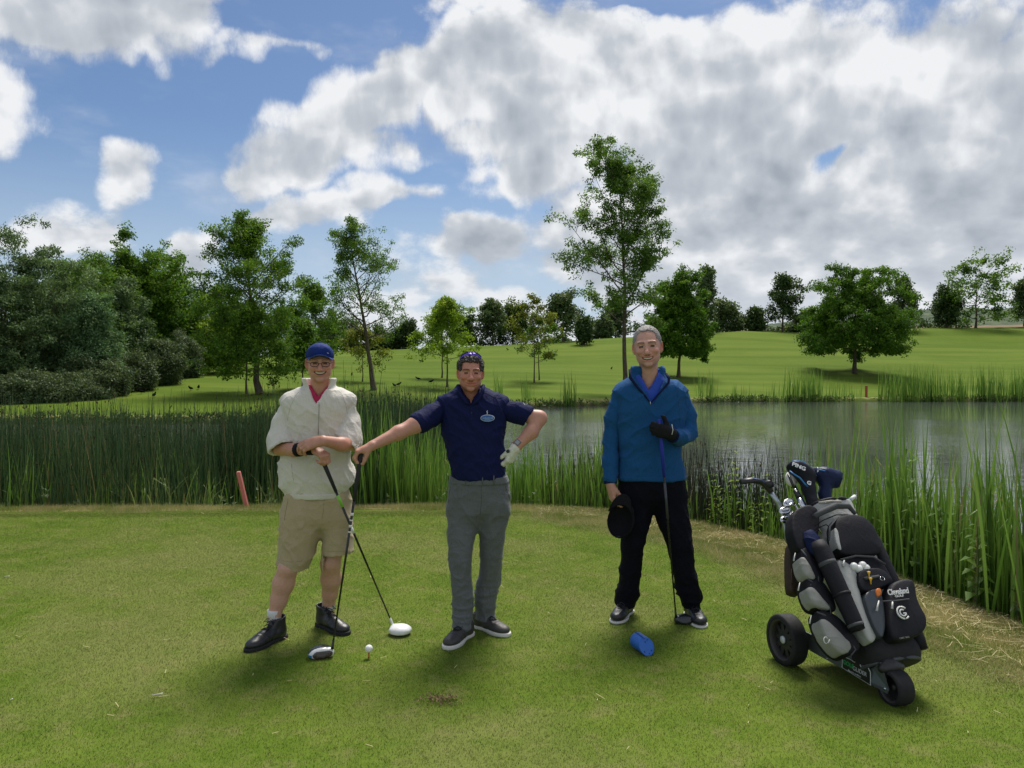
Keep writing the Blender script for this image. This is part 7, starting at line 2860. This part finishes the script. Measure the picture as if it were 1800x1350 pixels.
        line_on('zip_puller', [out[0], (out[0][0] - 3, out[0][1] + 14)], -0.112, [0.002, 0.004], M_ZIP, p)
    tube('whorl', [BP(1452 + 6 * math.cos(a) * (1 - a / 9), 1124 + 9 * math.sin(a) * (1 - a / 9), -0.146) for a in np.linspace(0, 6, 14)], 0.003, simple_mat('pale_print', (0.42, 0.42, 0.40), 0.6), root, 6)
    # ---- rolled sleeves down both sides of the front
    a, b = BP(1437, 952, -0.165), BP(1508, 1108, -0.165)
    t1 = tube('rolled_sleeve', [a, lerp3(a, b, .1), lerp3(a, b, .5), lerp3(a, b, .9), b], [0.034, 0.046, 0.044, 0.040, 0.036], M_BAGBLK, root, 20)
    for f, w in ((0.24, 0.045), (0.93, 0.032)):
        tube('grey_band', [lerp3(a, b, f), lerp3(a, b, f + w)], [0.0475 - 0.008 * f, 0.0472 - 0.008 * f], M_BAGDGR, t1, 20)
    tube('strap', [lerp3(a, b, .60), lerp3(a, b, .63)], [0.0462, 0.0460], M_BAGBLK, t1, 20)
    a, b = BP(1530, 935, -0.10), BP(1622, 1142, -0.10)
    tube('rolled_sleeve', [a, lerp3(a, b, .08), lerp3(a, b, .5), lerp3(a, b, .92), b], [0.024, 0.034, 0.036, 0.034, 0.026], M_BAGBLK, root, 18)
    # navy cloth stuffed behind the left sleeve
    S = Sculpt(BP(1424, 955, -0.12) - 0.1, BP(1424, 955, -0.12) + 0.1, 0.0045)
    S.ell(BP(1428, 950, -0.13), (0.040, 0.030, 0.062), 0.02)
    S.ell(BP(1434, 966, -0.14), (0.036, 0.026, 0.040), 0.03)
    bag_part(S, 'stuffed_cloth', cloth_mat('navy_cloth', (0.010, 0.016, 0.055), 0.8, 0.2, crease=0.15), root, [(0.006, FOLD_C, 171, 0.5, None)])
    # ---- carry handle and collar piping
    line_on('carry_handle', [(1432, 908), (1445, 900), (1470, 889), (1492, 890), (1504, 904)], -0.150, [0.013, 0.017, 0.018, 0.015, 0.010], M_BAGDGR, root, 12)
    line_on('piping', [(1432, 925), (1446, 915), (1470, 905), (1494, 905)], -0.140, 0.003, M_BAGBLK, root)
    line_on('piping', [(1440, 884), (1462, 881), (1478, 882)], -0.118, 0.008, simple_mat('beige_trim', (0.36, 0.34, 0.29), 0.7), root)
    line_on('piping', [(1434, 930), (1452, 922), (1458, 926)], -0.140, 0.003, M_BAGBLK, root)
    return root


bag = golf_bag()


def in_bag(name, label, cat, group=None):
    o = empty(name)
    o.matrix_world = BAG_M
    tag(o, label, cat, group)
    return o


def bag_contents():
    # irons: chrome heads showing over the left of the rim
    for i, (px, py, rz, lab) in enumerate([(1386, 884, 0.5, 'chrome iron head above the bag rim, topmost of the irons'),
                                           (1380, 898, 0.2, 'chrome iron head above the bag rim, second from the top'),
                                           (1388, 906, 0.35, 'chrome iron head above the bag rim, third from the top'),
                                           (1382, 914, 0.1, 'chrome iron head above the bag rim, lowest of the irons')]):
        o = in_bag('golf_iron', lab, 'golf iron', 'irons in the bag')
        c = BP(px, py, -0.03 + 0.02 * i)
        S = Sculpt(c - 0.075, c + 0.075, 0.0032)
        S.ell(c, (0.040, 0.012, 0.024), 0, '+', rotm((0, 1, 0), -0.35 + 0.1 * i))
        S.ell(c + (0.0, -0.010, 0.003), (0.026, 0.007, 0.014), 0.003, '-', rotm((0, 1, 0), -0.35 + 0.1 * i))
        bag_part(S, 'blade', M_CHROME, o)
        hz = c + (0.042, 0.004, -0.008)
        tube('hosel', [hz, hz + (0.012, 0.004, -0.055)], 0.0065, M_CHROME, o, 10)
        tube('shaft', [hz + (0.012, 0.004, -0.055), (0.02 - 0.02 * i, 0.03, 0.45)], 0.0048, M_CHROME, o, 8)
    # driver under a lettered black and blue cover
    blk = cloth_mat('cover_black', (0.016, 0.017, 0.022), 0.45, 0.15, crease=0.04)
    blu = simple_mat('cover_blue', (0.020, 0.16, 0.42), 0.4)
    th = simple_mat('cover_print', (0.62, 0.64, 0.66), 0.5)
    o = in_bag('head_cover', 'black and blue lettered head cover standing tallest out of the bag', 'head cover')
    y0 = -0.02
    c = BP(1405, 824, y0)
    S = Sculpt(c - (0.13, 0.12, 0.26), c + (0.16, 0.12, 0.10), 0.005)
    S.ell(BP(1402, 824, y0), (0.062, 0.058, 0.040), 0, '+', rotm((0, 1, 0), 0.45))
    S.ell(BP(1416, 834, y0), (0.052, 0.054, 0.046), 0.03, '+', rotm((0, 1, 0), 0.5))
    S.chain([BP(1418, 842, y0), BP(1422, 862, y0), BP(1428, 882, y0), BP(1434, 900, y0)], [0.046, 0.032, 0.028, 0.030], 0.03)
    cv = bag_part(S, 'cover', blk, o, [(0.0015, FOLD_C, 181, 0.6, None)])
    yy = y0 - 0.058
    line_on('blue_piping', [(1388, 828), (1396, 834), (1406, 840), (1414, 850), (1420, 856)], [yy + 0.012, yy + 0.002, yy + 0.004, yy + 0.014, yy + 0.02], 0.0045, blu, cv)
    line_on('blue_piping', [(1391, 812), (1400, 810), (1412, 812), (1418, 818)], [yy + 0.03, yy + 0.028, yy + 0.028, yy + 0.03], 0.006, blu, cv)
    text_on('lettering', 'PING', 1404, 820, yy - 0.001, 0.036, th, cv, -0.50, 0.1, 0.0012, 0.0010)
    text_on('lettering', 'G', 1422, 849, yy + 0.012, 0.034, th, cv, -0.45, 0.1, 0.0012, 0.0012)
    tube('shaft', [BP(1434, 900, y0), (0.0, 0.02, 0.4)], 0.006, M_SHAFT, o, 8)
    # fairway wood cover lying to the right
    o = in_bag('head_cover', 'navy black head cover drooping right with an open dark mouth', 'head cover')
    a, b = BP(1432, 832, 0.0), BP(1468, 842, -0.02)
    S = Sculpt(np.minimum(a, b) - (0.10, 0.10, 0.22), np.maximum(a, b) + 0.13, 0.005)
    S.chain([a, lerp3(a, b, .5), b], [0.038, 0.050, 0.054], 0.02)
    S.chain([lerp3(a, b, .6), BP(1450, 868, 0.0), BP(1452, 890, 0.0)], [0.040, 0.030, 0.028], 0.03)
    S.cone(b + (b - a) * 0.25, b + (b - a) * 0.9, 0.042, 0.048, 0.006, '-')
    S.half(b + (b - a) * 0.28, b - a, 0.003)
    cv = bag_part(S, 'cover', cloth_mat('cover_navy', (0.014, 0.022, 0.060), 0.4, 0.2, crease=0.08), o, [(0.002, FOLD_C, 185, 0.6, None)])
    tube('white_band', [lerp3(a, b, 0.02), lerp3(a, b, 0.12)], [0.0395, 0.0405], M_WHITE, cv, 18)
    line_on('blue_piping', [(1436, 825), (1450, 828), (1464, 831)], [-0.052, -0.056, -0.060], 0.004, blu, cv)
    tube('shaft', [BP(1452, 890, 0.0), (0.03, 0.02, 0.4)], 0.006, M_SHAFT, o, 8)
    # bare dark club with silver ferrule between them
    o = in_bag('golf_club', 'dark shafted club with a silver ferrule rising out of the bag', 'golf club')
    tube('shaft', [BP(1386, 834, -0.055), BP(1396, 858, -0.055)], [0.0075, 0.0085], M_SHAFT, o, 10)
    tube('ferrule', [BP(1397, 860, -0.055), BP(1398, 862, -0.055)], 0.0105, M_CHROME, o, 12)
    tube('grip', [BP(1398, 862, -0.055), BP(1404, 876, -0.055)], [0.0125, 0.0140], M_SHAFT, o, 12)
    tube('sleeve', [BP(1404, 876, -0.055), BP(1411, 890, -0.05), (-0.05, -0.03, 0.5)], [0.0145, 0.0140, 0.010], M_CHROME, o, 12)
    # white mallet behind
    o = in_bag('golf_club', 'white headed mallet half hidden behind the lettered head cover', 'golf club')
    c = BP(1391, 842, 0.05)
    S = Sculpt(c - 0.08, c + 0.08, 0.004)
    S.ell(c, (0.036, 0.03, 0.048), 0, '+', rotm((0, 1, 0), 0.2))
    bag_part(S, 'head', simple_mat('putter_white', (0.62, 0.60, 0.55), 0.35), o)
    tube('shaft', [c, (0.0, 0.05, 0.4)], 0.006, M_SHAFT, o, 8)
    # teal and white brush clipped on the right of the rim
    o = in_bag('club_brush', 'teal and white brush handle poking out at the right of the rim', 'brush')
    a, b, c = BP(1478, 890, -0.06), BP(1494, 879, -0.06), BP(1503, 872, -0.06)
    tube('handle', [a, b], [0.010, 0.011], simple_mat('teal_plastic', (0.02, 0.20, 0.18), 0.4), o, 8)
    tube('bristles', [b, c], [0.011, 0.010], M_WHITE, o, 8)
    # balls showing in the open pocket
    bl = bpy.data.objects.get('golf_ball')
    for i, (px, py) in enumerate([(1501, 996), (1509, 1000), (1516, 994), (1522, 999)]):
        o = bpy.data.objects.new('golf_ball', bl.data)
        o.matrix_world = BAG_M @ Matrix.Translation(Vector(BP(px, py, -0.158)))
        link(o)
        tag(o, 'white golf ball packed in the open bag pocket, %s from the left' % ORD[i], 'golf ball', 'golf balls in the bag pocket')
    ym = simple_mat('yellow_tee', (0.72, 0.42, 0.02), 0.45)
    for px, py, lab in ((1527, 1011, 'upper'), (1530, 1022, 'lower')):
        a, b = BP(px, py - 6, -0.196), BP(px + 1, py + 5, -0.194)
        o = tube('tee_peg', [a, lerp3(a, b, .25), lerp3(a, b, .4), b], [0.0085, 0.007, 0.0038, 0.0022], ym, None, 10)
        o.matrix_world = BAG_M
        tag(o, '%s of two yellow tee pegs stuck in the bag pocket' % lab, 'tee peg')
    # carabiner ring
    c = BP(1551, 1017, -0.190)
    o = tube('key_ring', [c + (math.cos(a) * 0.013, 0, math.sin(a) * 0.010) for a in np.linspace(0, 2 * math.pi, 17)], 0.0016, M_CHROME, None, 6)
    o.matrix_world = BAG_M
    tag(o, 'small steel ring hanging beside the yellow tee pegs', 'ring')
    # brown pouch hanging behind the left side
    o = in_bag('leather_pouch', 'dark brown pouch hanging at the left side of the bag', 'pouch')
    lm = simple_mat('brown_leather', (0.040, 0.024, 0.014), 0.65, 0.35, var=0.3, scale=40, bump_s=0.3)
    Q = [(1385, 955), (1398, 952), (1408, 1005), (1409, 1046), (1395, 1044), (1386, 1038)]
    outline_slab('pouch_body', Q, 0.07, 0.012, lm, o, 0.006, 0.004)
    line_on('stamp', [(1391, 1000), (1403, 1006), (1404, 1028), (1392, 1024), (1391, 1000)], 0.0505, 0.0015, simple_mat('brown_tooling', (0.12, 0.075, 0.045), 0.6), o)


bag_contents()


# ------------------------------------------------------------------ trolley
def wheel(parent, c, axle, r, w, spokes, hub_white):
    """tyre, rim (> spokes), hub; axle points outwards"""
    a = unit(axle)
    e1 = unit(np.cross(a, UP))
    e2 = np.cross(e1, a)
    wh = empty('wheel')
    wh.parent = parent
    prof_t = [(r * 0.80, -w / 2), (r * 0.97, -w / 2), (r, -w * 0.38), (r * 1.005, 0), (r, w * 0.38), (r * 0.97, w / 2), (r * 0.80, w / 2)]
    prof_r = [(r * 0.80, w / 2 - 0.002), (r * 0.78, w / 2 - 0.001), (r * 0.72, w * 0.30), (r * 0.72, -w * 0.30), (r * 0.80, -w / 2 + 0.002)]

    def lathe(nm, prof, mat, par, n=48):
        V = [c + (e1 * math.cos(t) + e2 * math.sin(t)) * q + a * h for t in np.linspace(0, 2 * math.pi, n, endpoint=False) for q, h in prof]
        m = len(prof)
        F = [[i * m + j, ((i + 1) % n) * m + j, ((i + 1) % n) * m + j + 1, i * m + j + 1] for i in range(n) for j in range(m - 1)]
        o = mesh_np(nm, np.array(V), np.array(F), mat, par)
        return o
    lathe('tyre', prof_t, M_RUBBER, wh)
    rim = lathe('rim', prof_r, simple_mat('wheel_rim', (0.045, 0.040, 0.036), 0.6, var=0.3), wh)
    dm = simple_mat('wheel_spoke', (0.020, 0.019, 0.019), 0.55)
    if spokes:
        for i in range(spokes):
            t = i / spokes * 2 * math.pi
            u, v = e1 * math.cos(t) + e2 * math.sin(t), -e1 * math.sin(t) + e2 * math.cos(t)
            P0, P1 = c + u * r * 0.18 + a * w * 0.22, c + u * r * 0.74 + a * w * 0.10
            V = []
            for p, wd in ((P0, 0.016), (P1, 0.010)):
                for sv, sa in ((-1, 0), (1, 0), (1, -1), (-1, -1)):
                    V.append(p + v * sv * wd * r / 0.135 + a * sa * 0.012)
            F = np.array([[0, 1, 5, 4], [1, 2, 6, 5], [2, 3, 7, 6], [3, 0, 4, 7]])
            mesh_np('spoke', np.array(V), F, dm, wh, False)
    lathe('disc', [(0.004, w * 0.02), (r * 0.73, w * 0.02)], simple_mat('wheel_dark', (0.008, 0.008, 0.008), 0.8), wh)
    tube('hub', [c - a * w * 0.3, c + a * w * 0.26], [r * 0.2, r * 0.19], dm, wh, 20)
    if hub_white:
        hb = tube('hub_cap', [c + a * w * 0.26, c + a * (w * 0.26 + 0.006)], [r * 0.155, r * 0.15], simple_mat('hub_cap_white', (0.55, 0.58, 0.60), 0.35), wh, 20)
    return wh


def slab(name, pts, n, th, mat, parent):
    """flat plate from a 3-D outline with thickness along n"""
    P = np.array([A3(p) for p in pts])
    n = unit(n) * th
    m = len(P)
    V = np.vstack([P, P - n])
    i = np.arange(m)
    F = [np.array([i]), np.array([i[::-1] + m]), np.c_[i, (i + 1) % m, (i + 1) % m + m, i + m][:, ::-1]]
    return mesh_np(name, V, F, mat, parent, False)


def trolley():
    g = ground_hit(1385, 1172)
    rw = np.array((g.x + 0.0, g.y + 0.02, 0.0))
    r = 0.136
    root = empty('golf_trolley', (1.76, 4.05, gz(1.76, 4.05)))
    tag(root, 'three wheeled push trolley with grey side plates carrying the golf bag', 'golf trolley')
    OUT = -LT
    c1 = np.array((rw[0], rw[1], gz(rw[0], rw[1]) + r - 0.004))
    wheel(root, c1, OUT, r, 0.085, 10, True)
    c2 = c1 + LT * 0.56
    c2[2] = gz(c2[0], c2[1]) + r - 0.004
    wheel(root, c2, LT, r, 0.085, 10, True)
    tube('axle', [c1, c2], 0.011, M_ALU, root, 10)
    gf = ground_hit(1578, 1243)
    rf = 0.082
    cf = np.array((gf.x + 0.004, gf.y + 0.03, gz(gf.x, gf.y) + rf - 0.004))
    S = Sculpt((-0.1, -0.1, -0.1), (0.1, 0.1, 0.1), 0.0045)
    wheel(root, cf, OUT, rf, 0.085, 0, False)
    # side plates converge from the rear wheels to the front wheel
    mid = (c1 + c2) / 2
    for q, cw in ((1, c1), (-1, c2)):
        off = OUT * q
        back = cw - off * 0.075 + FW * 0.02
        front = cf + off * 0.058
        n = unit(np.cross(front - back, UP)) * (1 if q > 0 else -1)
        if n @ off < 0:
            n = -n
        rise = np.array((0, 0, 0.055))
        b0, f0 = back + (0, 0, -0.030), front + (0, 0, 0.0)
        pts = [back + (0, 0, 0.055), back + (0, 0, -0.035), lerp3(b0, f0, 0.55) + (0, 0, -0.012), front + FW * 0.012 + (0, 0, -0.020), front + FW * 0.022 + (0, 0, 0.002),
               front - FW * 0.035 + (0, 0, 0.115), front - FW * 0.090 + (0, 0, 0.065), lerp3(b0, f0, 0.55) + (0, 0, 0.080)]
        pl = slab('side_plate', pts, n, 0.006, M_PLATE, root)
        for f in (0.12, 0.34, 0.60):
            p = lerp3(b0, f0, f) + n * 0.001 + (0, 0, 0.0)
            tube('rivet', [p, p + n * 0.003], [0.005, 0.004], M_CHROME, pl, 8)
        p = front + n * 0.001
        tube('axle_bolt', [p, p + n * 0.006], [0.008, 0.006], M_CHROME, pl, 10)
        if q > 0:
            # maker's panel
            e = unit(f0 - b0)
            w0 = lerp3(b0, f0, 0.66) + n * 0.0022 + (0, 0, 0.024)
            up2 = np.cross(n, e)
            if up2[2] < 0:
                up2 = -up2
            rel = [(-0.075, 0.030), (-0.075, -0.030), (0.105, -0.045), (0.100, 0.020), (0.055, 0.072), (0.0, 0.030), (-0.030, 0.034)]
            edge = slab('name_panel_edge', [w0 + e * a + up2 * b for a, b in rel], n, 0.002, M_WHITE, pl)
            pan = slab('name_panel', [w0 + n * 0.0016 + e * (a * 0.955 + 0.001) + up2 * (b * 0.93) for a, b in rel], n, 0.0015, simple_mat('panel_black', (0.008, 0.010, 0.010), 0.4), pl)
            base = Matrix((( e[0], up2[0], n[0], 0), (e[1], up2[1], n[1], 0), (e[2], up2[2], n[2], 0), (0, 0, 0, 1)))
            inv = Matrix.Identity(4)

            def word(txt, a, b, size, mat, sx=1.0, bold=0.0):
                cu = bpy.data.curves.new('lettering', 'FONT')
                cu.body, cu.size, cu.align_x, cu.align_y, cu.extrude, cu.offset = txt, size, 'LEFT', 'CENTER', 0.0004, bold
                cu.materials.append(mat)
                o = text_mesh('lettering', cu)
                link(o, pl)
                p = w0 + n * 0.0024 + e * a + up2 * b
                o.matrix_local = Matrix.Translation(Vector(p)) @ base @ Matrix.Diagonal((sx, 1, 1, 1))
            green = simple_mat('panel_green', (0.02, 0.30, 0.08), 0.5)
            wht = simple_mat('panel_white', (0.60, 0.62, 0.62), 0.5)
            word('GOLF', -0.068, 0.004, 0.029, green, 0.92, 0.001)
            word('GLIDER', -0.006, -0.002, 0.029, wht, 0.90)
            word('electric trolleys', -0.035, -0.026, 0.013, wht)
            word('G', 0.034, 0.034, 0.046, wht, 1.0, 0.0006)
    # floor pan, bag cradle and upright
    pan = [c1 + LT * 0.10 + (0, 0, 0.0), c2 - LT * 0.10, cf + LT * 0.05 + (0, 0, 0.03) - FW * 0.08, cf - LT * 0.05 + (0, 0, 0.03) - FW * 0.08]
    slab('floor_pan', pan, UP, 0.012, M_BLACK, root)
    S = Sculpt(cf + (-0.16, -0.12, 0.02), cf + (0.16, 0.24, 0.26), 0.006)
    S.cone(cf - FW * 0.03 + LT * 0.05 + (0, 0, 0.085), cf - FW * 0.03 - LT * 0.05 + (0, 0, 0.085), 0.022, 0.022, 0.01)
    S.cone(cf - FW * 0.05 + (0, 0, 0.09), cf - FW * 0.10 + (0, 0, 0.10), 0.05, 0.04, 0.03)
    shape(S, 'front_bracket', M_BLACK, root)
    # handle: lower frame behind the bag, bent aluminium tube and black grip
    h0 = mid + (0, 0, 0.02)
    p0 = A3(BAG_M @ Vector((-0.085, 0.155, 0.60)))
    P = [h0, A3(BAG_M @ Vector((-0.02, 0.17, 0.30))), p0, A3(BAG_M @ Vector(BP(1384, 950, 0.10))), A3(BAG_M @ Vector(BP(1376, 905, 0.08))), A3(BAG_M @ Vector(BP(1368, 884, 0.06))), A3(BAG_M @ Vector(BP(1352, 862, 0.03)))]
    tube('upright', P, [0.016, 0.016, 0.0155, 0.0150, 0.0145, 0.0145, 0.0140], M_ALU, root, 12)
    gp = [A3(BAG_M @ Vector(BP(px, py, 0.02))) for px, py in ((1356, 866), (1346, 853), (1338, 847), (1322, 844), (1302, 847))]
    tube('handle_grip', gp, [0.015, 0.018, 0.019, 0.0175, 0.016], M_BLACK, root, 12)
    k = A3(BAG_M @ Vector(BP(1352, 851, 0.0)))
    tube('clamp_knob', [k + (0, -0.018, 0.0), k + (0, 0.02, 0)], [0.022, 0.022], M_BLACK, root, 16)
    tube('grip_stripe', [gp[1] + (0, -0.012, 0.010), gp[2] + (0, -0.012, 0.012), gp[3] + (0, -0.012, 0.012)], 0.003, simple_mat('grip_blue', (0.05, 0.12, 0.30), 0.5), root, 6)
    # elastic straps round the bag
    q = [A3(BAG_M @ Vector((math.cos(t) * 0.145, math.sin(t) * 0.135, 0.70))) for t in np.linspace(-0.2, math.pi + 0.2, 14)]
    tube('strap', q, 0.006, M_BAGBLK, root, 6)
    fix_children(root)


trolley()
